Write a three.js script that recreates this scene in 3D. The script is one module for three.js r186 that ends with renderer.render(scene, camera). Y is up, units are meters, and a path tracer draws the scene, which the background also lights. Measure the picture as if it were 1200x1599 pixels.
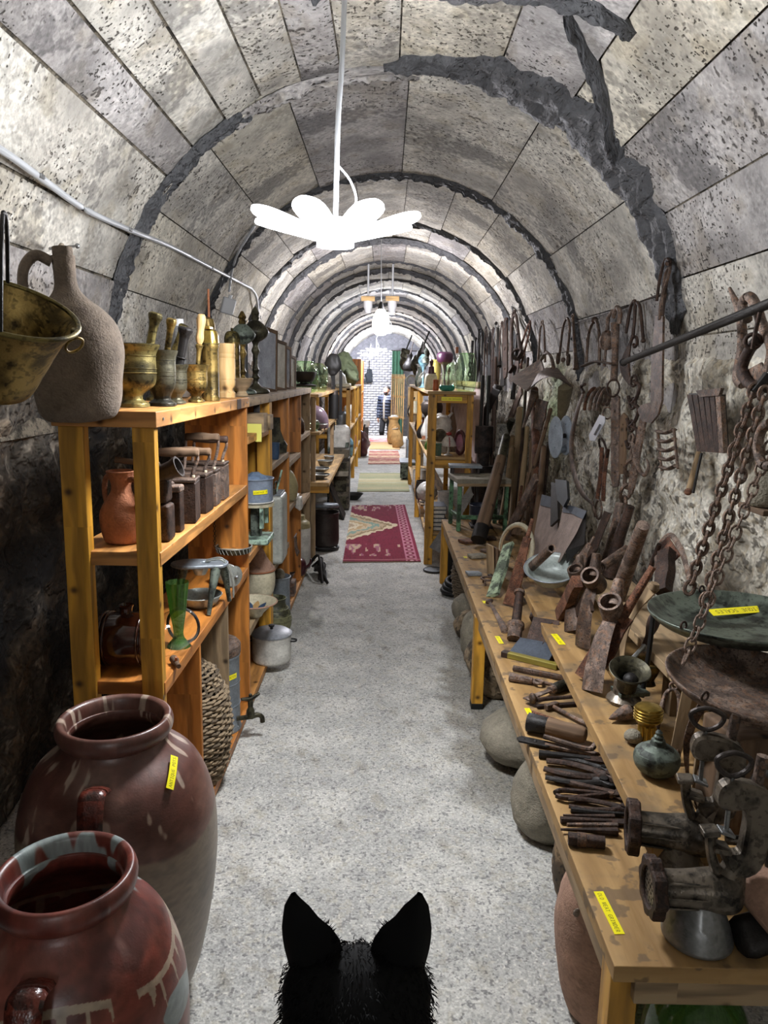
import * as THREE from 'three';
import { RoundedBoxGeometry } from 'three/addons/geometries/RoundedBoxGeometry.js';
import { mergeGeometries, mergeVertices, toCreasedNormals } from 'three/addons/utils/BufferGeometryUtils.js';
import { ImprovedNoise } from 'three/addons/math/ImprovedNoise.js';
import { MarchingCubes } from 'three/addons/objects/MarchingCubes.js';
import { RectAreaLightUniformsLib } from 'three/addons/lights/RectAreaLightUniformsLib.js';
RectAreaLightUniformsLib.init();

// ---------- camera, exposure, background ----------
const F = 1170, PITCH = 0.1797, YAW = -0.001, ROLL = 0.02, CAMY = 1.58;
const scene = new THREE.Scene();
scene.background = new THREE.Color(0x000000);
const camera = new THREE.PerspectiveCamera(2 * Math.atan(799.5 / F) * 180 / Math.PI, 1200 / 1599, 0.05, 100);
camera.position.set(0, CAMY, 0);
camera.rotation.order = 'YXZ';
camera.rotation.set(-PITCH, YAW, ROLL);
camera.updateMatrixWorld(true);
const renderer = new THREE.WebGLRenderer({ antialias: true });
renderer.toneMapping = THREE.LinearToneMapping;
renderer.toneMappingExposure = 1.3;
renderer.shadowMap.enabled = true;
const LAMP = { glow: 5, down: 4.6, side: 3.0, up: 1.2, col: 0xf9fbff, far: 0xf0f3ff };   // the flower lamps of the tunnel

// ---------- pixel -> world helpers: a pixel gives a ray, a known plane gives the distance ----------
const V = (x, y, z) => new THREE.Vector3(x, y, z);
function ray(x, y) { return V((x - 600) / F, -(y - 799.5) / F, -1).applyQuaternion(camera.quaternion); }
const D = (x, y, d) => { const v = ray(x, y); return v.multiplyScalar(d / -v.z).add(camera.position); };
const PX = (x, y, X) => { const v = ray(x, y); return v.multiplyScalar(X / v.x).add(camera.position); };
const PY = (x, y, Y) => { const v = ray(x, y); return v.multiplyScalar((Y - CAMY) / v.y).add(camera.position); };

// ---------- seeded random, noise ----------
let seed = 12345;
const rnd = () => { seed = (seed * 1664525 + 1013904223) >>> 0; return seed / 4294967296; };
const rr = (a, b) => a + (b - a) * rnd();
const IN = new ImprovedNoise();
const n3 = (x, y, z) => IN.noise(x + 31.7, y + 11.3, z + 7.9);
const fb3 = (x, y, z, o = 3) => { let s = 0, a = 1; for (let i = 0; i < o; i++) { s += a * n3(x, y, z); x *= 2.03; y *= 2.03; z *= 2.03; a *= 0.5; } return s; };
function lattice(n, s) { const a = new Float32Array(n * n); let q = s * 7919 + 13; for (let i = 0; i < n * n; i++) { q = (q * 1664525 + 1013904223) >>> 0; a[i] = q / 4294967296; } return a; }
const LM = [];
function vn(u, v, n, s) {                                   // periodic value noise, n cells over 0..1
  const row = LM[n] || (LM[n] = []), L = row[s] || (row[s] = lattice(n, n * 1000 + s));
  const x = u * n, y = v * n; let i = Math.floor(x), j = Math.floor(y); let fx = x - i, fy = y - j;
  fx = fx * fx * (3 - 2 * fx); fy = fy * fy * (3 - 2 * fy);
  i = ((i % n) + n) % n; j = ((j % n) + n) % n; const i2 = (i + 1) % n, j2 = (j + 1) % n;
  const a = L[j * n + i], b = L[j * n + i2], c = L[j2 * n + i], d = L[j2 * n + i2];
  return a + (b - a) * fx + (c - a) * fy + (a - b - c + d) * fx * fy;
}
function fb(u, v, n, s, o = 4) { let r = 0, a = 0.5, t = 0; for (let k = 0; k < o; k++) { r += a * vn(u, v, n, s + k); t += a; a *= 0.55; n *= 2; } return r / t; }
const cl = (x, a = 0, b = 1) => Math.min(b, Math.max(a, x));
const ss = (a, b, x) => { const t = cl((x - a) / (b - a)); return t * t * (3 - 2 * t); };
const mix = (a, b, t) => a + (b - a) * t;
const mix3 = (a, b, t) => [mix(a[0], b[0], t), mix(a[1], b[1], t), mix(a[2], b[2], t)];

// ---------- textures ----------
function dtex(n, fn, srgb = true, size = 1) {
  const d = new Uint8Array(n * n * 4);
  for (let y = 0; y < n; y++) for (let x = 0; x < n; x++) {
    const c = fn(x / n, y / n), k = (y * n + x) * 4;
    if (typeof c === 'number') d[k] = d[k + 1] = d[k + 2] = cl(c) * 255; else { d[k] = cl(c[0], 0, 255); d[k + 1] = cl(c[1], 0, 255); d[k + 2] = cl(c[2], 0, 255); }
    d[k + 3] = 255;
  }
  const t = new THREE.DataTexture(d, n, n, THREE.RGBAFormat);
  t.wrapS = t.wrapT = THREE.RepeatWrapping; t.magFilter = THREE.LinearFilter; t.minFilter = THREE.LinearMipmapLinearFilter; t.generateMipmaps = true;
  if (srgb) t.colorSpace = THREE.SRGBColorSpace;
  t.repeat.set(1 / size, 1 / size); t.needsUpdate = true; return t;
}
// concrete of the vault: pale, pitted, streaked along the shuttering, with grey and ochre damp marks
const pits = (u, v, s, n, t) => ss(t, t + 0.12, fb(u, v, n, s, 3));
const T = {};
const PIT = (u, v) => Math.max(0.8 * ss(0.74, 0.84, fb(u, v, 64, 50, 2)) * ss(0.5, 0.7, fb(u, v, 6, 52, 3)), ss(0.72, 0.80, fb(u, v, 128, 60, 2)) * ss(0.42, 0.6, fb(u, v, 5, 70, 3)));
T.conc = dtex(1024, (u, v) => {
  const big = fb(u, v, 4, 1, 4), fine = fb(u, v, 96, 5, 3), st = fb(u * 1, v * 1, 12, 9, 3), streak = fb(u, v * 1 + 0.02 * big, 8, 21, 2) * 0.5 + 0.5 * vn(u, v * 1, 64, 30);
  let c = mix3([176, 173, 167], [212, 210, 204], ss(0.3, 0.7, big));
  c = mix3(c, [164, 156, 138], 0.4 * ss(0.54, 0.72, st));
  c = mix3(c, [116, 115, 113], 0.42 * ss(0.5, 0.62, fb(u, v, 6, 40, 5) * 0.75 + 0.25 * fine)); c = mix3(c, [88, 87, 87], 0.4 * ss(0.55, 0.62, fb(u, v, 3, 44, 6) * 0.75 + 0.25 * fb(u, v, 48, 48, 3)));
  const p = PIT(u, v); c = mix3(c, [62, 57, 52], 0.8 * p);
  const f = 0.76 + 0.48 * fine + 0.06 * (streak - 0.5); return [c[0] * f, c[1] * f, c[2] * f];
}, true, 1.3);
T.concB = dtex(1024, (u, v) => 0.5 + 0.5 * (fb(u, v, 10, 3, 5) - 0.5) + 0.3 * (fb(u, v, 96, 5, 3) - 0.5) - 0.4 * PIT(u, v), false, 1.3);
// rubble concrete of the lower walls: dark, soot and damp on the left, pale pebbly cast on the right
T.dark = dtex(512, (u, v) => {
  const a = fb(u, v, 5, 101, 5), b = fb(u, v, 22, 111, 4), w = ss(0.56, 0.72, b) * ss(0.4, 0.62, a);
  let c = mix3([24, 23, 24], [74, 68, 60], ss(0.32, 0.66, a)); c = mix3(c, [146, 138, 126], 0.8 * w); c = mix3(c, [96, 78, 58], 0.5 * ss(0.55, 0.7, fb(u, v, 9, 131, 3)));
  const f = 0.7 + 0.6 * fb(u, v, 64, 121, 2); return [c[0] * f, c[1] * f, c[2] * f];
}, true, 1.1);
T.pale = dtex(512, (u, v) => {
  const a = fb(u, v, 6, 201, 4), b = fb(u, v, 30, 211, 3), g = ss(0.55, 0.68, fb(u, v, 40, 221, 3));
  let c = mix3([150, 144, 130], [214, 210, 198], ss(0.3, 0.62, a)); c = mix3(c, [84, 80, 73], 0.75 * ss(0.6, 0.72, b)); c = mix3(c, [160, 140, 104], 0.3 * g);
  c = mix3(c, [84, 78, 68], 0.5 * ss(0.56, 0.7, fb(u, v, 4, 241, 4)));
  const f = 0.8 + 0.4 * fb(u, v, 90, 231, 2); return [c[0] * f, c[1] * f, c[2] * f];
}, true, 0.9);
T.lump = dtex(512, (u, v) => 0.6 * fb(u, v, 14, 301, 4) + 0.5 * ss(0.4, 0.75, fb(u, v, 30, 211, 3)), false, 0.9);
// floor screed: grey aggregate with pale and dark grit
T.floor = dtex(1024, (u, v) => {
  const a = fb(u, v, 5, 401, 4), g = fb(u, v, 150, 411, 2), w = ss(0.66, 0.78, fb(u, v, 110, 421, 2)), k = ss(0.64, 0.76, fb(u, v, 90, 431, 2)), y = ss(0.6, 0.7, fb(u, v, 40, 441, 3));
  let c = mix3([168, 168, 164], [192, 191, 185], ss(0.3, 0.7, a)); c = mix3(c, [206, 204, 196], 0.7 * w); c = mix3(c, [104, 104, 104], 0.6 * k); c = mix3(c, [172, 166, 150], 0.35 * y);
  const f = 0.82 + 0.36 * g; return [c[0] * f, c[1] * f, c[2] * f];
}, true, 0.85);
T.floorB = dtex(1024, (u, v) => 0.5 * fb(u, v, 150, 411, 2) + 0.35 * fb(u, v, 60, 451, 3) + 0.3 * fb(u, v, 12, 461, 3), false, 0.85);
// pine, grain along u
T.wood = dtex(512, (u, v) => {
  const w = fb(u * 0.25, v, 6, 501, 3), g = fb(u * 0.12 + 0.06 * w, v + 0.05 * w, 48, 511, 3), l = Math.abs(((v * 7 + 1.6 * w) % 1) - 0.5) * 2;
  let f = 0.74 + 0.2 * ss(0.15, 0.7, l) + 0.26 * (g - 0.3);
  const kx = (u * 2 % 1) - 0.35, ky = (v * 3 % 1) - 0.55, kn = Math.exp(-(kx * kx * 900 + ky * ky * 300)); f *= 1 - 0.6 * kn;
  return [f * 255, f * 250 - 8 * kn, f * 243 - 20 * kn];
}, true, 0.55);
T.woodD = dtex(512, (u, v) => {
  const w = fb(u * 0.25, v, 6, 501, 3), g = fb(u * 0.12 + 0.06 * w, v + 0.05 * w, 48, 511, 3), l = Math.abs(((v * 7 + 1.6 * w) % 1) - 0.5) * 2;
  let c = mix3([138, 106, 62], [176, 142, 92], ss(0.15, 0.75, l) * 0.6 + 0.6 * (g - 0.3)); c = mix3(c, [112, 92, 66], 0.7 * ss(0.45, 0.7, fb(u, v, 5, 521, 5))); c = mix3(c, [76, 62, 48], 0.5 * ss(0.62, 0.7, fb(u, v, 14, 531, 4))); return c;
}, true, 0.6);
T.rust = dtex(512, (u, v) => {
  const a = fb(u, v, 8, 601, 5), b = fb(u, v, 40, 611, 3), s = ss(0.5, 0.66, fb(u, v, 16, 621, 4));
  let c = mix3([92, 78, 70], [138, 120, 108], ss(0.3, 0.7, a)); c = mix3(c, [134, 94, 66], 0.45 * s); c = mix3(c, [52, 44, 40], 0.6 * ss(0.58, 0.7, b));
  const f = 0.82 + 0.36 * fb(u, v, 90, 631, 2); return [c[0] * f, c[1] * f, c[2] * f];
}, true, 0.22);
T.mott = dtex(512, (u, v) => { const f = 0.72 + 0.3 * fb(u, v, 6, 701, 5) + 0.16 * (fb(u, v, 60, 711, 3) - 0.5) - 0.07 * ss(0.62, 0.74, fb(u, v, 24, 721, 4)); return [f * 255, f * 253, f * 250]; }, true, 0.35);
T.grime = dtex(512, (u, v) => { const f = 0.5 + 0.5 * ss(0.28, 0.62, fb(u, v, 7, 801, 5)) - 0.25 * ss(0.58, 0.72, fb(u, v, 30, 811, 3)); return [f * 255, f * 250, f * 240]; }, true, 0.3);
T.bump = dtex(512, (u, v) => 0.6 * fb(u, v, 12, 901, 5) + 0.4 * fb(u, v, 80, 911, 2), false, 0.25);
T.weave = dtex(256, (u, v) => { const a = Math.sin(u * Math.PI * 2 * 32), b = Math.sin(v * Math.PI * 2 * 32); return 0.5 + 0.25 * a * b + 0.2 * (fb(u, v, 32, 951, 2) - 0.5); }, false, 0.12);

// ---------- materials ----------
const M = {};
function mat(key, color, rough = 0.7, metal = 0, o = {}) {
  const { map, bump, bs, phys, ...rest } = o;
  const m = new (phys ? THREE.MeshPhysicalMaterial : THREE.MeshStandardMaterial)({ color, roughness: rough, metalness: metal, ...rest });
  if (map) m.map = T[map]; if (bump) { m.bumpMap = T[bump]; m.bumpScale = bs || 0.002; }
  return M[key] = m;
}
mat('conc', 0xf6f4f0, 0.95, 0, { map: 'conc', bump: 'concB', bs: 0.02 });
mat('conc2', 0xd6d4d8, 0.95, 0, { map: 'conc', bump: 'concB', bs: 0.018 });
mat('conc3', 0xf4f0e6, 0.95, 0, { map: 'conc', bump: 'concB', bs: 0.014 });
mat('joint', 0x7c766c, 1, 0, { map: 'grime', bump: 'bump', bs: 0.01 });
mat('mortar', 0x56585d, 0.62, 0, { map: 'mott', bump: 'concB', bs: 0.02 });
mat('darkwall', 0xffffff, 0.9, 0, { map: 'dark', bump: 'lump', bs: 0.03 });
mat('palewall', 0xffffff, 0.95, 0, { map: 'pale', bump: 'lump', bs: 0.02 });
mat('floor', 0xffffff, 0.9, 0, { map: 'floor', bump: 'floorB', bs: 0.005, vertexColors: true });
mat('pine', 0xc89050, 0.55, 0, { map: 'wood', bump: 'wood', bs: 0.0015 });
mat('pineO', 0xbf7c36, 0.5, 0, { map: 'wood', bump: 'wood', bs: 0.0015 });
mat('pineY', 0xcf9a34, 0.5, 0, { map: 'wood', bump: 'wood', bs: 0.0015 });
mat('benchw', 0xffffff, 0.75, 0, { map: 'woodD', bump: 'wood', bs: 0.002 });
mat('pineP', 0xb89a6a, 0.7, 0, { map: 'wood', bump: 'wood', bs: 0.002 });
mat('pineG', 0xa08a6c, 0.8, 0, { map: 'wood', bump: 'wood', bs: 0.002 });
mat('oldwood', 0x6e5844, 0.85, 0, { map: 'wood', bump: 'wood', bs: 0.003 });
mat('darkwood', 0x3e2a20, 0.6, 0, { map: 'wood', bump: 'wood', bs: 0.002 });
mat('turned', 0xd4b27c, 0.6, 0, { map: 'wood', bump: 'wood', bs: 0.001 });
mat('rust', 0xffffff, 0.72, 0.35, { map: 'rust', bump: 'bump', bs: 0.002 });
mat('rustR', 0xdcb096, 0.85, 0.15, { map: 'rust', bump: 'bump', bs: 0.003 });
mat('rustG', 0xd8d4d0, 0.6, 0.5, { map: 'rust', bump: 'bump', bs: 0.0015 });
mat('rustD', 0x8e807a, 0.65, 0.4, { map: 'rust', bump: 'bump', bs: 0.002 });
mat('iron', 0x4a4340, 0.5, 0.6, { map: 'mott', bump: 'bump', bs: 0.0015 });
mat('ironD', 0x2b2827, 0.55, 0.4, { map: 'mott', bump: 'bump', bs: 0.0015 });
mat('black', 0x131314, 0.6, 0.1, { map: 'mott' });
mat('steel', 0x9ea1a3, 0.36, 0.65, { map: 'mott' });
mat('cast', 0x736c64, 0.38, 0.5, { map: 'grime', bump: 'bump', bs: 0.0012 });
mat('alu', 0xbcc2be, 0.36, 0.55, { map: 'mott', bump: 'bump', bs: 0.0006 });
mat('zinc', 0x96a0aa, 0.45, 0.35, { map: 'mott', bump: 'bump', bs: 0.0006 });
mat('brass', 0x9c8650, 0.44, 0.75, { map: 'grime', bump: 'bump', bs: 0.0008 });
mat('brassL', 0xc8aa55, 0.3, 0.9, { map: 'mott' });
mat('brassD', 0x7e7448, 0.48, 0.7, { map: 'grime', bump: 'bump', bs: 0.0008 });
mat('verdi', 0x6a7670, 0.6, 0.4, { map: 'grime', bump: 'bump', bs: 0.001 });
mat('bronze', 0x4e4c3e, 0.5, 0.6, { map: 'grime', bump: 'bump', bs: 0.001 });
mat('clay', 0xa96c4a, 0.85, 0, { map: 'mott', bump: 'bump', bs: 0.002 });
mat('clayG', 0x85776a, 0.95, 0, { map: 'mott', bump: 'bump', bs: 0.003 });
mat('clayP', 0xb8937e, 0.9, 0, { map: 'mott', bump: 'bump', bs: 0.002 });
mat('glazeB', 0x3a1a10, 0.14, 0, { map: 'mott', phys: true, clearcoat: 0.8, clearcoatRoughness: 0.1 });
mat('glazeR', 0x6a3026, 0.28, 0, { map: 'grime', phys: true, clearcoat: 0.35, clearcoatRoughness: 0.25, bump: 'bump', bs: 0.002 });
mat('cream', 0xd6cfb4, 0.5, 0, { map: 'mott' });
mat('white', 0xe2e2dc, 0.45, 0, { map: 'mott' });
mat('whiteC', 0xd6d6d2, 0.25, 0, { map: 'mott' });
mat('enamelB', 0x3c5574, 0.35, 0, { map: 'mott' });
mat('paintG', 0x5f8b6a, 0.55, 0, { map: 'grime' });
mat('paintB', 0x6f9cb4, 0.5, 0, { map: 'grime' });
mat('paintT', 0x9fc0b4, 0.5, 0, { map: 'grime' });
mat('red', 0x9a2c26, 0.5, 0, { map: 'mott' });
mat('purple', 0x46183f, 0.4, 0, { map: 'mott' });
mat('orange', 0xb8602a, 0.5, 0, { map: 'mott' });
mat('stone', 0x9a9484, 0.9, 0, { map: 'mott', bump: 'bump', bs: 0.006 });
mat('stoneB', 0x8c7c66, 0.9, 0, { map: 'grime', bump: 'lump', bs: 0.012 });
mat('wicker', 0xa08d72, 0.85, 0, { map: 'mott' });
mat('wickerD', 0x6e604e, 0.85, 0, { map: 'mott' });
mat('rope', 0x9a9080, 0.9, 0, {});
mat('tapeY', 0xf0e010, 0.45, 0, {});
mat('plastic', 0xd8dade, 0.4, 0, {});
mat('cable', 0xb9bcc0, 0.45, 0.2, {});
mat('paper', 0xd8d46a, 0.8, 0, {});
mat('cloth', 0x4a5236, 0.95, 0, { map: 'mott', bump: 'weave', bs: 0.0015 });
mat('clothG', 0x3c6650, 0.95, 0, { map: 'mott', bump: 'weave', bs: 0.0015 });
mat('sack', 0xc09a62, 0.95, 0, { map: 'mott', bump: 'weave', bs: 0.002 });
mat('glass', 0xffffff, 0.04, 0, { phys: true, transmission: 1, thickness: 0, ior: 1.45 });
mat('glassG', 0xe2f5de, 0.05, 0, { phys: true, transmission: 1, thickness: 0, ior: 1.45 });
mat('glassGD', 0x86b866, 0.08, 0, { phys: true, transmission: 0.85, thickness: 0, ior: 1.5 });
mat('glassT', 0x58b4a6, 0.1, 0, { phys: true, transmission: 0.7, thickness: 0, ior: 1.5 });
mat('glassV', 0xb8a2b4, 0.06, 0, { phys: true, transmission: 0.6, thickness: 0, ior: 1.5 });
mat('picture', 0xb4bccb, 0.12, 0, { map: 'mott' });  // pale blue-grey colour stands in for the reflection on the frame glass
mat('glow', 0xffffff, 0.5, 0, { emissive: LAMP.col, emissiveIntensity: LAMP.glow });
mat('glowB', 0xffffff, 0.5, 0, { emissive: 0xfff4e6, emissiveIntensity: 6 });

// ---------- geometry ----------
const clean = g => { const h = g.index ? g.toNonIndexed() : g; for (const k of Object.keys(h.attributes)) if (!['position', 'normal', 'uv'].includes(k)) h.deleteAttribute(k); if (!h.attributes.normal) h.computeVertexNormals(); return h; };
function uvm(g, axis) {                                     // uv in metres by the dominant normal; u runs along `axis` (grain) when given
  const p = g.attributes.position, n = g.attributes.normal, uv = new Float32Array(p.count * 2), ox = rnd() * 3, oy = rnd() * 3;
  for (let t = 0; t < p.count; t += 3) {
    let nx = 0, ny = 0, nz = 0; for (let k = 0; k < 3; k++) { nx += Math.abs(n.getX(t + k)); ny += Math.abs(n.getY(t + k)); nz += Math.abs(n.getZ(t + k)); }
    const m = nx > ny && nx > nz ? 0 : ny > nz ? 1 : 2;
    for (let k = 0; k < 3 && t + k < p.count; k++) {
      const c = [p.getX(t + k), p.getY(t + k), p.getZ(t + k)]; let a = m === 0 ? 2 : 0, b = m === 1 ? 2 : 1;
      if (axis === b) { const q = a; a = b; b = q; } else if (axis === m) { /* end grain */ }
      uv[(t + k) * 2] = c[a] + ox; uv[(t + k) * 2 + 1] = c[b] + oy;
    }
  }
  g.setAttribute('uv', new THREE.BufferAttribute(uv, 2)); return g;
}
function longAxis(g) { g.computeBoundingBox(); const s = g.boundingBox.getSize(V(0, 0, 0)); return s.x >= s.y && s.x >= s.z ? 0 : s.y >= s.z ? 1 : 2; }
const mg = l => mergeGeometries(l.map(g => { const h = clean(g.clone()); h.deleteAttribute('uv'); return h; }));
const _m = new THREE.Matrix4(), _q = new THREE.Quaternion(), _e = new THREE.Euler();
function X(g, p = [0, 0, 0], r = [0, 0, 0], s = 1) { _q.setFromEuler(_e.set(r[0], r[1], r[2])); const sc = typeof s === 'number' ? V(s, s, s) : V(...s); return g.applyMatrix4(_m.compose(V(...p), _q, sc)); }
const bx = (w, h, d, p = [0, 0, 0], r = [0, 0, 0], b) => { const m = Math.min(w, h, d); return X(new RoundedBoxGeometry(w, h, d, 1, Math.min(b ?? 0.003, m * 0.3)), p, r); };
const pb = (w, h, d, p = [0, 0, 0], r = [0, 0, 0]) => X(new THREE.BoxGeometry(w, h, d), p, r);
const cy = (r1, r2, h, p = [0, 0, 0], r = [0, 0, 0], n = 16) => X(new THREE.CylinderGeometry(r1, r2, h, n), p, r);
const sp = (r, p = [0, 0, 0], s = [1, 1, 1], n = 14) => X(new THREE.SphereGeometry(r, n, Math.round(n * 0.7)), p, [0, 0, 0], s);
const to = (R, r, p = [0, 0, 0], rot = [0, 0, 0], n = 20, arc = Math.PI * 2) => X(new THREE.TorusGeometry(R, r, 7, n, arc), p, rot);
const lathe = (pts, n = 28, creased = true) => { const g = new THREE.LatheGeometry(pts.map(p => new THREE.Vector2(Math.max(p[0], 0.0001), p[1])), n); return creased ? clean(toCreasedNormals(g, 0.7)) : g; };
function spl(pts, n = 24) { const c = new THREE.CatmullRomCurve3(pts.map(p => V(p[0], p[1], 0)), false, 'centripetal'); return c.getPoints(n).map(p => [p.x, p.y]); }
function vessel(pts, t = 0.004, n = 32, smooth = 26) {      // an open vessel: outer profile from the foot up, wall of thickness t, inner floor
  const o = smooth ? spl(pts, smooth) : pts, out = [[0.0005, o[0][1]], ...o]; const inn = [];
  for (let i = o.length - 1; i >= 0; i--) { const a = o[Math.max(0, i - 1)], b = o[Math.min(o.length - 1, i + 1)]; let dx = b[0] - a[0], dy = b[1] - a[1]; const l = Math.hypot(dx, dy) || 1; const r = o[i][0] - t * dy / l, y = o[i][1] + t * dx / l; if (r > 0.001 && y > o[0][1] + t * 0.8) inn.push([r, y]); }
  inn.push([0.0005, inn.length ? inn[inn.length - 1][1] : o[0][1] + t]);
  return lathe([...out, [o[o.length - 1][0] - t * 0.5, o[o.length - 1][1] + t * 0.35], ...inn], n);
}
function sweep(pts, rad, o = {}) {                          // tube with changing radius; o.flat squashes along the given normal
  const { n = 8, seg = Math.max(6, pts.length * 5), closed = false, flat = 1, up = [0, 0, 1], caps = true, lin = false } = o;
  const vs = pts.map(p => p.isVector3 ? p : V(...p));
  let C; if (lin) { C = { getPointAt: t => { const k = t * (vs.length - 1), i = Math.min(vs.length - 2, Math.floor(k)); return vs[i].clone().lerp(vs[i + 1], k - i); } }; } else { C = new THREE.CatmullRomCurve3(vs, closed, 'centripetal'); C.getPointAt = C.getPoint; }
  const U = V(...up), pos = [], idx = [], R = t => { if (typeof rad === 'number') return rad; const k = t * (rad.length - 1), i = Math.min(rad.length - 2, Math.floor(k)); return mix(rad[i], rad[i + 1], k - i); };
  for (let i = 0; i <= seg; i++) {
    const t = i / seg, c = C.getPointAt(t), e = 0.5 / seg, a = C.getPointAt(closed ? (t - e + 1) % 1 : Math.max(0, t - e)), b = C.getPointAt(closed ? (t + e) % 1 : Math.min(1, t + e));
    const tg = b.sub(a).normalize(); let bn = V(0, 0, 0).crossVectors(U, tg); if (bn.lengthSq() < 1e-6) bn = V(0, 0, 0).crossVectors(V(0.3, 1, 0.2), tg); bn.normalize(); const nn = V(0, 0, 0).crossVectors(tg, bn).normalize(), r = R(t);
    for (let j = 0; j < n; j++) { const A = j / n * Math.PI * 2, x = Math.cos(A) * r, y = Math.sin(A) * r * flat; pos.push(c.x + bn.x * x + nn.x * y, c.y + bn.y * x + nn.y * y, c.z + bn.z * x + nn.z * y); }
  }
  for (let i = 0; i < seg; i++) for (let j = 0; j < n; j++) { const a = i * n + j, b = i * n + (j + 1) % n, c = a + n, d = b + n; idx.push(a, b, c, b, d, c); }
  if (caps && !closed) { for (const e of [0, seg]) { const k = pos.length / 3; let x = 0, y = 0, z = 0; for (let j = 0; j < n; j++) { x += pos[(e * n + j) * 3]; y += pos[(e * n + j) * 3 + 1]; z += pos[(e * n + j) * 3 + 2]; } pos.push(x / n, y / n, z / n); for (let j = 0; j < n; j++) e ? idx.push(k, e * n + j, e * n + (j + 1) % n) : idx.push(k, (j + 1) % n, j); } }
  const g = new THREE.BufferGeometry(); g.setAttribute('position', new THREE.Float32BufferAttribute(pos, 3)); g.setIndex(idx);
  return clean(toCreasedNormals(g, 0.9));
}
const bar = (a, b, r1, r2 = r1, n = 8, flat = 1, up) => sweep([a, b], [r1, r2], { n, seg: 1, flat, lin: true, ...(up ? { up } : {}) });
function ext(pts, depth, bev = 0.0015, holes = []) {        // flat shape in xy, centred in z
  const s = new THREE.Shape(pts.map(p => new THREE.Vector2(p[0], p[1]))); for (const h of holes) s.holes.push(new THREE.Path(h.map(p => new THREE.Vector2(p[0], p[1]))));
  const g = new THREE.ExtrudeGeometry(s, { depth: Math.max(depth - 2 * bev, 0.0004), bevelEnabled: bev > 0, bevelThickness: bev, bevelSize: bev, bevelSegments: 1, curveSegments: 6 });
  g.translate(0, 0, -Math.max(depth - 2 * bev, 0.0004) / 2); return g;
}
const circ = (cx, cy_, r, n = 14) => Array.from({ length: n }, (_, i) => [cx + r * Math.cos(i / n * 6.2832), cy_ + r * Math.sin(i / n * 6.2832)]);
const smooth2 = (pts, n = 40) => { const c = new THREE.CatmullRomCurve3(pts.map(p => V(p[0], p[1], 0)), true, 'centripetal'); return c.getPoints(n).slice(0, n).map(p => [p.x, p.y]); };
function rough(g, amp, freq, oct = 3) {
  let h = g.clone(); h.deleteAttribute('uv'); h.deleteAttribute('normal'); h = mergeVertices(h, 1e-5); h.computeVertexNormals();
  const p = h.attributes.position, n = h.attributes.normal, o = rnd() * 50;
  for (let i = 0; i < p.count; i++) { const d = amp * fb3(p.getX(i) * freq + o, p.getY(i) * freq, p.getZ(i) * freq, oct); p.setXYZ(i, p.getX(i) + n.getX(i) * d, p.getY(i) + n.getY(i) * d, p.getZ(i) + n.getZ(i) * d); }
  h.computeVertexNormals(); return clean(h);
}

// ---------- scene objects ----------
const used = {};
function numbered(n) { if (!(n in used)) { used[n] = 0; return n; } used[n]++; return n + '_' + String(used[n]).padStart(3, '0'); }
function place(o, p, r) { if (p) p.isVector3 ? o.position.copy(p) : o.position.set(...p); if (r !== undefined) typeof r === 'number' ? o.rotation.y = r : o.rotation.set(...r); return o; }
function thing(name, label, category, p, r, group) { const o = new THREE.Group(); o.name = numbered(name); o.userData = { label, category }; if (group) o.userData.group = group; scene.add(o); return place(o, p, r); }
function part(parent, name, g, m, p, r, label) {
  const h = uvm(clean(Array.isArray(g) ? mg(g) : g), ['wood', 'woodD'].includes(m.map && Object.keys(T).find(k => T[k] === m.map)) ? longAxis(Array.isArray(g) ? mg(g) : g) : undefined);
  const o = new THREE.Mesh(h, m); o.name = name; o.castShadow = o.receiveShadow = true; if (label) o.userData.label = label; parent.add(o); return place(o, p, r);
}
function one(name, label, category, g, m, p, r, group) { const o = part(scene, numbered(name), g, m, p, r); o.userData = { label, category }; if (group) o.userData.group = group; return o; }
function copy(o, p, r, label) { const c = o.clone(); c.name = numbered(o.name.replace(/_\d\d\d$/, '')); c.userData = { ...o.userData }; if (label) c.userData.label = label; scene.add(c); return place(c, p, r); }
function struct(name, g, m) { const o = part(scene, name, g, m); o.userData = { kind: 'structure' }; return o; }
function group(name) { const o = new THREE.Group(); o.name = name; o.userData = { kind: 'structure' }; scene.add(o); return o; }
// a frame for flat things: origin A, +x towards B, +z along the outward normal nrm
function along(o, A, B, nrm) {
  const x = B.clone().sub(A).normalize(), z = nrm.clone().addScaledVector(x, -nrm.dot(x)).normalize(), y = V(0, 0, 0).crossVectors(z, x);
  o.position.copy(A); o.quaternion.setFromRotationMatrix(new THREE.Matrix4().makeBasis(x, y, z)); return A.distanceTo(B);
}
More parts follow.
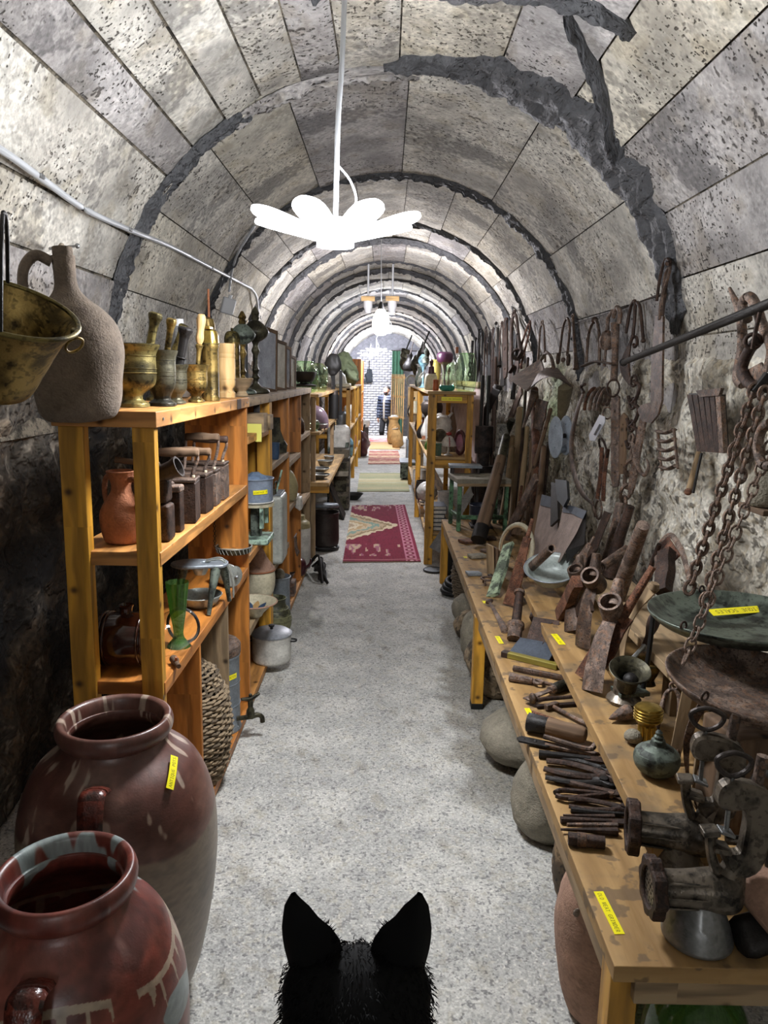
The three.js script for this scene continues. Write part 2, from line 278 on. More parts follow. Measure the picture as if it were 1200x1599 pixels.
// printed yellow tape: a thin strip, bent round radius R when given, lettering along +x, facing +z
function tape(parent, text, w, h, p, r, R, ink = '#3a3608') {
  const c = document.createElement('canvas'); c.width = 512; c.height = Math.max(32, Math.round(512 * h / w)); const x = c.getContext('2d');
  x.fillStyle = '#f2e614'; x.fillRect(0, 0, c.width, c.height); x.fillStyle = ink; x.textAlign = 'center'; x.textBaseline = 'middle';
  let s = c.height * 0.66; x.font = `${s}px monospace`; if (text) { const m = x.measureText(text).width; if (m > 470) { s *= 470 / m; x.font = `${s}px monospace`; } x.fillText(text, 256, c.height * 0.53); }
  const t = new THREE.CanvasTexture(c); t.colorSpace = THREE.SRGBColorSpace;
  const g = new THREE.BoxGeometry(w, h, 0.0006, 12, 1, 1), q = g.attributes.position;
  if (R) { for (let i = 0; i < q.count; i++) { const a = q.getX(i) / R, rad = R + q.getZ(i); q.setXYZ(i, Math.sin(a) * rad, q.getY(i), Math.cos(a) * rad - R); } g.computeVertexNormals(); }
  const o = new THREE.Mesh(g, new THREE.MeshStandardMaterial({ map: t, roughness: 0.4 })); o.name = 'tape_label'; o.castShadow = o.receiveShadow = true; o.userData = { label: 'yellow printed tape' }; parent.add(o); return place(o, p, r);
}

// ================= THE TUNNEL =================
const CX = 0.03, CY = 1.57, RV = 1.26;
const PV = (x, y, R = RV) => { const v = ray(x, y), ox = -CX, oy = CAMY - CY, a = v.x * v.x + v.y * v.y, b = 2 * (ox * v.x + oy * v.y), c = ox * ox + oy * oy - R * R, t = (-b + Math.sqrt(b * b - 4 * a * c)) / (2 * a); return v.multiplyScalar(t).add(camera.position); };
const pol = (r, th, z) => V(CX + r * Math.cos(th), CY + r * Math.sin(th), z);
const DEG = Math.PI / 180;
function gridGeo(nu, nv, fn, uvf) {
  const pos = [], uv = [], idx = [];
  for (let j = 0; j <= nv; j++) for (let i = 0; i <= nu; i++) { const p = fn(i / nu, j / nv); pos.push(p.x, p.y, p.z); const q = uvf ? uvf(i / nu, j / nv) : [i / nu, j / nv]; uv.push(q[0], q[1]); }
  for (let j = 0; j < nv; j++) for (let i = 0; i < nu; i++) { const a = j * (nu + 1) + i, b = a + 1, c = a + nu + 1, d = c + 1; idx.push(a, b, c, b, d, c); }
  const g = new THREE.BufferGeometry(); g.setAttribute('position', new THREE.Float32BufferAttribute(pos, 3)); g.setAttribute('uv', new THREE.Float32BufferAttribute(uv, 2)); g.setIndex(idx); g.computeVertexNormals(); return g;
}
function raw(parent, name, g, m) { const o = new THREE.Mesh(g, m); o.name = name; o.castShadow = o.receiveShadow = true; parent.add(o); return o; }
const ceiling = group('ceiling');
// dark backing behind the joints: a thick shell
{
  const sh = []; for (let i = 0; i <= 40; i++) { const t = -10 + 200 * i / 40; sh.push([CX + 1.295 * Math.cos(t * DEG), CY + 1.295 * Math.sin(t * DEG)]); }
  for (let i = 40; i >= 0; i--) { const t = -10 + 200 * i / 40; sh.push([CX + 1.5 * Math.cos(t * DEG), CY + 1.5 * Math.sin(t * DEG)]); }
  const g = new THREE.ExtrudeGeometry(new THREE.Shape(sh.map(p => new THREE.Vector2(...p))), { depth: 27, bevelEnabled: false }); g.translate(0, 0, -23);
  part(ceiling, 'backing_shell', g, M.joint);
}
const JZ = [-4, -2.8, -1.4, 0.2, 1.8, 3.4, 5.0, 6.5, 7.4, 8.6, 9.4, 10.2, 11.4, 12.6, 13.8, 15, 16.2, 17.4, 18.6, 20, 21.4, 22.7];
const CUT = { 4: [-6, 9, 20, 32, 46, 58, 72, 90, 101, 108.5, 116.6, 124.5, 132.5, 139.8, 153, 162, 172, 186], 5: [-6, 18, 38, 61, 88, 112, 130, 146, 163, 186] };
function panel(t0, t1, d0, d1, r, nt, nz, m) {
  const o1 = rnd() * 40, tilt = rr(-0.006, 0.006), uo = rnd() * 4, vo = rnd() * 4;
  const f = (u, v) => { const th = mix(t0, t1, u) * DEG, d = mix(d0, d1, v); const e = Math.min(u, 1 - u, v, 1 - v), rd = r + tilt * (u - 0.5) * 2 + 0.010 * fb3(th * r * 5 + o1, d * 3, 3, 3) + 0.008 * (1 - ss(0, 0.09, e)); return pol(rd, th, -d); };
  const g = gridGeo(nt, nz, f, (u, v) => [mix(t0, t1, u) * DEG * r + uo, mix(d0, d1, v) + vo]);
  // the four edges go back to the shell
  const P = g.attributes.position, pos = [], uvs = [], idx = []; const ring = [];
  for (let i = 0; i <= nt; i++) ring.push(i); for (let j = 1; j <= nz; j++) ring.push(j * (nt + 1) + nt); for (let i = nt - 1; i >= 0; i--) ring.push(nz * (nt + 1) + i); for (let j = nz - 1; j >= 0; j--) ring.push(j * (nt + 1));
  ring.forEach((k, n) => { const x = P.getX(k), y = P.getY(k), z = P.getZ(k), a = Math.atan2(y - CY, x - CX); pos.push(x, y, z, CX + 1.305 * Math.cos(a), CY + 1.305 * Math.sin(a), z); uvs.push(n * 0.05, 0, n * 0.05, 0.08); if (n) idx.push(2 * n - 2, 2 * n, 2 * n - 1, 2 * n, 2 * n + 1, 2 * n - 1); });
  const s = new THREE.BufferGeometry(); s.setAttribute('position', new THREE.Float32BufferAttribute(pos, 3)); s.setAttribute('uv', new THREE.Float32BufferAttribute(uvs, 2)); s.setIndex(idx); s.computeVertexNormals();
  raw(ceiling, 'concrete_panel', mergeGeometries([g.toNonIndexed(), s.toNonIndexed()]), m);
}
for (let k = 0; k < JZ.length - 1; k++) {
  let cut = CUT[k]; const far = k > 6;
  if (!cut) { cut = [-6]; let t = -6; const st = k < 4 ? 18 : k > 13 ? 24 : 15; while (t < 186 - st * 1.2) { t += st * rr(0.8, 1.2); cut.push(t); } cut.push(186); }
  const r = RV + (k === 5 ? -0.012 : k === 4 ? 0.01 : rr(-0.018, 0.02));
  const gd = k === 4 || k === 5 ? 0.008 : 0.009;
  for (let i = 0; i < cut.length - 1; i++) {
    const ga = (k === 4 ? (cut[i] > 110 ? 0.0052 : 0.0034) : 0.0026) / r / DEG;
    panel(cut[i] + ga, cut[i + 1] - ga, JZ[k] + gd, JZ[k + 1] - gd, r + rr(-0.005, 0.005), far ? 3 : 5, far ? 4 : k === 4 ? 22 : 12, [M.conc, M.conc, M.conc2, M.conc3][Math.floor(rnd() * 4)]);
  }
}
// ragged cement repairs over the ring joints
function seam(t0, t1, zc, w, r, name = 'cement_repair', m = M.mortar) {
  const N = Math.max(24, Math.round((t1 - t0) * 1.1)), o1 = rnd() * 60;
  const g = gridGeo(12, N * 2, (u, v) => {
    const th = mix(t0, t1, v) * DEG, W = w(mix(t0, t1, v)) * ss(0, 0.05, v) * ss(0, 0.05, 1 - v), e = 1 + 0.5 * fb3(th * 9, o1 + (u > 0.5 ? 9 : 0), 2, 4), s = (u - 0.5) * 2;
    const edge = 1 - Math.pow(Math.abs(s), 3);
    return pol(r + 0.02 - (0.032 + 0.03 * fb3(th * 14, s * 2.5 + o1, 5, 4)) * edge, th + 0.01 * n3(th * 30, s, o1), -(zc(mix(t0, t1, v)) + s * W * 0.5 * e));
  }, (u, v) => [mix(t0, t1, v) * DEG * r, u * 0.3 + o1]);
  raw(ceiling, name, g, m);
}
const bell = (x, c, s) => Math.exp(-((x - c) * (x - c)) / (2 * s * s));
seam(10, 93, t => 3.4 - 0.10 * bell(t, 60, 26), t => 0.05 + 0.40 * bell(t, 58, 17) + 0.16 * bell(t, 28, 14), RV - 0.004);
seam(86, 124, t => 3.43, t => 0.03 + 0.04 * bell(t, 112, 6), RV - 0.002, 'cement_repair', M.conc2);
seam(120, 184, t => 3.42, t => 0.07 + 0.05 * bell(t, 150, 10), RV - 0.002);
seam(56, 104, t => 2.60 + 0.004 * (t - 80), t => 0.34 * bell(t, 80, 13), RV - 0.004); seam(44, 66, t => 2.95 - 0.03 * (t - 55), t => 0.09 * bell(t, 55, 8), RV - 0.002);
seam(0, 70, t => 5.02, t => 0.10 + 0.09 * bell(t, 48, 22), RV - 0.014);
seam(64, 110, t => 5.0, t => 0.05 + 0.07 * bell(t, 86, 16), RV - 0.014);
seam(108, 182, t => 5.0, t => 0.06 + 0.05 * bell(t, 150, 20), RV - 0.014);
for (let k = 7; k < 19; k++) { const c = rr(40, 140), q = rr(0.5, 1); seam(rr(-4, 6), rr(172, 184), t => JZ[k] + 0.02 * n3(t * 0.03, k, 1), t => 0.03 + q * 0.11 * bell(t, c, 45) + 0.04 * Math.abs(n3(t * 0.05, k * 3, 2)), RV - 0.006); }
// rough lower walls, a slab each side
function lowWall(side, name, m, amp, x0) {
  const o1 = side * 20; const y1 = 1.78;
  const mk = (z0, z1, nz, ny) => gridGeo(nz, ny, (u, v) => {
    const z = mix(z0, z1, u), y = mix(-0.1, y1, v); let x = x0 + amp * (0.9 * fb3(z * 1.6 + o1, y * 1.6, 1, 2) + 0.7 * fb3(z * 5 + o1, y * 5, 4, 3) + 0.35 * fb3(z * 17, y * 17, o1, 2)) + 0.05 * ss(0.5, 0, v);
    x = mix(x, 1.245 - side * -0.0 + 0.05 * fb3(z * 4, y * 6, o1, 3) + (side > 0 ? 0.03 : -0.03), ss(1.25, 1.5, y)); x += 0.06 * ss(1.62, 1.78, y); return V(side * -x * -1, y, z);
  }, (u, v) => [mix(z0, z1, u), mix(-0.1, y1, v)]);
  const h = group(name);
  raw(h, 'rubble_face', mergeGeometries([mk(3.9, -9, 300, 44), mk(-9, -22.7, 120, 20)].map(g => { if (side > 0) { const ix = g.index.array; for (let i = 0; i < ix.length; i += 3) { const t = ix[i]; ix[i] = ix[i + 1]; ix[i + 1] = t; } g.computeVertexNormals(); } return g; })), m);
  part(h, 'wall_core', pb(0.2, 2.2, 26.6, [side * 1.5, 0.55, -9.4]), M.joint);
}
lowWall(-1, 'wall_left', M.darkwall, -0.06, 1.27);
lowWall(1, 'wall_right', M.palewall, -0.05, 1.28);
// floor: cast screed with damp stains of their own outline
{
  const fl = group('floor');
  const g = gridGeo(88, 420, (u, v) => { const x = mix(-1.45, 1.45, u), z = mix(4, -20.1, Math.pow(v, 1.6)); return V(x, 0.004 * fb3(x * 3, z * 3, 2, 3), z); }, null);
  const p = g.attributes.position, c = new Float32Array(p.count * 3), uv = g.attributes.uv;
  for (let i = 0; i < p.count; i++) {
    const x = p.getX(i), z = p.getZ(i), e = 0.10 * fb3(x * 5, z * 4, 7, 4); let k = [1, 1, 1]; uv.setXY(i, x, z);
    const damp = ss(-0.02, 0.02, x - 0.36 + 1.5 * e) * ss(-2.5, -2.62, z + e) * ss(-5.0, -4.7, z); k = mix3(k, [0.56, 0.54, 0.5], damp);
    const damp2 = ss(0.02, -0.02, x + 0.42 + e * 1.4) * ss(-4.3, -4.5, z) * ss(-6.6, -6.2, z); k = mix3(k, [0.55, 0.56, 0.54], damp2);
    const spot = ss(0.42, 0.5, fb3(x * 7, z * 7, 22, 2)); k = mix3(k, [0.8, 0.8, 0.82], spot * 0.7);
    const s2 = ss(0.5, 0.56, fb3(x * 16, z * 16, 42, 2)); k = mix3(k, [0.62, 0.58, 0.5], s2 * 0.7);
    c.set(k, i * 3);
  }
  g.setAttribute('color', new THREE.BufferAttribute(c, 3));
  raw(fl, 'screed', g, M.floor);
  part(fl, 'slab', pb(2.9, 0.3, 24.1, [0, -0.17, -8.05]), M.joint);
  part(fl, 'lower_landing', pb(2.9, 0.2, 3.4, [0, -0.55, -21.3]), M.stone);
}
// end wall of white painted bricks, back wall behind the camera
{
  const w = group('wall_back'); part(w, 'wall_core', pb(2.9, 3.9, 0.2, [0, 1.2, -22.82]), mat('mortarW', 0x9a9ca6, 0.9, 0, { map: 'mott' }));
  const gs = [0, 1, 2].map(() => uvm(clean(rough(new THREE.BoxGeometry(0.16, 0.062, 0.05, 3, 2, 1), 0.006, 14, 2)))), ms = [0xe6e8f0, 0xdcdee8, 0xeeeef2].map((q, i) => mat('brick' + i, q, 0.8, 0, { map: 'mott' }));
  for (let r = 0; r < 38; r++) for (let i = 0; i < 7; i++) { const b = raw(w, 'brick', gs[Math.floor(rnd() * 3)], ms[Math.floor(rnd() * 3)]); b.position.set(-0.80 + i * 0.172 + (r % 2) * 0.086 + rr(-0.004, 0.004), -0.38 + r * 0.0725, -22.71 + rr(-0.006, 0.004)); }
  const e = group('wall_front'); part(e, 'wall_core', pb(2.9, 3.3, 0.2, [0, 1.45, 4.05]), M.conc);
}
// ================= LAMPS, CABLES =================
function pl(x, y, z, I, col, rad = 4) { const l = new THREE.PointLight(col, I, 0, 2); l.position.set(x, y, z); l.castShadow = true; l.shadow.radius = rad; l.shadow.mapSize.set(1024, 1024); return l; }
function flowerLamp(p, turn, top, label, s = 1, col = LAMP.far) {
  const o = thing('flower_lamp', label, 'lamp', p, turn, undefined);
  part(o, 'hub', lathe([[0.001, 0.06], [0.03, 0.06], [0.035, 0.02], [0.05, 0.005], [0.05, -0.012], [0.001, -0.014]], 20), M.plastic);
  part(o, 'rod', sweep([[0, 0.06, 0], [0.004, 0.3, 0.003], [0.012, top * 0.6, 0.006], [0.02, top, 0.01]], 0.007, { n: 8, seg: 14, up: [0, 0, 1] }), M.cable);
  part(o, 'feed_wire', sweep([[0.02, 0.05, 0], [0.05, 0.1, 0.02], [0.035, 0.15, 0.02], [0.006, 0.19, 0.004]], 0.003, { n: 6 }), M.cable);
  const q = smooth2([[0.04, -0.024], [0.12, -0.035], [0.21, -0.033], [0.236, 0], [0.21, 0.033], [0.12, 0.035], [0.04, 0.024]], 28);
  for (let i = 0; i < 8; i++) { const a = i / 8 * Math.PI * 2 + 0.2, g = ext(q, 0.016, 0.004); g.rotateX(-Math.PI / 2); g.rotateZ(0.26); const pt = part(o, 'petal', g, M.glow, [0, 0, 0], [0, a, 0], 'glowing white light panel'); pt.castShadow = false; }
  const d = new THREE.SpotLight(col, LAMP.down * s, 0, 1.42, 1, 2); d.position.set(0, -0.05, 0); d.target.position.set(0, -1, 0); d.castShadow = true; d.shadow.radius = 7; d.shadow.mapSize.set(1024, 1024); d.name = 'light_down'; o.add(d); o.add(d.target); d.target.name = 'light_aim';
  const w = pl(0, -0.07, 0, LAMP.side * s, col, 7), u = pl(0.05, 0.16, 0, LAMP.up * s, col, 6); o.add(w); o.add(u); w.name = 'light_below'; u.name = 'light_above'; return o;
}
flowerLamp(D(524, 378, 2.36), 0.3, 0.72, 'flower shaped lamp of eight glowing petals hanging on a long rod between shelves and bench', 1, LAMP.col).scale.setScalar(1.13);
flowerLamp(D(606, 519, 11.6), 0.7, 0.6, 'flower shaped petal lamp hanging behind the single bulb', 1.3);
flowerLamp(D(588, 549, 16), 0.1, 0.5, 'flower shaped petal lamp hanging above the stuffed sacks', 2.2);
flowerLamp(D(578, 557, 20.6), 0.4, 0.35, 'flower shaped petal lamp hanging over the step before the brick wall', 5.5);
flowerLamp(V(0.05, 2.0, 2.9), 0.5, 0.8, 'flower shaped petal lamp hanging behind the black dog', 0.75, LAMP.col);
{
  const o = thing('bulb_lamp', 'single large white bulb hanging on a thin cord from the vault', 'lamp', D(595, 505, 7.2));
  part(o, 'bulb', lathe(spl([[0.001, -0.11], [0.05, -0.10], [0.078, -0.05], [0.08, 0], [0.07, 0.06], [0.045, 0.11], [0.03, 0.13]], 20), 20, false), M.glowB);
  part(o, 'socket', lathe([[0.001, 0.20], [0.016, 0.19], [0.024, 0.16], [0.032, 0.125], [0.001, 0.12]], 16), M.black);
  part(o, 'cord', sweep([[0, 0.19, 0], [-0.004, 0.4, 0], [-0.01, 0.75, 0]], 0.004, { n: 6 }), M.cable);
  const l = pl(0, -0.16, 0, 5, 0xfaf8ff, 4); l.name = 'light_below'; o.add(l); const u = pl(0.14, 0.1, 0.0, 1.5, 0xfaf8ff, 3); u.name = 'light_side'; o.add(u);
}
for (const [x, sgn] of [[575, 'left'], [613, 'right']]) {
  const p = D(x, 474, 8.6); const o = thing('ceiling_socket', sgn === 'left' ? 'small white lamp holder fixed to the vault, on the side of the picture frames' : 'small white lamp holder fixed to the vault, on the side of the hanging tools', 'lamp holder', p);
  part(o, 'holder', lathe([[0.001, -0.1], [0.035, -0.1], [0.04, -0.06], [0.05, -0.04], [0.05, 0.03], [0.001, 0.03]], 16), M.plastic); part(o, 'base_block', bx(0.15, 0.05, 0.1, [0, 0.05, 0]), M.turned); part(o, 'stem', bar([0, 0.06, 0], [0, 0.42, 0], 0.012), M.cable);
}
// conduit on the left of the vault, branch cable, junction box
{
  const cps = [[-120, 165], [0, 233], [60, 275], [130, 325], [200, 358], [262, 383], [330, 418], [392, 450]].map(([x, y]) => PV(x, y, 1.235));
  const o = thing('conduit', 'pale grey cable conduit running along the vault above the clay jug', 'cable');
  part(o, 'pipe', sweep(cps, 0.011, { n: 10, seg: 50 }), M.cable); const e = cps[7];
  part(o, 'drop', sweep([e, PV(400, 462, 1.225), PV(404, 492, 1.225)], 0.011, { n: 8, seg: 12 }), M.cable);
  for (const i of [2, 4, 6]) part(o, 'clip', bx(0.03, 0.014, 0.03, cps[i].toArray()), M.steel);
  const b = thing('branch_cable', 'thin pale cable looping down the vault to the white junction box', 'cable');
  part(b, 'wire', sweep([PV(398, 352, 1.235), PV(388, 368, 1.23), PV(372, 395, 1.23), PV(362, 425, 1.23), PV(358, 455, 1.21)], 0.008, { n: 8, seg: 24 }), M.cable);
  const jp = PV(356, 478, 1.17); const j = thing('junction_box', 'white plastic junction box tilted below the conduit', 'junction box', jp, [0.15, 0.45, -0.3]);
  part(j, 'box', bx(0.085, 0.105, 0.045, [0, 0, 0], [0, 0, 0], 0.008), M.plastic); part(j, 'lid', bx(0.075, 0.095, 0.006, [0, 0, 0.024], [0, 0, 0], 0.003), M.plastic); part(j, 'gland', cy(0.012, 0.012, 0.03, [0, 0.06, 0]), M.plastic);
}
// ================= RUGS =================
function rug(label, name, c, fn, tw = 160, th = 512) {
  const n = thing(name, label, 'rug'); const cv = document.createElement('canvas'); cv.width = tw; cv.height = th; fn(cv.getContext('2d'), tw, th);
  const t = new THREE.CanvasTexture(cv); t.colorSpace = THREE.SRGBColorSpace; const m = new THREE.MeshStandardMaterial({ map: t, roughness: 0.98, bumpMap: T.weave, bumpScale: 0.002 });
  const L = (u, v) => c[0].clone().lerp(c[1], u).lerp(c[3].clone().lerp(c[2], u), v); const hh = (u, v) => 0.013 + 0.004 * fb3(u * 3, v * 7, label.length, 2) + 0.003 * ss(0.9, 1, v);
  const top = gridGeo(14, 50, (u, v) => { const p = L(u, v); p.y = hh(u, v); return p; }, (u, v) => [u, v]);
  const wob = []; for (let k = 0; k <= 100; k++) { const e = k < 25 ? [k / 25, 0] : k < 50 ? [1, (k - 25) / 25] : k < 75 ? [1 - (k - 50) / 25, 1] : [0, 1 - (k - 75) / 25]; const p = L(...e); p.y = hh(...e); wob.push(p); }
  const sd = gridGeo(100, 1, (u, v) => { const p = wob[Math.round(u * 100)].clone(); if (v > 0.5) p.y = 0.002; return p; }, (u, v) => [u, v]);
  raw(n, 'pile', top, m); raw(n, 'edge', sd, m);
}
const jag = (x, pts, col) => { x.fillStyle = col; x.beginPath(); pts.forEach((p, i) => i ? x.lineTo(...p) : x.moveTo(...p)); x.closePath(); x.fill(); };
const pyz = (x, y) => PY(x, y, 0);
rug('crimson woven rug with beige zigzag bands and a pink border of rings', 'patterned_rug', [pyz(535.5, 879), pyz(657.6, 878), pyz(632.6, 790), pyz(550, 791)], (x, w, h) => {
  const pal = ['#c9bb9c', '#a8967a', '#d2c6aa', '#b59a70', '#c4b193', '#7f9a8c', '#b8a284', '#8d7a5a', '#cdbf9f'], red = ['#6d0f2c', '#74132f', '#650c28'];
  for (let y = 0; y < h; y += 3) for (let i = 0; i < w; i += 3) {            // flame stitch: chevrons of beige bands on crimson, canvas y from the far edge to the near one
    const u = i / (w * 0.8), v = y / h, st = 0.06 * (vn(u, v, 24, 71) - 0.5) + 0.05 * Math.abs(((v * 9) % 1) - 0.5), t = Math.abs(v - 0.44) / 0.27 + u * 0.95 + st * 2; let c = red[Math.floor(vn(u, v, 64, 72) * 3)];
    if (t < 1) c = pal[Math.floor(t * 9 + 0.6 * vn(u, v, 40, 73)) % 9];
    else if ((v > 0.76 && v < 0.93 && vn(u, v, 14, 74) > 0.5 + 0.35 * u + 0.8 * Math.abs(v - 0.85)) || (v < 0.13 && vn(u, v, 16, 75) > 0.52)) c = vn(u, v, 40, 76) > 0.5 ? '#b59c84' : '#93586a';
    x.fillStyle = c; x.fillRect(i, y, 3, 3);
  }
  x.fillStyle = '#b8798a'; x.fillRect(w * 0.81, 0, w * 0.15, h); for (let y = 10; y < h; y += 25) { x.fillStyle = '#6d0f2c'; x.beginPath(); x.ellipse(w * 0.885, y, w * 0.058, 10, 0, 0, 7); x.fill(); x.fillStyle = '#d0a4a8'; x.beginPath(); x.ellipse(w * 0.885, y, w * 0.026, 4.5, 0, 0, 7); x.fill(); }
  x.fillStyle = '#7a1835'; x.fillRect(w * 0.96, 0, w * 0.04, h); x.fillStyle = '#9a5a60'; x.fillRect(0, h - 14, w, 6);
});
const stripes = cols => (x, w, h) => { let y = 0; while (y < h) { const d = 6 + rnd() * 26; x.fillStyle = cols[Math.floor(rnd() * cols.length)]; x.fillRect(0, y, w, d); y += d; } for (let i = 0; i < 300; i++) { x.fillStyle = cols[i % cols.length]; x.fillRect(rnd() * w, rnd() * h, 4 + rnd() * 16, 2); } };
rug('pale straw and green striped rug lying beyond the crimson rug', 'striped_rug', [pyz(558, 768), pyz(640, 768), pyz(634, 740), pyz(562, 740)], stripes(['#b8b08a', '#a9a784', '#c4bb98', '#9ca07c', '#b0a47a', '#8f9a7c']));
rug('crimson and beige rug lying between the striped rug and the tan rug', 'patterned_rug', [pyz(575, 725), pyz(629, 725), pyz(622, 705), pyz(577, 705)], stripes(['#8a1f34', '#b58a70', '#a52a3c', '#c7a98a', '#7c1a30', '#d0b498']), 128, 256);
rug('plain tan rug lying beside the two stuffed sacks', 'tan_rug', [pyz(577, 702), pyz(625, 702), pyz(620, 691.5), pyz(579, 691.5)], stripes(['#d8b684', '#d2ae7c', '#dcbc8c', '#cfa878']), 64, 128);
rug('white and red striped rug at the foot of the brick wall', 'striped_rug', [pyz(578, 690.5), pyz(620, 690.5), pyz(616, 681), pyz(576, 681)], stripes(['#e4dcd8', '#c04a50', '#e8e4e0', '#d08a88', '#dcd4d8']), 64, 128);

// ================= LEFT SIDE =================
const S = (px, py, x, y) => { const p = PX(px, py, x); if (y !== undefined) p.y = y; return p; };
const TOPY = 1.477;
function board(o, name, x0, x1, y0, y1, z0, z1, m, label) { return part(o, name, bx(x1 - x0, y1 - y0, Math.abs(z1 - z0), [(x0 + x1) / 2, (y0 + y1) / 2, (z0 + z1) / 2]), m, undefined, undefined, label); }
{ // near unit: posts, boards, two low dividers
  const o = thing('shelf_unit', 'orange pine shelf unit holding flat irons and a wicker bottle', 'shelf');
  board(o, 'top_board', -0.885, -0.605, 1.432, 1.475, -1.99, -3.36, M.pine); board(o, 'shelf_board', -0.870, -0.612, 1.048, 1.088, -2.012, -3.32, M.pine); board(o, 'shelf_board', -0.870, -0.612, 0.668, 0.708, -2.012, -3.32, M.pineO); board(o, 'bottom_board', -0.885, -0.61, 0.012, 0.05, -2.012, -3.36, M.pineO);
  board(o, 'post', -0.675, -0.615, 0, 1.432, -2.0, -2.035, M.pineY); board(o, 'post', -0.872, -0.805, 0, 1.432, -2.0, -2.04, M.pineY);
  board(o, 'upright', -0.885, -0.612, 0.05, 1.432, -3.32, -3.345, M.pineO); board(o, 'divider', -0.87, -0.615, 0.05, 0.668, -2.42, -2.44, M.pineO); board(o, 'divider', -0.87, -0.615, 0.05, 0.668, -2.87, -2.89, M.pineG);
  for (const [y, z] of [[1.453, -2.05], [1.453, -3.3]]) part(o, 'screw', cy(0.004, 0.004, 0.004, [-0.604, y, z], [0, 0, Math.PI / 2], 8), M.steel);
  board(o, 'brown_batten', -0.606, -0.6025, 1.433, 1.474, -3.08, -3.16, M.darkwood, 'dark brown stain mark');
}
{
  const o = thing('shelf_unit', 'long pine shelf unit holding the blue grey pan and white tin can', 'shelf');
  board(o, 'top_board', -0.885, -0.605, 1.432, 1.474, -3.365, -6.17, M.pineG); board(o, 'bottom_board', -0.885, -0.61, 0.012, 0.05, -3.365, -6.17, M.pine);
  for (const [z, m, a] of [[-4.05, M.pineY, -0.885], [-4.79, M.pineO, -0.885], [-5.46, M.pineO, -0.885], [-6.14, M.pineG, -0.885]]) board(o, 'upright', a, -0.612, 0.05, 1.432, z, z - 0.024, m);
  board(o, 'post', -0.68, -0.61, 0.05, 1.432, -3.98, -4.048, M.pineY); board(o, 'post', -0.885, -0.82, 0.05, 1.432, -3.72, -3.78, M.pineY);
  for (const [y, a, b, m] of [[1.30, -3.366, -3.975, M.pine], [0.75, -3.366, -3.975, M.pine], [0.40, -3.366, -3.975, M.pineG], [1.09, -4.075, -4.79, M.pineG], [0.50, -4.075, -4.79, M.pineG], [1.02, -4.815, -5.46, M.pineG], [0.72, -4.815, -5.46, M.pineG], [1.13, -5.485, -6.14, M.pineG], [0.62, -5.485, -6.14, M.pineG]]) board(o, 'shelf_board', -0.88, -0.613, y - 0.036, y, a, b, m);
}
{
  const o = thing('shelf_unit', 'open plank shelves with glass lamps and silver dishes past the long pine unit', 'shelf');
  board(o, 'top_board', -0.90, -0.55, 1.395, 1.42, -6.22, -8.55, M.pineP); board(o, 'shelf_board', -0.90, -0.54, 1.085, 1.11, -6.22, -8.55, M.pineP); board(o, 'shelf_board', -0.90, -0.46, 0.655, 0.69, -6.22, -8.55, M.pineP);
  board(o, 'crossbar', -0.90, -0.46, 0.60, 0.654, -6.22, -6.26, M.pineY);
  for (const z of [-6.26, -8.5]) { board(o, 'post', -0.90, -0.86, 0, 1.395, z, z - 0.04, M.pineY); board(o, 'post', -0.62, -0.58, 0, 1.395, z - 0.01, z - 0.05, M.pineG); }
}
{
  const o = thing('shelf_unit', 'yellow stained shelf stand with olive cloth heaped on top', 'shelf');
  for (const y of [1.41, 0.86, 0.35]) board(o, 'shelf_board', -0.92, -0.47, y - 0.03, y, -10.0, -14.6, M.pineP);
  for (const z of [-10.0, -11.6, -13.1, -14.55]) { board(o, 'post', -0.52, -0.465, 0, 1.41, z, z - 0.06, M.pineY); board(o, 'post', -0.93, -0.88, 0, 1.41, z, z - 0.06, M.pineY); for (const y of [1.35, 0.80]) board(o, 'crossbar', -0.88, -0.52, y - 0.06, y, z - 0.01, z - 0.04, M.pineY); }
  const q = thing('shelf_unit', 'tall orange boards standing beside the brick wall', 'shelf'); for (const z of [-15.2, -16.2, -17.2]) board(q, 'board', -0.9, -0.5, 0, 1.9, z, z - 0.04, M.pineO); board(q, 'shelf_board', -0.9, -0.5, 1.2, 1.24, -15.2, -17.2, M.pineO); board(q, 'shelf_board', -0.9, -0.5, 0.6, 0.64, -15.2, -17.2, M.pineO);
}
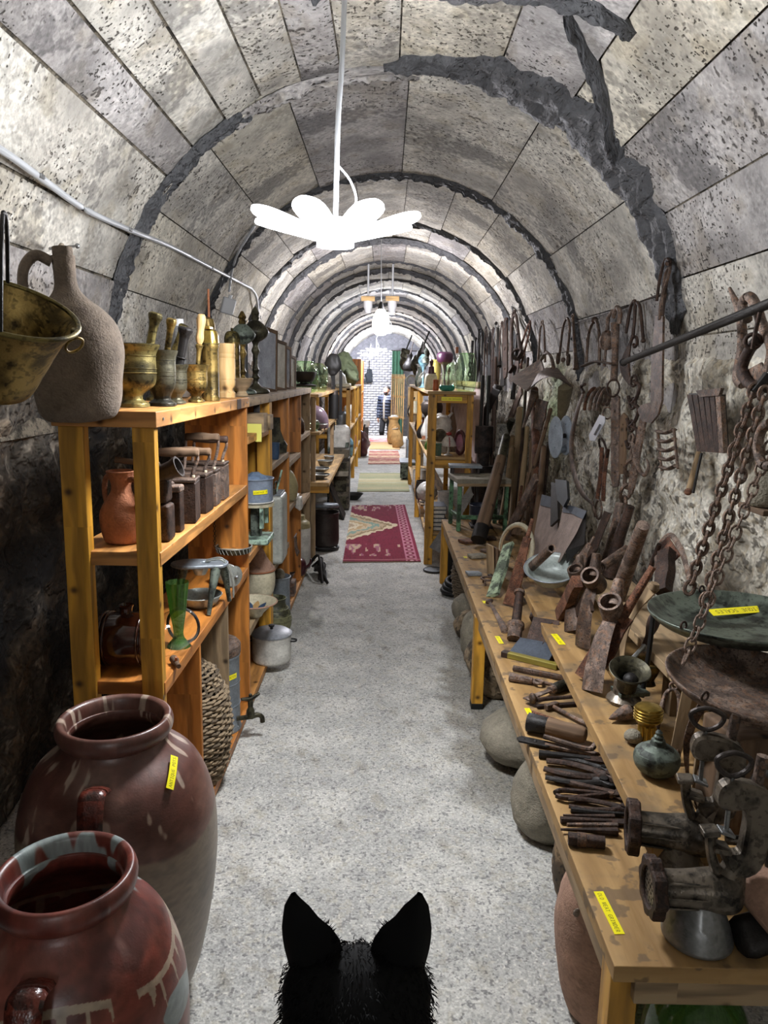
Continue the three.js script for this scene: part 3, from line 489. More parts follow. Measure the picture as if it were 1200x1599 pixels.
// ---- two great storage jars on the floor ----
function grimy(key, fn) { return T[key] = dtex(512, fn, true, 1); }
function lathUV(parent, name, g, m) { const o = new THREE.Mesh(g, m); o.name = name; o.castShadow = o.receiveShadow = true; parent.add(o); return o; }
function bigJar(label, p, H, Rm, Rr, tex, turn, tilt = 0) {
  const o = thing('storage_jar', label, 'jar', p, [0, turn, tilt]);
  const out = spl([[Rm * 0.62, 0], [Rm * 0.78, H * 0.12], [Rm * 0.95, H * 0.38], [Rm, H * 0.58], [Rm * 0.96, H * 0.72], [Rm * 0.8, H * 0.84], [Rr * 1.06, H * 0.915], [Rr * 0.99, H * 0.94], [Rr * 1.0, H * 0.955]], 44), t = 0.012;
  const inn = out.map(([r, y]) => [Math.max(0.001, r - t), y + (y < 0.02 ? t : 0)]).reverse();
  const g = lathe([[0.001, 0], ...out, ...inn, [0.001, t]], 64, false);
  const c = new THREE.MeshPhysicalMaterial({ map: tex, roughness: 0.42, clearcoat: 0.35, clearcoatRoughness: 0.3, bumpMap: T.bump, bumpScale: 0.0006 });
  // uv: u round, v height over the outside
  const pp = g.attributes.position, uv = g.attributes.uv; for (let i = 0; i < pp.count; i++) { uv.setY(i, pp.getY(i) / H); }
  lathUV(o, 'body', g, c);
  const rim = lathe(spl([[Rr * 0.92, H * 0.935], [Rr * 1.02, H * 0.935], [Rr * 1.13, H * 0.955], [Rr * 1.15, H * 0.98], [Rr * 1.08, H], [Rr * 0.98, H * 0.995], [Rr * 0.93, H * 0.97], [Rr * 0.92, H * 0.935]], 26), 56, false);
  const ru = rim.attributes.uv; for (let i = 0; i < ru.count; i++) ru.setY(i, 0.93 + 0.06 * ru.getY(i)); lathUV(o, 'rim', rim, c);
  for (const s of [1, -1]) { const y1 = H * 0.88, y2 = H * 0.70, r1 = Rm * 0.76, r2 = Rm * 0.95; part(o, 'handle', sweep([[0, y1, s * r1], [0, y1 + 0.012, s * (r1 + 0.045)], [0, (y1 + y2) / 2 + 0.01, s * (r2 + 0.03)], [0, y2, s * (r2 - 0.005)]], [0.03, 0.028, 0.026, 0.03], { n: 10, seg: 18, flat: 0.38, up: [1, 0, 0].map((q, i) => [0, 0.3, 1][i]) }), M.glazeR); }
  return o;
}
T.jarB = dtex(512, (u, v) => {
  const e = 0.05 * (fb(u, v, 6, 1001, 4) - 0.5) + 0.025 * Math.sin(u * 12.57), up = ss(0.675, 0.69, v + e), dr = fb(u, v * 0.25, 24, 1011, 2);
  let c = mix3([138, 124, 104], [118, 98, 82], fb(u, v, 5, 1021, 4)); c = mix3(c, [86, 74, 64], 0.5 * ss(0.55, 0.75, fb(u, v, 10, 1031, 4)));
  const gl = mix3([84, 50, 42], [112, 80, 70], ss(0.35, 0.7, fb(u, v, 9, 1041, 4))); c = mix3(c, gl, up);
  c = mix3(c, [188, 176, 158], 0.7 * up * ss(0.68, 0.74, fb(u, v * 0.3, 30, 1051, 3)));
  const f = 0.85 + 0.3 * fb(u, v, 70, 1061, 2); return [c[0] * f, c[1] * f, c[2] * f];
}, true, 1);
T.jarA = dtex(512, (u, v) => {
  let c = mix3([108, 48, 38], [132, 76, 64], ss(0.3, 0.7, fb(u, v, 5, 1101, 4))); c = mix3(c, [58, 26, 24], 0.6 * ss(0.5, 0.7, fb(u, v, 8, 1111, 4))); c = mix3(c, [150, 128, 120], 0.4 * ss(0.6, 0.75, fb(u, v * 0.4, 20, 1121, 3)));
  const bl = ss(0.635, 0.655, fb(u, v, 9, 1131, 3)); c = mix3(c, [142, 160, 160], 0.9 * bl);
  const line = 0.80 + 0.022 * Math.sin(u * 18.85 + 1), drip = 0.07 * ss(0.45, 0.7, vn(u, 0.3, 128, 7)) * ss(0.4, 0.6, vn(u, 0.7, 8, 3)); if (v < line + 0.009 && v > line - 0.008 - drip && vn(u, 0.5, 16, 12) > 0.22) c = mix3(c, [176, 164, 142], 0.85);
  const f = 0.82 + 0.36 * fb(u, v, 60, 1141, 2); return [c[0] * f, c[1] * f, c[2] * f];
}, true, 1);
{
  const B = bigJar('tall glazed jar with brown shoulder and grey body standing in front of the shelves', [-0.635, 0, -1.68], 0.765, 0.235, 0.118, T.jarB, 0.12);
  tape(B, 'ANTIQUE POTS', 0.085, 0.019, [0, 0, 0], [0, 0, 0], 0.3);
  const tp = B.children[B.children.length - 1], a = 0.5; tp.position.set(0.148, 0.668, 0.098); tp.rotation.order = 'YXZ'; tp.rotation.set(-0.78, 0.985, 0.75);
  bigJar('dark red glazed storage jar with chipped pale blue paint on its rim', [-0.535, 0, -1.155], 0.735, 0.20, 0.104, T.jarA, 0.1);
}
// ---- clay jug on strings, nail, brass bucket ----
{
  const p = D(128, 655, 1.93), o = thing('clay_jug', 'big grey clay jug with one handle tied by string to a nail', 'jug', p, [0, 0.5, 0.06]);
  part(o, 'body', rough(lathe(spl([[0.001, 0], [0.075, 0.0], [0.095, 0.02], [0.108, 0.09], [0.118, 0.17], [0.112, 0.22], [0.085, 0.265], [0.045, 0.30], [0.027, 0.325], [0.026, 0.375], [0.028, 0.40]], 50), 48, false), 0.004, 9), M.clayG);
  part(o, 'spout', vessel([[0.022, 0.35], [0.024, 0.39], [0.024, 0.42]], 0.005, 20, 8), M.clayG);
  part(o, 'handle', sweep([[-0.028, 0.385, 0], [-0.06, 0.40, 0], [-0.088, 0.375, 0], [-0.098, 0.325, 0], [-0.088, 0.275, 0], [-0.07, 0.262, 0]], [0.013, 0.013, 0.012, 0.013, 0.014], { n: 10, seg: 26 }), M.clayG);
  const nb = PV(78, 388, 1.25), nt = D(121, 384, 2.42); const n = thing('iron_nail', 'long iron nail driven into the vault above the clay jug', 'nail');
  part(n, 'shank', bar(nb, nt, 0.005, 0.004), M.steel); part(n, 'head', sp(0.008, nt.toArray()), M.steel);
  const s = thing('jug_string', 'pale string looped from the nail to the clay jug handle', 'string'), k = nb.clone().lerp(nt, 0.45), h = D(90, 476, 1.96), h2 = D(97, 470, 1.95);
  part(s, 'strand', sweep([k.clone().add(V(-0.004, 0.006, 0)), k.clone().lerp(h, 0.5), h, h.clone().add(V(0.004, -0.02, 0.01))], 0.0028, { n: 6 }), M.rope); part(s, 'strand', sweep([k.clone().add(V(0.006, 0.006, 0)), k.clone().lerp(h2, 0.5), h2], 0.0028, { n: 6 }), M.rope); part(s, 'knot', sp(0.011, k.toArray(), [1, 1.3, 1]), M.rope);
}
{
  const o = thing('brass_bucket', 'tarnished brass bucket with a ring handle hanging beside the clay jug', 'bucket', D(-6, 545, 1.45), [0.45, 0.35, -0.42]);
  part(o, 'bowl', vessel([[0.055, -0.09], [0.075, -0.075], [0.092, -0.02], [0.112, 0.05], [0.13, 0.085]], 0.003, 44), M.brass); part(o, 'rolled_rim', to(0.13, 0.005, [0, 0.086, 0], [Math.PI / 2, 0, 0], 44), M.brassD);
  part(o, 'ring', to(0.018, 0.0028, [0.128, 0.055, 0.02], [0.3, 0.6, 0], 22), M.brass); part(o, 'lug', bx(0.012, 0.02, 0.014, [0.122, 0.076, 0.016]), M.brassD);
  part(o, 'bail', sweep([[0, 0.085, 0.13], [-0.02, 0.2, 0.1], [-0.03, 0.25, 0], [-0.02, 0.2, -0.1], [0, 0.085, -0.13]], 0.004, { n: 8 }), M.ironD);
}
// ---- top of the shelves ----
const GR = 'brass mortars on the shelf top';
function mortar(label, p, R, H, m, foot = 0.6, o2 = {}) {
  const o = thing('mortar', label, 'mortar', p); part(o, 'cup', vessel([[R * foot, 0], [R * foot * 0.98, H * 0.05], [R * foot * 0.62, H * 0.12], [R * foot * 0.66, H * 0.2], [R * 0.80, H * 0.36], [R * 0.86, H * 0.6], [R * 0.87, H * 0.86], [R * 0.97, H * 0.95], [R * 1.02, H]], R * 0.09, 40, 40), m);
  for (const q of [0.55, 0.62, 0.82]) part(o, 'band', to(R * 0.865, R * 0.018, [0, H * q, 0], [Math.PI / 2, 0, 0], 36), m); return o;
}
function pestle(label, p, L, r, m, rot, m2) { const o = thing('pestle', label, 'pestle', p, rot); part(o, 'shaft', lathe(spl([[0.001, 0], [r * 1.1, 0.004], [r * 1.15, L * 0.1], [r * 0.8, L * 0.25], [r * 0.72, L * 0.6], [r * 0.85, L * 0.86], [r * 1.15, L * 0.93], [r * 1.2, L * 0.975], [r * 0.8, L], [0.001, L]], 36), 20), m); part(o, 'collar', to(r * 0.86, r * 0.14, [0, L * 0.5, 0], [Math.PI / 2, 0, 0], 20), m2 || m); return o; }
{
  const a = S(207, 640, -0.745, TOPY); mortar('largest brass mortar on the shelf top, next to the clay jug', a, 0.083, 0.178, M.brassD); pestle('long bronze pestle standing in the largest brass mortar', [a.x + 0.03, TOPY + 0.05, a.z], 0.225, 0.0165, M.brassD, [0, 0, -0.22]);
  const b = S(246, 635, -0.83, TOPY); mortar('brass mortar half hidden behind the largest mortar', b, 0.062, 0.17, M.brassD, 0.62); pestle('brass pestle leaning out of the half hidden mortar', [b.x + 0.01, TOPY + 0.05, b.z], 0.24, 0.0155, M.brassD, [0, 0, -0.42]);
  const c = S(254, 637, -0.685, TOPY); mortar('slender bell shaped mortar with a grey metal foot', c, 0.05, 0.165, M.bronze, 0.85); pestle('brass pestle leaning in the bell shaped mortar', [c.x, TOPY + 0.05, c.z], 0.215, 0.013, M.brass, [0.1, 0, -0.2]);
  const d = S(275, 632, -0.69, TOPY); mortar('small dark bronze mortar behind the bell shaped one', d, 0.044, 0.125, M.bronze, 0.75); pestle('thick dark iron pestle in the small bronze mortar', [d.x, TOPY + 0.05, d.z], 0.2, 0.02, M.ironD, [0, 0, -0.2]);
  const e = S(307, 631, -0.665, TOPY); mortar('small bright brass goblet mortar beside the brass grinder', e, 0.046, 0.128, M.brass, 0.62); const ep = pestle('brass pestle with a turned wooden end in the goblet mortar', [e.x, TOPY + 0.045, e.z], 0.155, 0.0105, M.brass, [0, 0, -0.1]);
  part(ep, 'wood_grip', lathe(spl([[0.006, 0.15], [0.014, 0.17], [0.012, 0.2], [0.016, 0.235], [0.011, 0.255], [0.001, 0.257]], 16), 16), M.turned);
  const g = S(330, 629, -0.648, TOPY); const gr = thing('brass_grinder', 'tall narrow brass hand grinder cylinder with a stepped cap', 'grinder', g); part(gr, 'barrel', lathe([[0.001, 0], [0.032, 0], [0.033, 0.01], [0.031, 0.016], [0.031, 0.19], [0.033, 0.195], [0.033, 0.205], [0.001, 0.206]], 30), M.brass); part(gr, 'cap', lathe([[0.033, 0.206], [0.032, 0.235], [0.026, 0.252], [0.012, 0.258], [0.001, 0.258]], 28), M.brassL); part(gr, 'crank_lug', bx(0.02, 0.012, 0.05, [0, 0.262, 0.012]), M.brassL); part(gr, 'ring', to(0.0325, 0.0025, [0, 0.206, 0], [Math.PI / 2, 0, 0], 28), M.brassD);
  const g2 = S(325, 600, -0.77, TOPY), h = thing('brass_grinder', 'taller brass grinder with crank rod behind the narrow one', 'grinder', g2); part(h, 'barrel', lathe([[0.001, 0], [0.036, 0], [0.036, 0.3], [0.03, 0.325], [0.012, 0.335], [0.001, 0.336]], 26), M.brass); part(h, 'rod', cy(0.005, 0.005, 0.12, [0.01, 0.39, 0]), M.clay); part(h, 'band', to(0.0365, 0.003, [0, 0.28, 0], [Math.PI / 2, 0, 0], 26), M.brassD);
  const w = S(353, 626, -0.672, TOPY), wc = thing('wooden_canister', 'pale turned wooden canister with ringed grooves', 'canister', w); part(wc, 'body', lathe([[0.001, 0], [0.040, 0], [0.041, 0.02], [0.034, 0.028], [0.034, 0.036], [0.041, 0.046], [0.041, 0.07], [0.0395, 0.073], [0.041, 0.078], [0.041, 0.16], [0.0395, 0.163], [0.041, 0.168], [0.041, 0.178], [0.0395, 0.181], [0.041, 0.186], [0.041, 0.222], [0.033, 0.222], [0.033, 0.20], [0.001, 0.2]], 34), M.turned); part(wc, 'plug', cy(0.028, 0.028, 0.03, [0, 0.205, 0]), M.turned);
  const bc = S(364, 615, -0.75, TOPY), bd = thing('brass_canister', 'domed brass canister behind the wooden canister', 'canister', bc); part(bd, 'body', lathe(spl([[0.001, 0], [0.037, 0.002], [0.037, 0.1], [0.037, 0.25]], 12), 26), M.brass); part(bd, 'dome_lid', lathe(spl([[0.039, 0.248], [0.037, 0.275], [0.026, 0.297], [0.001, 0.305]], 12), 26), M.brassD); part(bd, 'knob', sp(0.007, [0, 0.31, 0]), M.brassD);
  const th = S(283, 600, -0.83, TOPY), tt = thing('chrome_flask', 'shiny chrome and glass flask among the pestles', 'flask', th); part(tt, 'body', lathe(spl([[0.001, 0], [0.032, 0.003], [0.034, 0.1], [0.034, 0.22], [0.026, 0.25], [0.022, 0.28], [0.001, 0.285]], 24), 24), M.steel); part(tt, 'cap', cy(0.016, 0.018, 0.03, [0, 0.295, 0]), M.plastic);
  const bl = S(378, 616, -0.66, TOPY), bo = thing('footed_bowl', 'small pewter footed bowl at the edge of the shelf top', 'bowl', bl); part(bo, 'bowl', vessel([[0.026, 0], [0.024, 0.012], [0.02, 0.02], [0.035, 0.04], [0.05, 0.07], [0.054, 0.078]], 0.006, 30), M.pineG); part(bo, 'foot', cy(0.027, 0.03, 0.01, [0, 0.005, 0]), M.pineG);
  const lampB = (label, p, s, m1, m2, m3) => { const o = thing('oil_lamp', label, 'oil lamp', p);
    part(o, 'foot', lathe(spl([[0.001, 0], [0.066, 0.002], [0.06, 0.018], [0.03, 0.03], [0.016, 0.045]], 18).map(q => [q[0] * s, q[1] * s]), 28), m1); part(o, 'stem', lathe(spl([[0.014, 0.04], [0.011, 0.06], [0.019, 0.075], [0.01, 0.09], [0.017, 0.11], [0.011, 0.13], [0.013, 0.18], [0.02, 0.2], [0.012, 0.225], [0.02, 0.245]], 44).map(q => [q[0] * s, q[1] * s]), 18), m2);
    part(o, 'reservoir', lathe(spl([[0.015, 0.24], [0.05, 0.262], [0.064, 0.285], [0.062, 0.298], [0.035, 0.328], [0.018, 0.34], [0.001, 0.342]], 26).map(q => [q[0] * s, q[1] * s]), 30), m3); part(o, 'burner', lathe([[0.001, 0.34], [0.016, 0.34], [0.02, 0.352], [0.015, 0.362], [0.021, 0.374], [0.014, 0.388], [0.006, 0.402], [0.001, 0.404]].map(q => [q[0] * s, q[1] * s]), 18), m2); part(o, 'wick_wheel', cy(0.008 * s, 0.008 * s, 0.004, [0.026 * s, 0.355 * s, 0], [0, 0, 1.57], 12), m2); return o; };
  lampB('greenish brass oil lamp with a wide flat reservoir', S(380, 612, -0.715, TOPY), 1.0, M.verdi, M.brass, M.verdi); lampB('tall dark pewter oil lamp standing before the picture frames', S(400, 610, -0.69, TOPY), 1.1, M.bronze, M.bronze, M.bronze);
}
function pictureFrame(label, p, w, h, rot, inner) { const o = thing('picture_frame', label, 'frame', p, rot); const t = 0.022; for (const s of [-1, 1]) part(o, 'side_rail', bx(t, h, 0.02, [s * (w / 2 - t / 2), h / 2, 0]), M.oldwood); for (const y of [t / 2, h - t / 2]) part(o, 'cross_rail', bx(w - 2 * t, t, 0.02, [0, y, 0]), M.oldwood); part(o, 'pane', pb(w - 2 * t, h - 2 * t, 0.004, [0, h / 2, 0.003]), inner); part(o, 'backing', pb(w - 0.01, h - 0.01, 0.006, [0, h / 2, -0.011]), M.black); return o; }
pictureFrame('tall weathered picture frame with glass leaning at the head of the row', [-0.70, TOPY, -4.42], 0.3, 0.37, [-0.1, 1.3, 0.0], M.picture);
pictureFrame('second weathered frame in the leaning row of frames', [-0.70, TOPY, -4.85], 0.3, 0.32, [-0.1, 1.3, 0], M.white);
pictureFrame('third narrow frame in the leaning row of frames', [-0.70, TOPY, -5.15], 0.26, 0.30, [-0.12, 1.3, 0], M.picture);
pictureFrame('small last frame in the leaning row beside the folded lace', [-0.69, TOPY, -5.42], 0.22, 0.24, [-0.12, 1.3, 0], M.white);
one('black_board', 'black board standing upright behind the pewter oil lamp', 'board', bx(0.02, 0.34, 0.22, [0, 0.17, 0]), M.black, [-0.775, TOPY, -4.12], [0, 0.35, 0]);
{ const o = thing('folded_lace', 'stack of folded white lace cloths behind the black brazier', 'cloth', [-0.80, TOPY, -5.75]); for (let i = 0; i < 6; i++) part(o, 'folded_cloth', rough(bx(0.2 - i * 0.006, 0.026, 0.34, [0, 0.014 + i * 0.027, 0]), 0.003, 12), M.white); }
{ const o = thing('brazier', 'black iron brazier bowl on a flat base on the shelf top', 'brazier', S(476, 607, -0.70, TOPY)); part(o, 'bowl', vessel([[0.06, 0.035], [0.075, 0.05], [0.10, 0.10], [0.105, 0.125]], 0.004, 28), M.ironD); part(o, 'base', lathe([[0.001, 0], [0.1, 0], [0.105, 0.012], [0.03, 0.03], [0.001, 0.034]], 28), M.ironD); for (let i = 0; i < 3; i++) part(o, 'leg', bar([0.05 * Math.cos(i * 2.1), 0.01, 0.05 * Math.sin(i * 2.1)], [0.06 * Math.cos(i * 2.1), 0.045, 0.06 * Math.sin(i * 2.1)], 0.006), M.ironD); }
// ---- near unit, upper row: terracotta jug and irons ----
{
  const o = thing('terracotta_jug', 'terracotta jug with two handles on the upper shelf', 'jug', [-0.755, 1.089, -2.13], -0.5);
  part(o, 'body', vessel([[0.04, 0], [0.05, 0.005], [0.062, 0.05], [0.062, 0.09], [0.045, 0.125], [0.03, 0.15], [0.029, 0.175], [0.038, 0.2], [0.041, 0.208]], 0.005, 40, 40), M.clay); for (const s of [-1, 1]) part(o, 'handle', sweep([[s * 0.03, 0.185, 0], [s * 0.055, 0.188, 0], [s * 0.068, 0.165, 0], [s * 0.066, 0.12, 0], [s * 0.052, 0.1, 0]], 0.009, { n: 10, seg: 20, flat: 0.7 }), M.clay);
  const q = thing('blue_rim_plate', 'white plate with a blue rim leaning behind the terracotta jug', 'plate', [-0.80, 1.16, -2.34], [1.35, 0.1, 0]); part(q, 'dish', lathe([[0.001, 0], [0.04, 0], [0.07, 0.012], [0.07, 0.016], [0.04, 0.005], [0.001, 0.005]], 32), M.whiteC); part(q, 'rim_band', to(0.068, 0.003, [0, 0.014, 0], [Math.PI / 2, 0, 0], 32), M.enamelB);
}
function boxIron(label, z, L, h, w, m, opt = {}) {
  const o = thing('charcoal_iron', label, 'iron', [-0.625, 1.089, z], opt.ry || 0);
  const sh = smooth2([[0, -w / 2], [-L * 0.45, -w / 2], [-L * 0.8, -w * 0.3], [-L, 0], [-L * 0.8, w * 0.3], [-L * 0.45, w / 2], [0, w / 2]], 30); sh[0] = [0, -w / 2];
  const pl_ = [[0, -w / 2], [-L * 0.4, -w / 2], [-L * 0.8, -w * 0.28], [-L, 0], [-L * 0.8, w * 0.28], [-L * 0.4, w / 2], [0, w / 2]];
  const g = ext(pl_, h, 0.004); g.rotateX(-Math.PI / 2); g.translate(0, h / 2, 0); part(o, 'body', g, m);
  const gl = ext(pl_.map(([a, b]) => [a * 1.02 + 0.002, b * 1.06]), 0.012, 0.003); gl.rotateX(-Math.PI / 2); gl.translate(0, h + 0.006, 0); part(o, 'lid', gl, M.rustG);
  for (const k of [0.2, 0.4, 0.6]) part(o, 'vent', ext([[-0.009, 0], [0.009, 0], [0, 0.012]], 0.003, 0.0004), M.black, [-L * k, h * 0.78, w * 0.5 + 0.002]);
  const hh = h + (opt.hh || 0.075); part(o, 'post', sweep([[-0.015, h + 0.01, 0], [-0.008, h + 0.035, 0], [0.006, hh - 0.015, 0], [-0.01, hh, 0]], 0.006, { n: 8, flat: 0.6 }), M.rust); part(o, 'post', sweep([[-L * 0.68, h + 0.01, 0], [-L * 0.66, h + 0.04, 0], [-L * 0.62, hh, 0]], 0.006, { n: 8 }), M.rust);
  part(o, 'handle', lathe(spl([[0.001, 0], [0.013, 0.002], [0.0135, 0.03], [0.017, L * 0.35], [0.0135, L * 0.62], [0.012, L * 0.7], [0.001, L * 0.702]], 20), 16), opt.hm || M.oldwood, [0.012, hh, 0], [0, 0, Math.PI / 2]);
  part(o, 'latch', bx(0.008, 0.03, 0.012, [-0.008, h + 0.004, 0]), M.cream); return o;
}
{
  const o = thing('chimney_iron', 'dark charcoal iron with an open chimney pipe, next to the front post', 'iron', [-0.632, 1.089, -2.17]);
  part(o, 'body', bx(0.17, 0.11, 0.07, [-0.075, 0.055, 0], [0, 0, 0], 0.01), M.rustD); part(o, 'upper_body', bx(0.15, 0.075, 0.068, [-0.07, 0.15, 0], [0, 0, 0], 0.012), M.rustD);
  part(o, 'chimney', lathe([[0.018, 0], [0.024, 0.0], [0.026, 0.07], [0.03, 0.085], [0.031, 0.092], [0.025, 0.092], [0.02, 0.07], [0.018, 0.01]], 24), M.iron, [-0.045, 0.185, 0.012], [0.15, 0, -1.15]); part(o, 'hinge_loop', to(0.011, 0.004, [-0.03, 0.225, 0.02]), M.iron); part(o, 'handle', bar([-0.15, 0.235, 0], [-0.02, 0.225, 0.015], 0.009), M.oldwood);
  const f = thing('small_iron', 'small flask shaped iron with a knob between the larger irons', 'iron', [-0.632, 1.089, -2.30]); part(f, 'body', bx(0.1, 0.125, 0.046, [-0.045, 0.063, 0], [0, 0, 0], 0.004), M.rustD); part(f, 'lid', bx(0.104, 0.022, 0.05, [-0.045, 0.135, 0], [0, 0, 0], 0.006), M.rust); part(f, 'knob', lathe([[0.001, 0], [0.012, 0], [0.012, 0.008], [0.006, 0.012], [0.01, 0.022], [0.011, 0.03], [0.001, 0.036]], 14), M.rust, [-0.03, 0.145, 0]);
  boxIron('broad charcoal iron with triangular vents and a thick wooden grip', -2.47, 0.2, 0.135, 0.1, M.rustD, { ry: 0.1, hh: 0.095 });
  boxIron('square charcoal iron standing third from the front post', -2.64, 0.2, 0.13, 0.085, M.rustD, { hh: 0.085, ry: -0.05 });
  boxIron('pale rusted charcoal iron with a flared sole', -2.78, 0.18, 0.125, 0.07, M.rust, { hh: 0.13, hm: M.oldwood });
  boxIron('last charcoal iron in the row, with a slotted heel', -2.93, 0.19, 0.135, 0.085, M.rust, { hh: 0.1, hm: M.darkwood });
}
// ---- near unit, middle row ----
{
  const o = thing('barrel_jug', 'glossy brown glazed barrel jug lying on the middle shelf', 'jug', [-0.76, 0.708, -2.14]); const g = lathe(spl([[0.001, -0.09], [0.066, -0.09], [0.073, -0.08], [0.08, -0.03], [0.082, 0], [0.08, 0.03], [0.073, 0.08], [0.066, 0.09], [0.001, 0.09]], 40), 40, false); g.rotateZ(Math.PI / 2); part(o, 'body', g, M.glazeB, [0, 0.083, 0]); for (const x of [-0.062, -0.05, 0.05, 0.062]) part(o, 'hoop', to(0.079, 0.004, [x, 0.083, 0], [0, Math.PI / 2, 0], 36), M.glazeB); part(o, 'spout', vessel([[0.02, 0.155], [0.018, 0.175], [0.023, 0.187]], 0.004, 18, 8), M.glazeB);
  const b = thing('glass_demijohn', 'clear glass bottle lying on its side with a wooden stopper', 'bottle', [-0.665, 0.708, -2.23], [0, -0.25, 0]); const bg = lathe(spl([[0.001, -0.1], [0.055, -0.098], [0.062, -0.07], [0.062, 0.03], [0.045, 0.07], [0.018, 0.09], [0.016, 0.11]], 30), 32, false); bg.rotateX(Math.PI / 2); part(b, 'bottle', bg, M.glass, [0, 0.064, 0]); part(b, 'base_ring', to(0.056, 0.005, [0, 0.064, -0.095], [0, 0, 0], 28), M.black); part(b, 'neck_ring', to(0.05, 0.004, [0, 0.064, 0.055], [0, 0, 0], 28), M.glass);
  const c = thing('wooden_tap', 'small turned wooden tap lying by the shelf edge', 'tap', [-0.63, 0.722, -2.16], [0, 0.5, 0]); part(c, 'plug', lathe([[0.001, 0], [0.012, 0], [0.013, 0.02], [0.009, 0.03], [0.007, 0.07], [0.001, 0.071]], 14), M.oldwood, [0, 0, 0], [Math.PI / 2, 0, 0]); part(c, 'key', bx(0.008, 0.03, 0.01, [0, 0.004, 0.04]), M.clay);
  const v = thing('green_vase', 'ribbed green glass vase with a flared foot', 'vase', S(279, 992, -0.652, 0.708)); const vg = new THREE.LatheGeometry(spl([[0.038, 0], [0.036, 0.006], [0.018, 0.03], [0.016, 0.055], [0.024, 0.11], [0.032, 0.18], [0.036, 0.215]], 34).map(p => new THREE.Vector2(...p)), 64); const vp = vg.attributes.position; for (let i = 0; i < vp.count; i++) { const a = Math.atan2(vp.getZ(i), vp.getX(i)), k = vp.getY(i) > 0.05 ? 1 + 0.05 * Math.cos(a * 10) : 1; vp.setX(i, vp.getX(i) * k); vp.setZ(i, vp.getZ(i) * k); } vg.computeVertexNormals(); part(v, 'bowl', vg, M.glassGD); part(v, 'foot', lathe([[0.001, 0], [0.038, 0], [0.036, 0.007], [0.02, 0.02], [0.001, 0.022]], 30), M.glassGD);
  const bw = S(313, 962, -0.69, 0.708), w = thing('aluminium_bowl', 'shallow aluminium bowl under the three legged press', 'bowl', bw); part(w, 'bowl', vessel([[0.05, 0], [0.06, 0.006], [0.076, 0.032], [0.082, 0.042]], 0.003, 40), M.alu); part(w, 'rim', to(0.082, 0.0025, [0, 0.043, 0], [Math.PI / 2, 0, 0], 40), M.alu);
  const t = thing('fruit_press', 'grey metal fruit press on three tapering legs straddling the bowl', 'press', [bw.x + 0.012, 0.708, bw.z + 0.03], 0.15);
  part(t, 'top_plate', [ext(smooth2([[-0.1, -0.02], [-0.06, -0.055], [0.03, -0.05], [0.085, -0.045], [0.1, 0], [0.085, 0.045], [0.03, 0.05], [-0.06, 0.055], [-0.1, 0.02]], 36), 0.012, 0.003, [circ(0.02, 0, 0.02)])].map(g => X(g, [0, 0.17, 0], [-Math.PI / 2, 0, 0])), M.zinc);
  part(t, 'hopper', vessel([[0.02, 0.13], [0.03, 0.15], [0.045, 0.168]], 0.003, 24, 10), M.alu);
  for (const [x, z, ex, ez] of [[0.06, 0.035, 0.035, 0.1], [0.08, -0.03, 0.10, -0.07], [-0.06, 0, -0.09, -0.02]]) part(t, 'leg', sweep([[x, 0.165, z], [mix(x, ex, 0.3), 0.12, mix(z, ez, 0.3)], [mix(x, ex, 0.7), 0.06, mix(z, ez, 0.7)], [ex, 0.003, ez]], [0.02, 0.016, 0.01, 0.008], { n: 10, seg: 16 }), M.verdi);
  for (const z of [-0.02, 0.01]) part(t, 'wire_handle', sweep([[0.02, 0.18, z], [0.08, 0.188, z + 0.01], [0.115, 0.12, z], [0.12, 0.04, z]], 0.003, { n: 6, seg: 18 }), M.alu);
  const k = S(352, 925, -0.655, 0.708), cp = thing('coffee_pot', 'small aluminium pot lying with its round lid towards the aisle', 'pot', [k.x, 0.708, k.z], [0, 0.9, 0]); const cg = lathe(spl([[0.001, -0.06], [0.03, -0.06], [0.042, -0.03], [0.045, 0.02], [0.036, 0.05]], 20), 28); cg.rotateX(Math.PI / 2); part(cp, 'body', cg, M.alu, [0, 0.047, 0]); part(cp, 'lid', lathe([[0.001, 0], [0.042, 0], [0.044, 0.008], [0.02, 0.016], [0.001, 0.018]], 28), M.alu, [0, 0.047, 0.05], [Math.PI / 2, 0, 0]); part(cp, 'knob', sp(0.008, [0, 0.047, 0.074]), M.steel);
  const hd = S(366, 900, -0.672, 0.78), hh = thing('hanging_tray', 'round pierced metal tray hanging by a chain from the shelf above', 'tray', hd); part(hh, 'dish', vessel([[0.06, 0], [0.075, 0.006], [0.08, 0.03]], 0.003, 40, 10), M.bronze); part(hh, 'rim', to(0.08, 0.003, [0, 0.031, 0], [Math.PI / 2, 0, 0], 40), M.alu); for (let i = 0; i < 26; i++) { const a = i / 26 * 6.283; part(hh, 'rib', bar([0.076 * Math.cos(a), 0.006, 0.076 * Math.sin(a)], [0.081 * Math.cos(a + 0.12), 0.028, 0.081 * Math.sin(a + 0.12)], 0.0022, 0.0022, 5), M.alu); } part(hh, 'plate', cy(0.06, 0.06, 0.004, [0, 0.012, 0], [0, 0, 0], 30), M.cream);
  const ch = []; for (let i = 0; i < 22; i++) ch.push(to(0.006, 0.0018, [-0.085, 0.03 + i * 0.0115, 0], [0, i % 2 ? 1.57 : 0, 0], 8)); part(hh, 'chain', ch, M.bronze); part(hh, 'arm', bar([-0.085, 0.03, 0], [-0.06, 0.02, 0], 0.003), M.bronze);
}
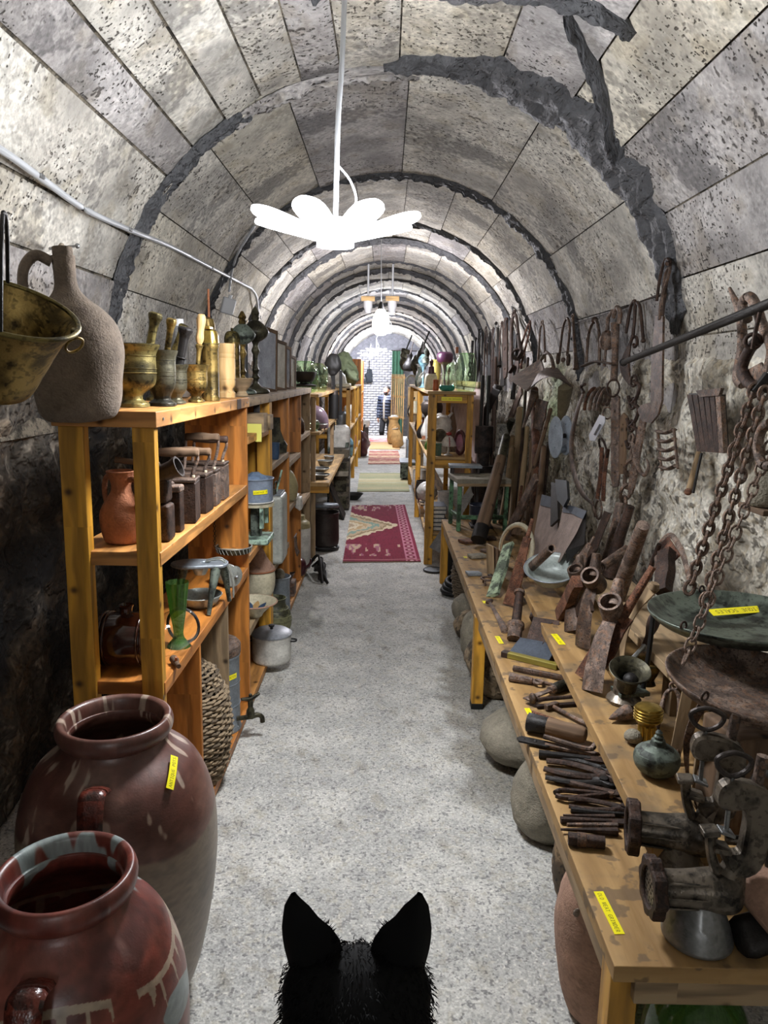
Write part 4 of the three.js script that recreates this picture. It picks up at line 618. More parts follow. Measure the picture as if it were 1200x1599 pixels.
// ---- near unit, bottom row: wicker bottle, tap canister ----
function wickerBody(o, prof, turns, strands, r, m, name = 'wicker_strand') {   // woven withies: rows of waving strands over upright stakes
  const H = prof[prof.length - 1][1], c = new THREE.CatmullRomCurve3(prof.map(p => V(p[0], p[1], 0))), R = y => { let a = 0; for (let i = 0; i < prof.length - 1; i++) if (y >= prof[i][1] && y <= prof[i + 1][1]) a = mix(prof[i][0], prof[i + 1][0], ss(0, 1, (y - prof[i][1]) / (prof[i + 1][1] - prof[i][1]))); return a || prof[prof.length - 1][0]; };
  const S_ = strands; for (let k = 0; k < turns; k++) { const y = H * (k + 0.5) / turns, pts = []; for (let i = 0; i < S_ * 2; i++) { const a = i / (S_ * 2) * 6.283, q = R(y) + ((i % 2) ^ (k % 2) ? r * 1.0 : -r * 0.4) + rr(-0.0012, 0.0012); pts.push([q * Math.cos(a), y + rr(-1, 1) * r * 0.5, q * Math.sin(a)]); } part(o, name, sweep(pts, r * rr(0.85, 1.1), { n: 5, seg: S_ * 4, closed: true, up: [0, 1, 0] }), k % 4 === 3 ? M.wickerD : m); }
  for (let i = 0; i < S_; i++) { const a = (i + 0.25) / S_ * 6.283, pts = prof.map(p => [(p[0] - r * 0.2) * Math.cos(a), p[1], (p[0] - r * 0.2) * Math.sin(a)]); part(o, 'stake', sweep(pts, r * 0.8, { n: 5, seg: 12 }), M.wickerD); }
}
{
  const o = thing('wicker_demijohn', 'big round bottle wrapped in woven wicker between two shelf dividers', 'demijohn', [-0.735, 0.05, -2.655]); const prof = [[0.13, 0], [0.155, 0.08], [0.17, 0.2], [0.158, 0.32], [0.12, 0.41], [0.06, 0.47]];
  part(o, 'bottle', lathe(spl([[0.001, 0.002], ...prof.map(p => [p[0] - 0.014, p[1] + 0.004]), [0.03, 0.5], [0.03, 0.55], [0.001, 0.55]], 30), 30), M.ironD); wickerBody(o, prof, 40, 20, 0.0062, M.wicker);
  const c = thing('tap_canister', 'galvanised water canister with a brass tap on the bottom shelf', 'canister', [-0.705, 0.05, -3.06]); part(c, 'drum', lathe([[0.001, 0], [0.098, 0], [0.101, 0.008], [0.098, 0.02], [0.096, 0.03], [0.096, 0.33], [0.1, 0.335], [0.1, 0.345], [0.001, 0.346]], 40), M.zinc); part(c, 'lid', lathe([[0.1, 0.346], [0.103, 0.35], [0.103, 0.385], [0.09, 0.40], [0.001, 0.405]], 40), M.rust); for (const y of [0.12, 0.22]) part(c, 'bead', to(0.097, 0.002, [0, y, 0], [Math.PI / 2, 0, 0], 40), M.zinc);
  tape(c, 'IRON WATER', 0.1, 0.022, [0.062, 0.26, 0.076], [0, 0.68, 0], 0.1);
  const tp = thing('canister_tap', 'bronze tap with a bar handle fitted to the galvanised canister', 'tap', [-0.607, 0.11, -3.03], [0, 0.3, 0]); part(tp, 'pipe', bar([-0.01, 0, 0], [0.06, 0, 0], 0.011), M.bronze); part(tp, 'spout', sweep([[0.05, 0, 0], [0.08, 0.006, 0], [0.098, -0.005, 0], [0.102, -0.03, 0]], [0.012, 0.011, 0.01, 0.011], { n: 10 }), M.bronze); part(tp, 'stem', lathe([[0.001, -0.014], [0.016, -0.014], [0.018, 0.02], [0.011, 0.035], [0.012, 0.07], [0.001, 0.072]], 16), M.bronze, [0.05, 0.01, 0]); part(tp, 'key', sweep([[0.01, 0.09, 0.01], [0.05, 0.085, 0], [0.09, 0.1, -0.01]], [0.007, 0.011, 0.007], { n: 8 }), M.bronze); part(tp, 'finial', sp(0.008, [0.05, 0.1, 0]), M.bronze);
}
// ---- long unit, first bay ----
{
  let o = thing('wooden_box', 'small grey wooden box with a yellow paper slip and a peg on top', 'box', [-0.66, 1.30, -3.66]); part(o, 'box', bx(0.16, 0.09, 0.12, [0, 0.045, 0]), M.pineG); part(o, 'box_end', bx(0.16, 0.075, 0.1, [0.01, 0.04, -0.13]), M.pineG); part(o, 'peg', cy(0.012, 0.015, 0.07, [-0.02, 0.12, 0]), M.clay); part(o, 'bar', bx(0.03, 0.05, 0.012, [0.03, 0.115, -0.04]), M.ironD); part(o, 'paper_slip', pb(0.07, 0.085, 0.001, [0.035, 0.0, 0.0665], [-0.05, 0, 0]), M.paper);
  o = thing('kitchen_scale', 'chipped painted kitchen scale carrying the blue grey pan', 'scale', [-0.635, 0.75, -3.68]); part(o, 'base', bx(0.15, 0.03, 0.2, [0, 0.015, 0], [0, 0, 0], 0.008), M.paintT); part(o, 'column', bx(0.05, 0.15, 0.06, [0, 0.1, 0], [0, 0, 0], 0.006), M.verdi); for (const s of [-1, 1]) part(o, 'arm', bx(0.02, 0.10, 0.026, [0.04, 0.13, s * 0.075]), M.paintT); part(o, 'platform', cy(0.09, 0.09, 0.014, [0, 0.19, 0], [0, 0, 0], 30), M.cream);
  o = thing('enamel_pan', 'blue grey enamel pan with a yellow tape label', 'pan', [-0.642, 0.949, -3.68]); part(o, 'pan', vessel([[0.08, 0], [0.088, 0.004], [0.09, 0.02], [0.092, 0.115], [0.094, 0.12]], 0.004, 40, 20), mat('bluegrey', 0x93a2b8, 0.45, 0.1, { map: 'mott' })); part(o, 'rim', to(0.094, 0.0035, [0, 0.121, 0], [Math.PI / 2, 0, 0], 40), M.bluegrey); part(o, 'foot_ring', to(0.09, 0.004, [0, 0.006, 0], [Math.PI / 2, 0, 0], 40), M.whiteC); part(o, 'crumpled_cloth', rough(sp(0.07, [0, 0.105, 0], [1, 0.5, 1], 18), 0.02, 16), mat('bluecloth', 0x7e97b8, 0.9, 0, { map: 'mott' })); tape(o, 'VINTAGE P', 0.075, 0.02, [0.045, 0.062, 0.083], [0, 0.5, 0.03], 0.093);
  o = thing('cone_jar', 'cream jar with a pink conical clay lid on the low shelf', 'jar', [-0.66, 0.40, -3.87]); part(o, 'jar', vessel([[0.055, 0], [0.075, 0.02], [0.088, 0.07], [0.088, 0.13], [0.083, 0.15]], 0.005, 36), M.cream); part(o, 'lid', lathe(spl([[0.001, 0.28], [0.02, 0.272], [0.05, 0.215], [0.078, 0.175], [0.088, 0.16], [0.085, 0.15], [0.001, 0.15]], 26), 34), M.clayP); part(o, 'lid_rim', to(0.086, 0.005, [0, 0.153, 0], [Math.PI / 2, 0, 0], 36), M.clay);
  o = thing('painted_dish', 'wide footed dish painted with blue and tan leaves', 'dish', [-0.635, 0.40, -3.56]); part(o, 'dish', vessel([[0.045, 0], [0.05, 0.012], [0.10, 0.06], [0.118, 0.07]], 0.005, 44, 14), M.cream); part(o, 'rim', to(0.118, 0.004, [0, 0.071, 0], [Math.PI / 2, 0, 0], 44), M.clayP); for (let i = 0; i < 9; i++) { const a = i / 9 * 6.283, g = ext(smooth2([[0.02, 0], [0.05, -0.016], [0.085, 0], [0.05, 0.016]], 14), 0.002, 0.0003); g.rotateX(-Math.PI / 2); g.rotateZ(0.50); part(o, 'leaf_motif', g, i % 2 ? M.enamelB : M.sack, [0, 0.011, 0], [0, a, 0]); }
  o = thing('lidded_pot', 'large white enamel cooking pot with a flat grey lid', 'pot', [-0.59, 0.05, -3.86]); part(o, 'pot', vessel([[0.095, 0], [0.103, 0.01], [0.105, 0.14], [0.107, 0.15]], 0.004, 40, 20), M.white); part(o, 'lid', lathe([[0.109, 0.148], [0.111, 0.156], [0.085, 0.172], [0.02, 0.176], [0.001, 0.176]], 40), mat('lidgrey', 0xa2a8b2, 0.4, 0.1, { map: 'mott' })); part(o, 'lid_knob', lathe([[0.008, 0.176], [0.008, 0.186], [0.016, 0.192], [0.016, 0.2], [0.001, 0.203]], 16), M.black); for (const s of [-1, 1]) part(o, 'handle', sweep([[s * 0.104, 0.115, -0.02], [s * 0.13, 0.115, -0.015], [s * 0.13, 0.115, 0.015], [s * 0.104, 0.115, 0.02]], 0.005, { n: 8 }), M.black);
  o = thing('iron_kettle', 'small black kettle behind the white cooking pot', 'kettle', [-0.75, 0.05, -3.62]); part(o, 'body', lathe(spl([[0.001, 0], [0.06, 0.003], [0.07, 0.05], [0.06, 0.1], [0.03, 0.12], [0.001, 0.125]], 24), 26), M.ironD); part(o, 'handle', sweep([[-0.05, 0.1, 0], [-0.03, 0.19, 0], [0.03, 0.19, 0], [0.05, 0.1, 0]], 0.005, { n: 8 }), M.ironD);
  // second bay
  o = thing('glass_chimney', 'pale lamp chimney of clear glass beside a dark cup', 'lamp glass', S(434, 712, -0.69, 1.09)); part(o, 'chimney', vessel([[0.03, 0], [0.032, 0.03], [0.046, 0.075], [0.044, 0.11], [0.026, 0.17], [0.024, 0.26]], 0.002, 28), mat('frost', 0xcfd8dc, 0.25, 0, { phys: true, transmission: 0.6, thickness: 0 }));
  o = thing('dark_cup', 'dark blue enamel cup standing against the yellow post', 'cup', S(429, 716, -0.64, 1.09)); part(o, 'cup', vessel([[0.024, 0], [0.027, 0.01], [0.031, 0.09], [0.033, 0.095]], 0.003, 26), M.enamelB); part(o, 'handle', to(0.02, 0.004, [-0.035, 0.05, 0]), M.enamelB);
  o = thing('curved_bracket', 'curved wooden lamp bracket leaning against the divider', 'bracket', [-0.67, 1.09, -4.72], 0.0); part(o, 'plate', ext([[-0.10, 0], [0.05, 0], [0.055, 0.05], [0.03, 0.09], [0.012, 0.14], [0.01, 0.22], [-0.10, 0.22]], 0.018), M.bronze, [0, 0, 0.0]);
  o = thing('white_tin_can', 'tall white painted tin can with a wire handle and a straw', 'can', [-0.625, 0.50, -4.28]); part(o, 'can', bx(0.11, 0.40, 0.22, [0, 0.2, 0], [0, 0, 0], 0.022), mat('tinwhite', 0xc2c8c2, 0.5, 0.1, { map: 'mott' })); part(o, 'top', bx(0.085, 0.012, 0.19, [0, 0.403, 0]), M.zinc); part(o, 'handle', sweep([[0, 0.405, -0.06], [0, 0.455, -0.055], [0, 0.46, 0.04], [0, 0.405, 0.06]], 0.005, { n: 8 }), M.bronze); part(o, 'straw', bar([0.0, 0.40, -0.02], [0.03, 0.53, -0.05], 0.006), M.paintT); part(o, 'spout', cy(0.016, 0.018, 0.03, [0.0, 0.42, 0.08]), M.bronze);
  o = thing('zinc_cylinder', 'upright zinc cylinder with a stone inside on the bottom shelf', 'cylinder', [-0.66, 0.05, -4.62]); part(o, 'tube', vessel([[0.075, 0], [0.076, 0.02], [0.074, 0.25], [0.08, 0.262]], 0.004, 32, 14), M.zinc); part(o, 'stone', sp(0.035, [0.01, 0.27, 0.01], [1, 1.3, 1]), M.stone);
  o = thing('green_cauldron', 'round olive green pot with a raised collar at the aisle edge', 'pot', [-0.635, 0.05, -4.31]); part(o, 'pot', vessel([[0.06, 0], [0.085, 0.02], [0.098, 0.08], [0.085, 0.14], [0.066, 0.165], [0.06, 0.19], [0.066, 0.215]], 0.005, 36), mat('olive', 0x75785a, 0.55, 0, { map: 'grime' })); for (const [r, y] of [[0.093, 0.11], [0.098, 0.085], [0.078, 0.15]]) part(o, 'ridge', to(r, 0.004, [0, y, 0], [Math.PI / 2, 0, 0], 36), M.olive);
  // third and fourth bays
  o = thing('beige_jug', 'beige stoneware jug standing under the far end of the shelf top', 'jug', [-0.67, 0.72, -5.1]); part(o, 'body', lathe(spl([[0.001, 0], [0.06, 0.003], [0.078, 0.06], [0.08, 0.11], [0.05, 0.19], [0.03, 0.215], [0.03, 0.24], [0.001, 0.24]], 28), 28), mat('stoneware', 0xb0a67e, 0.35, 0, { map: 'mott' })); part(o, 'stopper', cy(0.022, 0.018, 0.03, [0, 0.25, 0]), M.ironD);
  o = thing('red_bottle', 'dark red glass bottle beside a black one in the last bay', 'bottle', [-0.66, 1.13, -5.75]); part(o, 'body', lathe(spl([[0.001, 0], [0.04, 0.003], [0.042, 0.09], [0.02, 0.13], [0.015, 0.17], [0.001, 0.172]], 20), 22), M.glazeB);
  o = copy(o, V(-0.7, 1.13, -5.9), 0, 'black bottle half hidden behind the dark red bottle'); o.children[0].material = M.black;
  o = thing('enamel_plate', 'white enamel plate standing upright behind the dark red bottle', 'plate', [-0.82, 1.13, -5.95], [1.3, 0, 0]); part(o, 'dish', lathe([[0.001, 0], [0.08, 0], [0.12, 0.02], [0.12, 0.026], [0.08, 0.006], [0.001, 0.006]], 30), M.whiteC, [0, 0.0, 0.0]); o.position.y = 1.25;
  o = thing('tall_crock', 'tall white stoneware crock in the last bottom bay', 'crock', [-0.665, 0.05, -5.85]); part(o, 'body', lathe([[0.001, 0], [0.085, 0], [0.088, 0.01], [0.088, 0.33], [0.001, 0.33]], 32), M.white); part(o, 'shoulder', lathe(spl([[0.088, 0.33], [0.08, 0.37], [0.045, 0.40], [0.04, 0.43], [0.001, 0.432]], 16), 32), M.stoneware);
  o = thing('maroon_pot', 'maroon enamel teapot in front of the white crock', 'pot', [-0.66, 0.05, -5.62]); part(o, 'body', lathe(spl([[0.001, 0], [0.06, 0.004], [0.075, 0.06], [0.06, 0.12], [0.02, 0.14], [0.001, 0.142]], 22), 26), mat('maroon', 0x4a2028, 0.3, 0, { map: 'mott' })); part(o, 'spout', sweep([[0.06, 0.05, 0], [0.1, 0.09, 0], [0.11, 0.13, 0]], [0.014, 0.009, 0.007]), M.maroon); part(o, 'handle', to(0.035, 0.006, [-0.08, 0.075, 0]), M.maroon);
  o = thing('hanging_hooks', 'bunch of rusty hooks hanging on the pine divider', 'hooks', [-0.606, 0.35, -5.12]); for (let i = 0; i < 4; i++) part(o, 'hook', sweep([[0, 0.12, i * 0.03], [0.006, 0.04, i * 0.03], [0.02, 0.0, i * 0.03 + 0.01], [0.02, 0.02, i * 0.03 + 0.02]], 0.005, { n: 6 }), M.rust); part(o, 'rail', bar([0, 0.13, -0.02], [0, 0.13, 0.12], 0.005), M.rust);
  o = thing('white_rag', 'crumpled white rag hanging over a shelf edge', 'rag', [-0.6, 0.69, -5.2]); part(o, 'rag', rough(bx(0.05, 0.09, 0.07, [0, 0, 0], [0, 0, 0], 0.015), 0.03, 14), M.white); part(o, 'fold', rough(bx(0.06, 0.03, 0.1, [-0.03, 0.045, 0], [0, 0, 0], 0.01), 0.02, 14), M.white);
  o = thing('coffee_mill', 'small rusty coffee mill on the bottom board behind the divider', 'mill', [-0.66, 0.05, -5.1]); part(o, 'box', bx(0.1, 0.1, 0.12, [0, 0.05, 0]), M.rust); part(o, 'hopper', vessel([[0.02, 0.1], [0.045, 0.15]], 0.003, 18, 6), M.rust); part(o, 'crank', bar([0, 0.15, 0], [0.05, 0.17, 0.03], 0.005), M.iron);
}

// ================= RIGHT SIDE: BENCH =================
const BY = 0.5;
{
  const o = thing('work_bench', 'long pale pine bench loaded with old iron tools', 'bench');
  for (const [x0, x1, m, a, b] of [[0.45, 0.80, M.benchw, -1.23, -5.68], [0.805, 1.1, M.benchw, -1.25, -5.68]]) board(o, 'top_plank', x0, x1, BY - 0.035, BY, a, b, m);
  board(o, 'front_rail', 0.462, 0.495, BY - 0.10, BY - 0.036, -1.30, -5.6, M.pineG); board(o, 'end_rail', 0.5, 1.05, BY - 0.1, BY - 0.036, -1.25, -1.29, M.pineG);
  for (const [z, x] of [[-1.27, 0.46], [-3.40, 0.445], [-5.62, 0.45]]) { board(o, 'leg', x, x + 0.055, 0, BY - 0.036, z, z - 0.06, M.pineY); board(o, 'leg', 0.98, 1.04, 0, BY - 0.036, z, z - 0.06, M.pineY); }
  part(o, 'leg_foot', bx(0.058, 0.03, 0.063, [0.4725, 0.015, -3.43]), M.black, undefined, undefined, 'black damp foot');
  const tp = (t, w, h, a, b) => { const p = PY(a, b, BY + 0.001); tape(o, t, w, h, [p.x, p.y, p.z], [0, 0, 0]); const k = o.children[o.children.length - 1]; k.rotation.order = 'YXZ'; k.rotation.set(-Math.PI / 2, -Math.PI / 2 + 0.06, 0); };
  tp('OLD MEAT GRINDER', 0.125, 0.021, 951, 1424); tp('OLD TOOLS', 0.05, 0.018, 826, 1111); tp('OLD LOCKS', 0.09, 0.02, 780, 999); tp('', 0.04, 0.018, 757, 940); tp('OLD', 0.04, 0.02, 727, 870);
}
const RP = 0.585;
{
  const o = thing('raised_plank', 'raised pine plank lying along the bench behind the small tools', 'plank');
  const A = V(0.60, RP - 0.018, -1.47), B = V(0.69, RP - 0.018, -3.62); const c = A.clone().add(B).multiplyScalar(0.5), L = A.distanceTo(B);
  part(o, 'plank', bx(0.15, 0.036, L, [0, 0, 0]), M.benchw, [c.x + 0.075, c.y, c.z], [0, Math.atan2(B.x - A.x, B.z - A.z) , 0]);
  for (const z of [-1.51, -2.6, -3.5]) part(o, 'support_block', bx(0.05, 0.048, 0.05), M.pine, [0.66 + (-z - 1.5) * 0.042, BY + 0.0245, z]);
  const p = PY(872, 998, RP + 0.001); tape(o, 'OLD LABOR TOOLS', 0.12, 0.026, p.toArray(), [0, 0, 0]); const k = o.children[o.children.length - 1]; k.rotation.order = 'YXZ'; k.rotation.set(-Math.PI / 2, -Math.PI / 2 + 0.05, 0);
}
// ---- builders for flat iron things; local x runs along the thing, z is out of its face ----
const N_UP = V(0, 1, 0), N_WALL = V(-1, 0.05, 0.25), N_LEAN = V(-0.85, 0.35, 0.45);
function tool(name, label, cat, A, B, nrm, build, grp) { const o = thing(name, label, cat, undefined, undefined, grp); const L = along(o, A, B, nrm); build(o, L); return o; }
const K = {
  rod: (r1, r2, m, fl = 1, nm = 'shaft') => (o, L) => { part(o, nm, sweep([[0, 0, 0], [L * 0.5, rr(-1, 1) * r1 * 0.5, 0], [L, 0, 0]], [r1, (r1 + r2) / 2, r2], { n: 8, seg: 8, flat: fl }), m); },
  chisel: (w, m, m2) => (o, L) => { part(o, 'shank', sweep([[0, 0, 0], [L * 0.62, 0, 0]], [w * 0.45, w * 0.35], { n: 8, seg: 4 }), m); part(o, 'blade', ext([[L * 0.55, -w * 0.35], [L * 0.7, -w * 0.5], [L, -w * 0.62], [L, w * 0.62], [L * 0.7, w * 0.5], [L * 0.55, w * 0.35]], w * 0.35, 0.0012), m2 || m); },
  pliers: (w, m) => (o, L) => { for (const s of [-1, 1]) { part(o, 'handle', sweep([[0, s * w * 0.55, 0], [L * 0.25, s * w * 0.75, 0], [L * 0.55, s * w * 0.45, 0], [L * 0.74, s * w * 0.05, 0]], [w * 0.22, w * 0.24, w * 0.26, w * 0.3], { n: 8, seg: 14, flat: 0.8 }), m); part(o, 'jaw', sweep([[L * 0.72, -s * w * 0.1, 0], [L * 0.82, -s * w * 0.5, 0], [L * 0.94, -s * w * 0.35, 0], [L, -s * w * 0.08, 0]], [w * 0.3, w * 0.28, w * 0.2, w * 0.1], { n: 8, seg: 12 }), m); } part(o, 'pivot', cy(w * 0.3, w * 0.3, w * 0.7, [L * 0.74, 0, 0], [Math.PI / 2, 0, 0], 14), m); },
  blade: (w1, w2, t, m, tang = 0.25, curve = 0) => (o, L) => { const P = [], n = 10; for (let i = 0; i <= n; i++) { const u = i / n, x = L * (tang + (1 - tang) * u); P.push([x, -mix(w1, w2, u) / 2 + curve * u * u]); } for (let i = n; i >= 0; i--) { const u = i / n, x = L * (tang + (1 - tang) * u); P.push([x, mix(w1, w2, u) / 2 + curve * u * u - 0.06 * w2 * Math.sin(u * 9)]); } part(o, 'blade', ext(P, t, 0.001), m); if (tang > 0) part(o, 'tang', sweep([[0, 0, 0], [L * (tang + 0.06), 0, 0]], [w1 * 0.16, w1 * 0.24], { n: 8, seg: 4 }), m); },
  hoe: (w, h, m, fl = 0) => (o, L) => { part(o, 'socket', lathe([[w * 0.22, -h * 0.16], [w * 0.3, -h * 0.17], [w * 0.3, h * 0.17], [w * 0.22, h * 0.16], [w * 0.22, -h * 0.16]], 22), m, [L * 0.14, 0, w * 0.05], [0.5, 0, 0.2]); part(o, 'blade', ext(smooth2([[L * 0.25, -w * 0.18], [L * 0.5, -w * 0.42], [L, -w * 0.5], [L * 1.03, 0], [L, w * 0.5], [L * 0.5, w * 0.42], [L * 0.25, w * 0.18]], 30), 0.007, 0.002), m, [0, 0, 0], [0, fl, 0]); },
  adze: (r, w, m) => (o, L) => { part(o, 'socket', lathe([[r * 0.78, -r * 1.5], [r, -r * 1.5], [r * 1.08, -r * 1.3], [r * 1.02, r * 1.2], [r, r * 1.4], [r * 0.78, r * 1.4], [r * 0.78, -r * 1.5]], 26), m, [r, 0, 0], [1.2, 0, 0.35]); part(o, 'blade', sweep([[r * 1.7, 0, 0], [L * 0.4, 0, w * 0.12], [L * 0.75, 0, w * 0.08], [L, 0, -w * 0.1]], [r * 0.75, w * 0.42, w * 0.5, w * 0.52], { n: 10, seg: 16, flat: 0.22 }), m); part(o, 'poll', sweep([[r * 0.4, 0, 0], [-r * 1.9, 0, r * 0.3]], [r * 0.7, r * 0.45], { n: 8, seg: 4 }), m); },
  sickle: (L0, w, m, bow = 0.35, m2) => (o, L) => { const A = [], Bk = [], n = 18; for (let i = 0; i <= n; i++) { const u = i / n, x = u * L, y = bow * L * Math.sin(u * Math.PI) , d = w * (1 - 0.75 * u * u) / 2; A.push([x, y - d]); Bk.unshift([x, y + d]); } part(o, 'blade', ext([...A, ...Bk], 0.005, 0.0012), m); part(o, 'tang', bar([-L0, 0, 0], [0.01, 0, 0], w * 0.3, w * 0.4), m2 || m); },
  horseshoe: (w, m) => (o, L) => { const p = []; for (let i = 0; i <= 16; i++) { const a = -0.45 + i / 16 * (Math.PI + 0.9); p.push([L * 0.5 - Math.sin(a) * L * 0.5, Math.cos(a) * w * 0.5, 0]); } part(o, 'shoe', sweep(p, w * 0.13, { n: 8, seg: 28, flat: 0.5 }), m); for (const s of [-1, 1]) part(o, 'heel', sp(w * 0.1, [L * 0.72, s * w * 0.42, 0.004]), m); },
  ring: (R, r, m) => (o) => { part(o, 'ring', to(R, r, [0, -0, 0], [0, 0, 0], 28), m); part(o, 'weld', sp(r * 1.4, [R, 0, 0]), m); },
  fork: (w, m, foot) => (o, L) => { for (const s of [-1, 1]) { part(o, 'prong', sweep([[0, 0, 0], [L * 0.08, s * w * 0.22, 0], [L * 0.55, s * w * 0.38, 0], [L, s * w * 0.5, 0]], [w * 0.07, w * 0.08, w * 0.1, w * 0.11], { n: 8, seg: 14, flat: 0.7 }), m); if (foot) part(o, 'foot', bx(w * 0.14, w * 0.42, w * 0.16, [L, s * w * 0.5, 0]), m); } part(o, 'eye', to(w * 0.14, w * 0.05, [-w * 0.08, 0, 0], [0, 0, 0], 14), m); },
  strap: (w, t, m, holes = 3) => (o, L) => { part(o, 'strap', ext([[0, -w / 2], [L * 0.9, -w / 2], [L, -w * 0.3], [L, w * 0.3], [L * 0.9, w / 2], [0, w / 2], [-w * 0.3, 0]], t, 0.0015, Array.from({ length: holes }, (_, i) => circ(L * (0.15 + 0.7 * i / Math.max(1, holes - 1)), 0, w * 0.14, 8))), m); part(o, 'rivet', sp(w * 0.2, [L * 0.5, 0, t * 0.5], [1, 1, 0.5], 8), m); },
  hammer: (h, m, m2) => (o, L) => { part(o, 'handle', sweep([[0, 0, 0], [L * 0.5, 0.002, 0], [L * 0.95, 0, 0]], [h * 0.14, h * 0.12, h * 0.13], { n: 8, seg: 8 }), m2); part(o, 'head', bx(h * 0.34, h, h * 0.34, [L, 0, 0], [0, 0, 0], h * 0.06), m); },
  hook: (r, m, turn = 1) => (o, L) => { part(o, 'hook', sweep([[0, 0, 0], [L * 0.45, 0, 0], [L * 0.8, turn * L * 0.06, 0], [L, turn * L * 0.2, 0], [L * 0.9, turn * L * 0.38, 0], [L * 0.7, turn * L * 0.36, 0]], [r, r, r * 1.1, r, r * 0.8, r * 0.4], { n: 8, seg: 26 }), m); part(o, 'eye', to(r * 2.2, r * 0.8, [-r * 2.2, 0, 0], [0, 0, 0], 16), m); },
  chain: (l, r, m) => (o, L) => { const n = Math.max(2, Math.round(L / (l * 0.74))), P = smooth2([[-l / 2, 0], [-l * 0.3, l * 0.26], [l * 0.3, l * 0.26], [l / 2, 0], [l * 0.3, -l * 0.26], [-l * 0.3, -l * 0.26]], 14); const g = uvm(clean(sweep(P.map(p => [p[0], p[1], 0]), r, { n: 6, seg: 16, closed: true }))); for (let i = 0; i < n; i++) { const k = raw(o, 'link', g, m); k.position.set((i + 0.5) * L / n, 0, 0); k.rotation.set(i % 2 ? 1.57 + rr(-0.3, 0.3) : rr(-0.3, 0.3), 0, 0); } },
};
const onB = (x, y, h = 0.012) => PY(x, y, BY + h);
const bt = (name, label, cat, a, b, k, h, grp) => tool(name, label, cat, onB(a[0], a[1], h), onB(b[0], b[1], h), N_UP, k, grp);
// small tools laid across the front board of the bench
bt('wood_strip', 'yellow painted wooden strip beside the slate grey plate', 'strip', [786, 1020], [872, 1041], (o, L) => { part(o, 'strip', bx(L, 0.03, 0.022, [L / 2, 0, 0]), mat('yolive', 0x8e8434, 0.6, 0, { map: 'wood' })); part(o, 'dark_end', bx(0.03, 0.031, 0.023, [0.012, 0, 0]), M.darkwood); }, 0.012);
bt('slate_plate', 'slate grey iron plate with notched edge propped on the bench', 'plate', [795, 1022], [857, 1035], (o, L) => { part(o, 'plate', ext([[0, 0], [L, 0], [L + 0.006, 0.1], [L * 0.7, 0.1], [L * 0.7, 0.085], [L * 0.66, 0.085], [L * 0.66, 0.102], [0.012, 0.1]], 0.006, 0.001), mat('slate', 0x596270, 0.5, 0.3, { map: 'mott' }), [0, 0, 0.008], [0.35, 0, 0]); part(o, 'rivet', sp(0.005, [L * 0.9, 0.08, 0.04]), M.iron); }, 0.004);
bt('hinge_plate', 'rusty square hinge plate standing behind the slate grey plate', 'plate', [818, 1010], [862, 1018], (o, L) => { part(o, 'plate', ext([[0, 0], [L, 0], [L * 0.97, 0.12], [0.004, 0.12]], 0.005, 0.001, [circ(L * 0.75, 0.1, 0.006, 8)]), M.rustD, [0, 0.03, 0.012], [0.75, 0, 0]); part(o, 'knuckle', cy(0.007, 0.007, L, [L / 2, 0.03, 0.012], [0, 0, 1.57]), M.rust); }, 0.004);
bt('iron_rod', 'long pitted iron rod lying across the bench', 'rod', [802, 1043], [886, 1060], K.rod(0.011, 0.012, M.rustG), 0.012, 0);
bt('iron_rod', 'thin rusty rod lying beside the long pitted rod', 'rod', [797, 1052], [872, 1071], K.rod(0.006, 0.006, M.rust), 0.008);
bt('eye_bolt', 'thick brown eye bolt lying by the bench edge', 'bolt', [796, 1057], [848, 1066], (o, L) => { part(o, 'shank', sweep([[0, 0, 0], [L * 0.7, 0, 0]], [0.016, 0.012], { n: 10, seg: 4 }), M.rust); part(o, 'eye', to(0.015, 0.0065, [L * 0.86, 0, 0], [0, 0, 0], 18), M.rust); }, 0.016);
bt('wood_chisel', 'wood chisel with a grey green handle', 'chisel', [896, 1064], [822, 1092], (o, L) => { part(o, 'handle', lathe(spl([[0.001, 0], [0.017, 0.003], [0.019, L * 0.2], [0.016, L * 0.42], [0.001, L * 0.43]], 14), 14), M.bronze, [0, 0, 0], [0, 0, -1.57]); part(o, 'ferrule', cy(0.015, 0.013, 0.03, [L * 0.46, 0, 0], [0, 0, 1.57], 14), M.rust); part(o, 'blade', ext([[L * 0.48, -0.008], [L, -0.012], [L, 0.012], [L * 0.48, 0.008]], 0.006, 0.001), M.rust); }, 0.02);
bt('iron_peg', 'round headed iron peg beside the chisel', 'peg', [830, 1093], [922, 1086], (o, L) => { part(o, 'bar', sweep([[0.02, 0, 0], [L, 0, 0]], [0.008, 0.006], { n: 8, seg: 4 }), M.rustD); part(o, 'round_head', sp(0.02, [0.005, 0, 0.004], [0.6, 1, 1], 14), M.rustG); }, 0.02);
bt('iron_bar', 'flat dark iron bar lying behind the peg', 'bar', [838, 1103], [928, 1097], (o, L) => { part(o, 'bar', bx(L, 0.018, 0.01, [L / 2, 0, 0]), M.rustD); part(o, 'end_knob', cy(0.008, 0.008, 0.014, [L - 0.01, 0, 0], [1.57, 0, 0]), M.rustD); }, 0.008);
bt('cross_hammer', 'small bent hammer with a stub head', 'hammer', [924, 1134], [862, 1102], K.hammer(0.055, M.rustG, M.rust), 0.014);
bt('iron_rod', 'orange rusted rod lying under the small bent hammer', 'rod', [832, 1112], [905, 1138], K.rod(0.006, 0.008, M.rustR), 0.01);
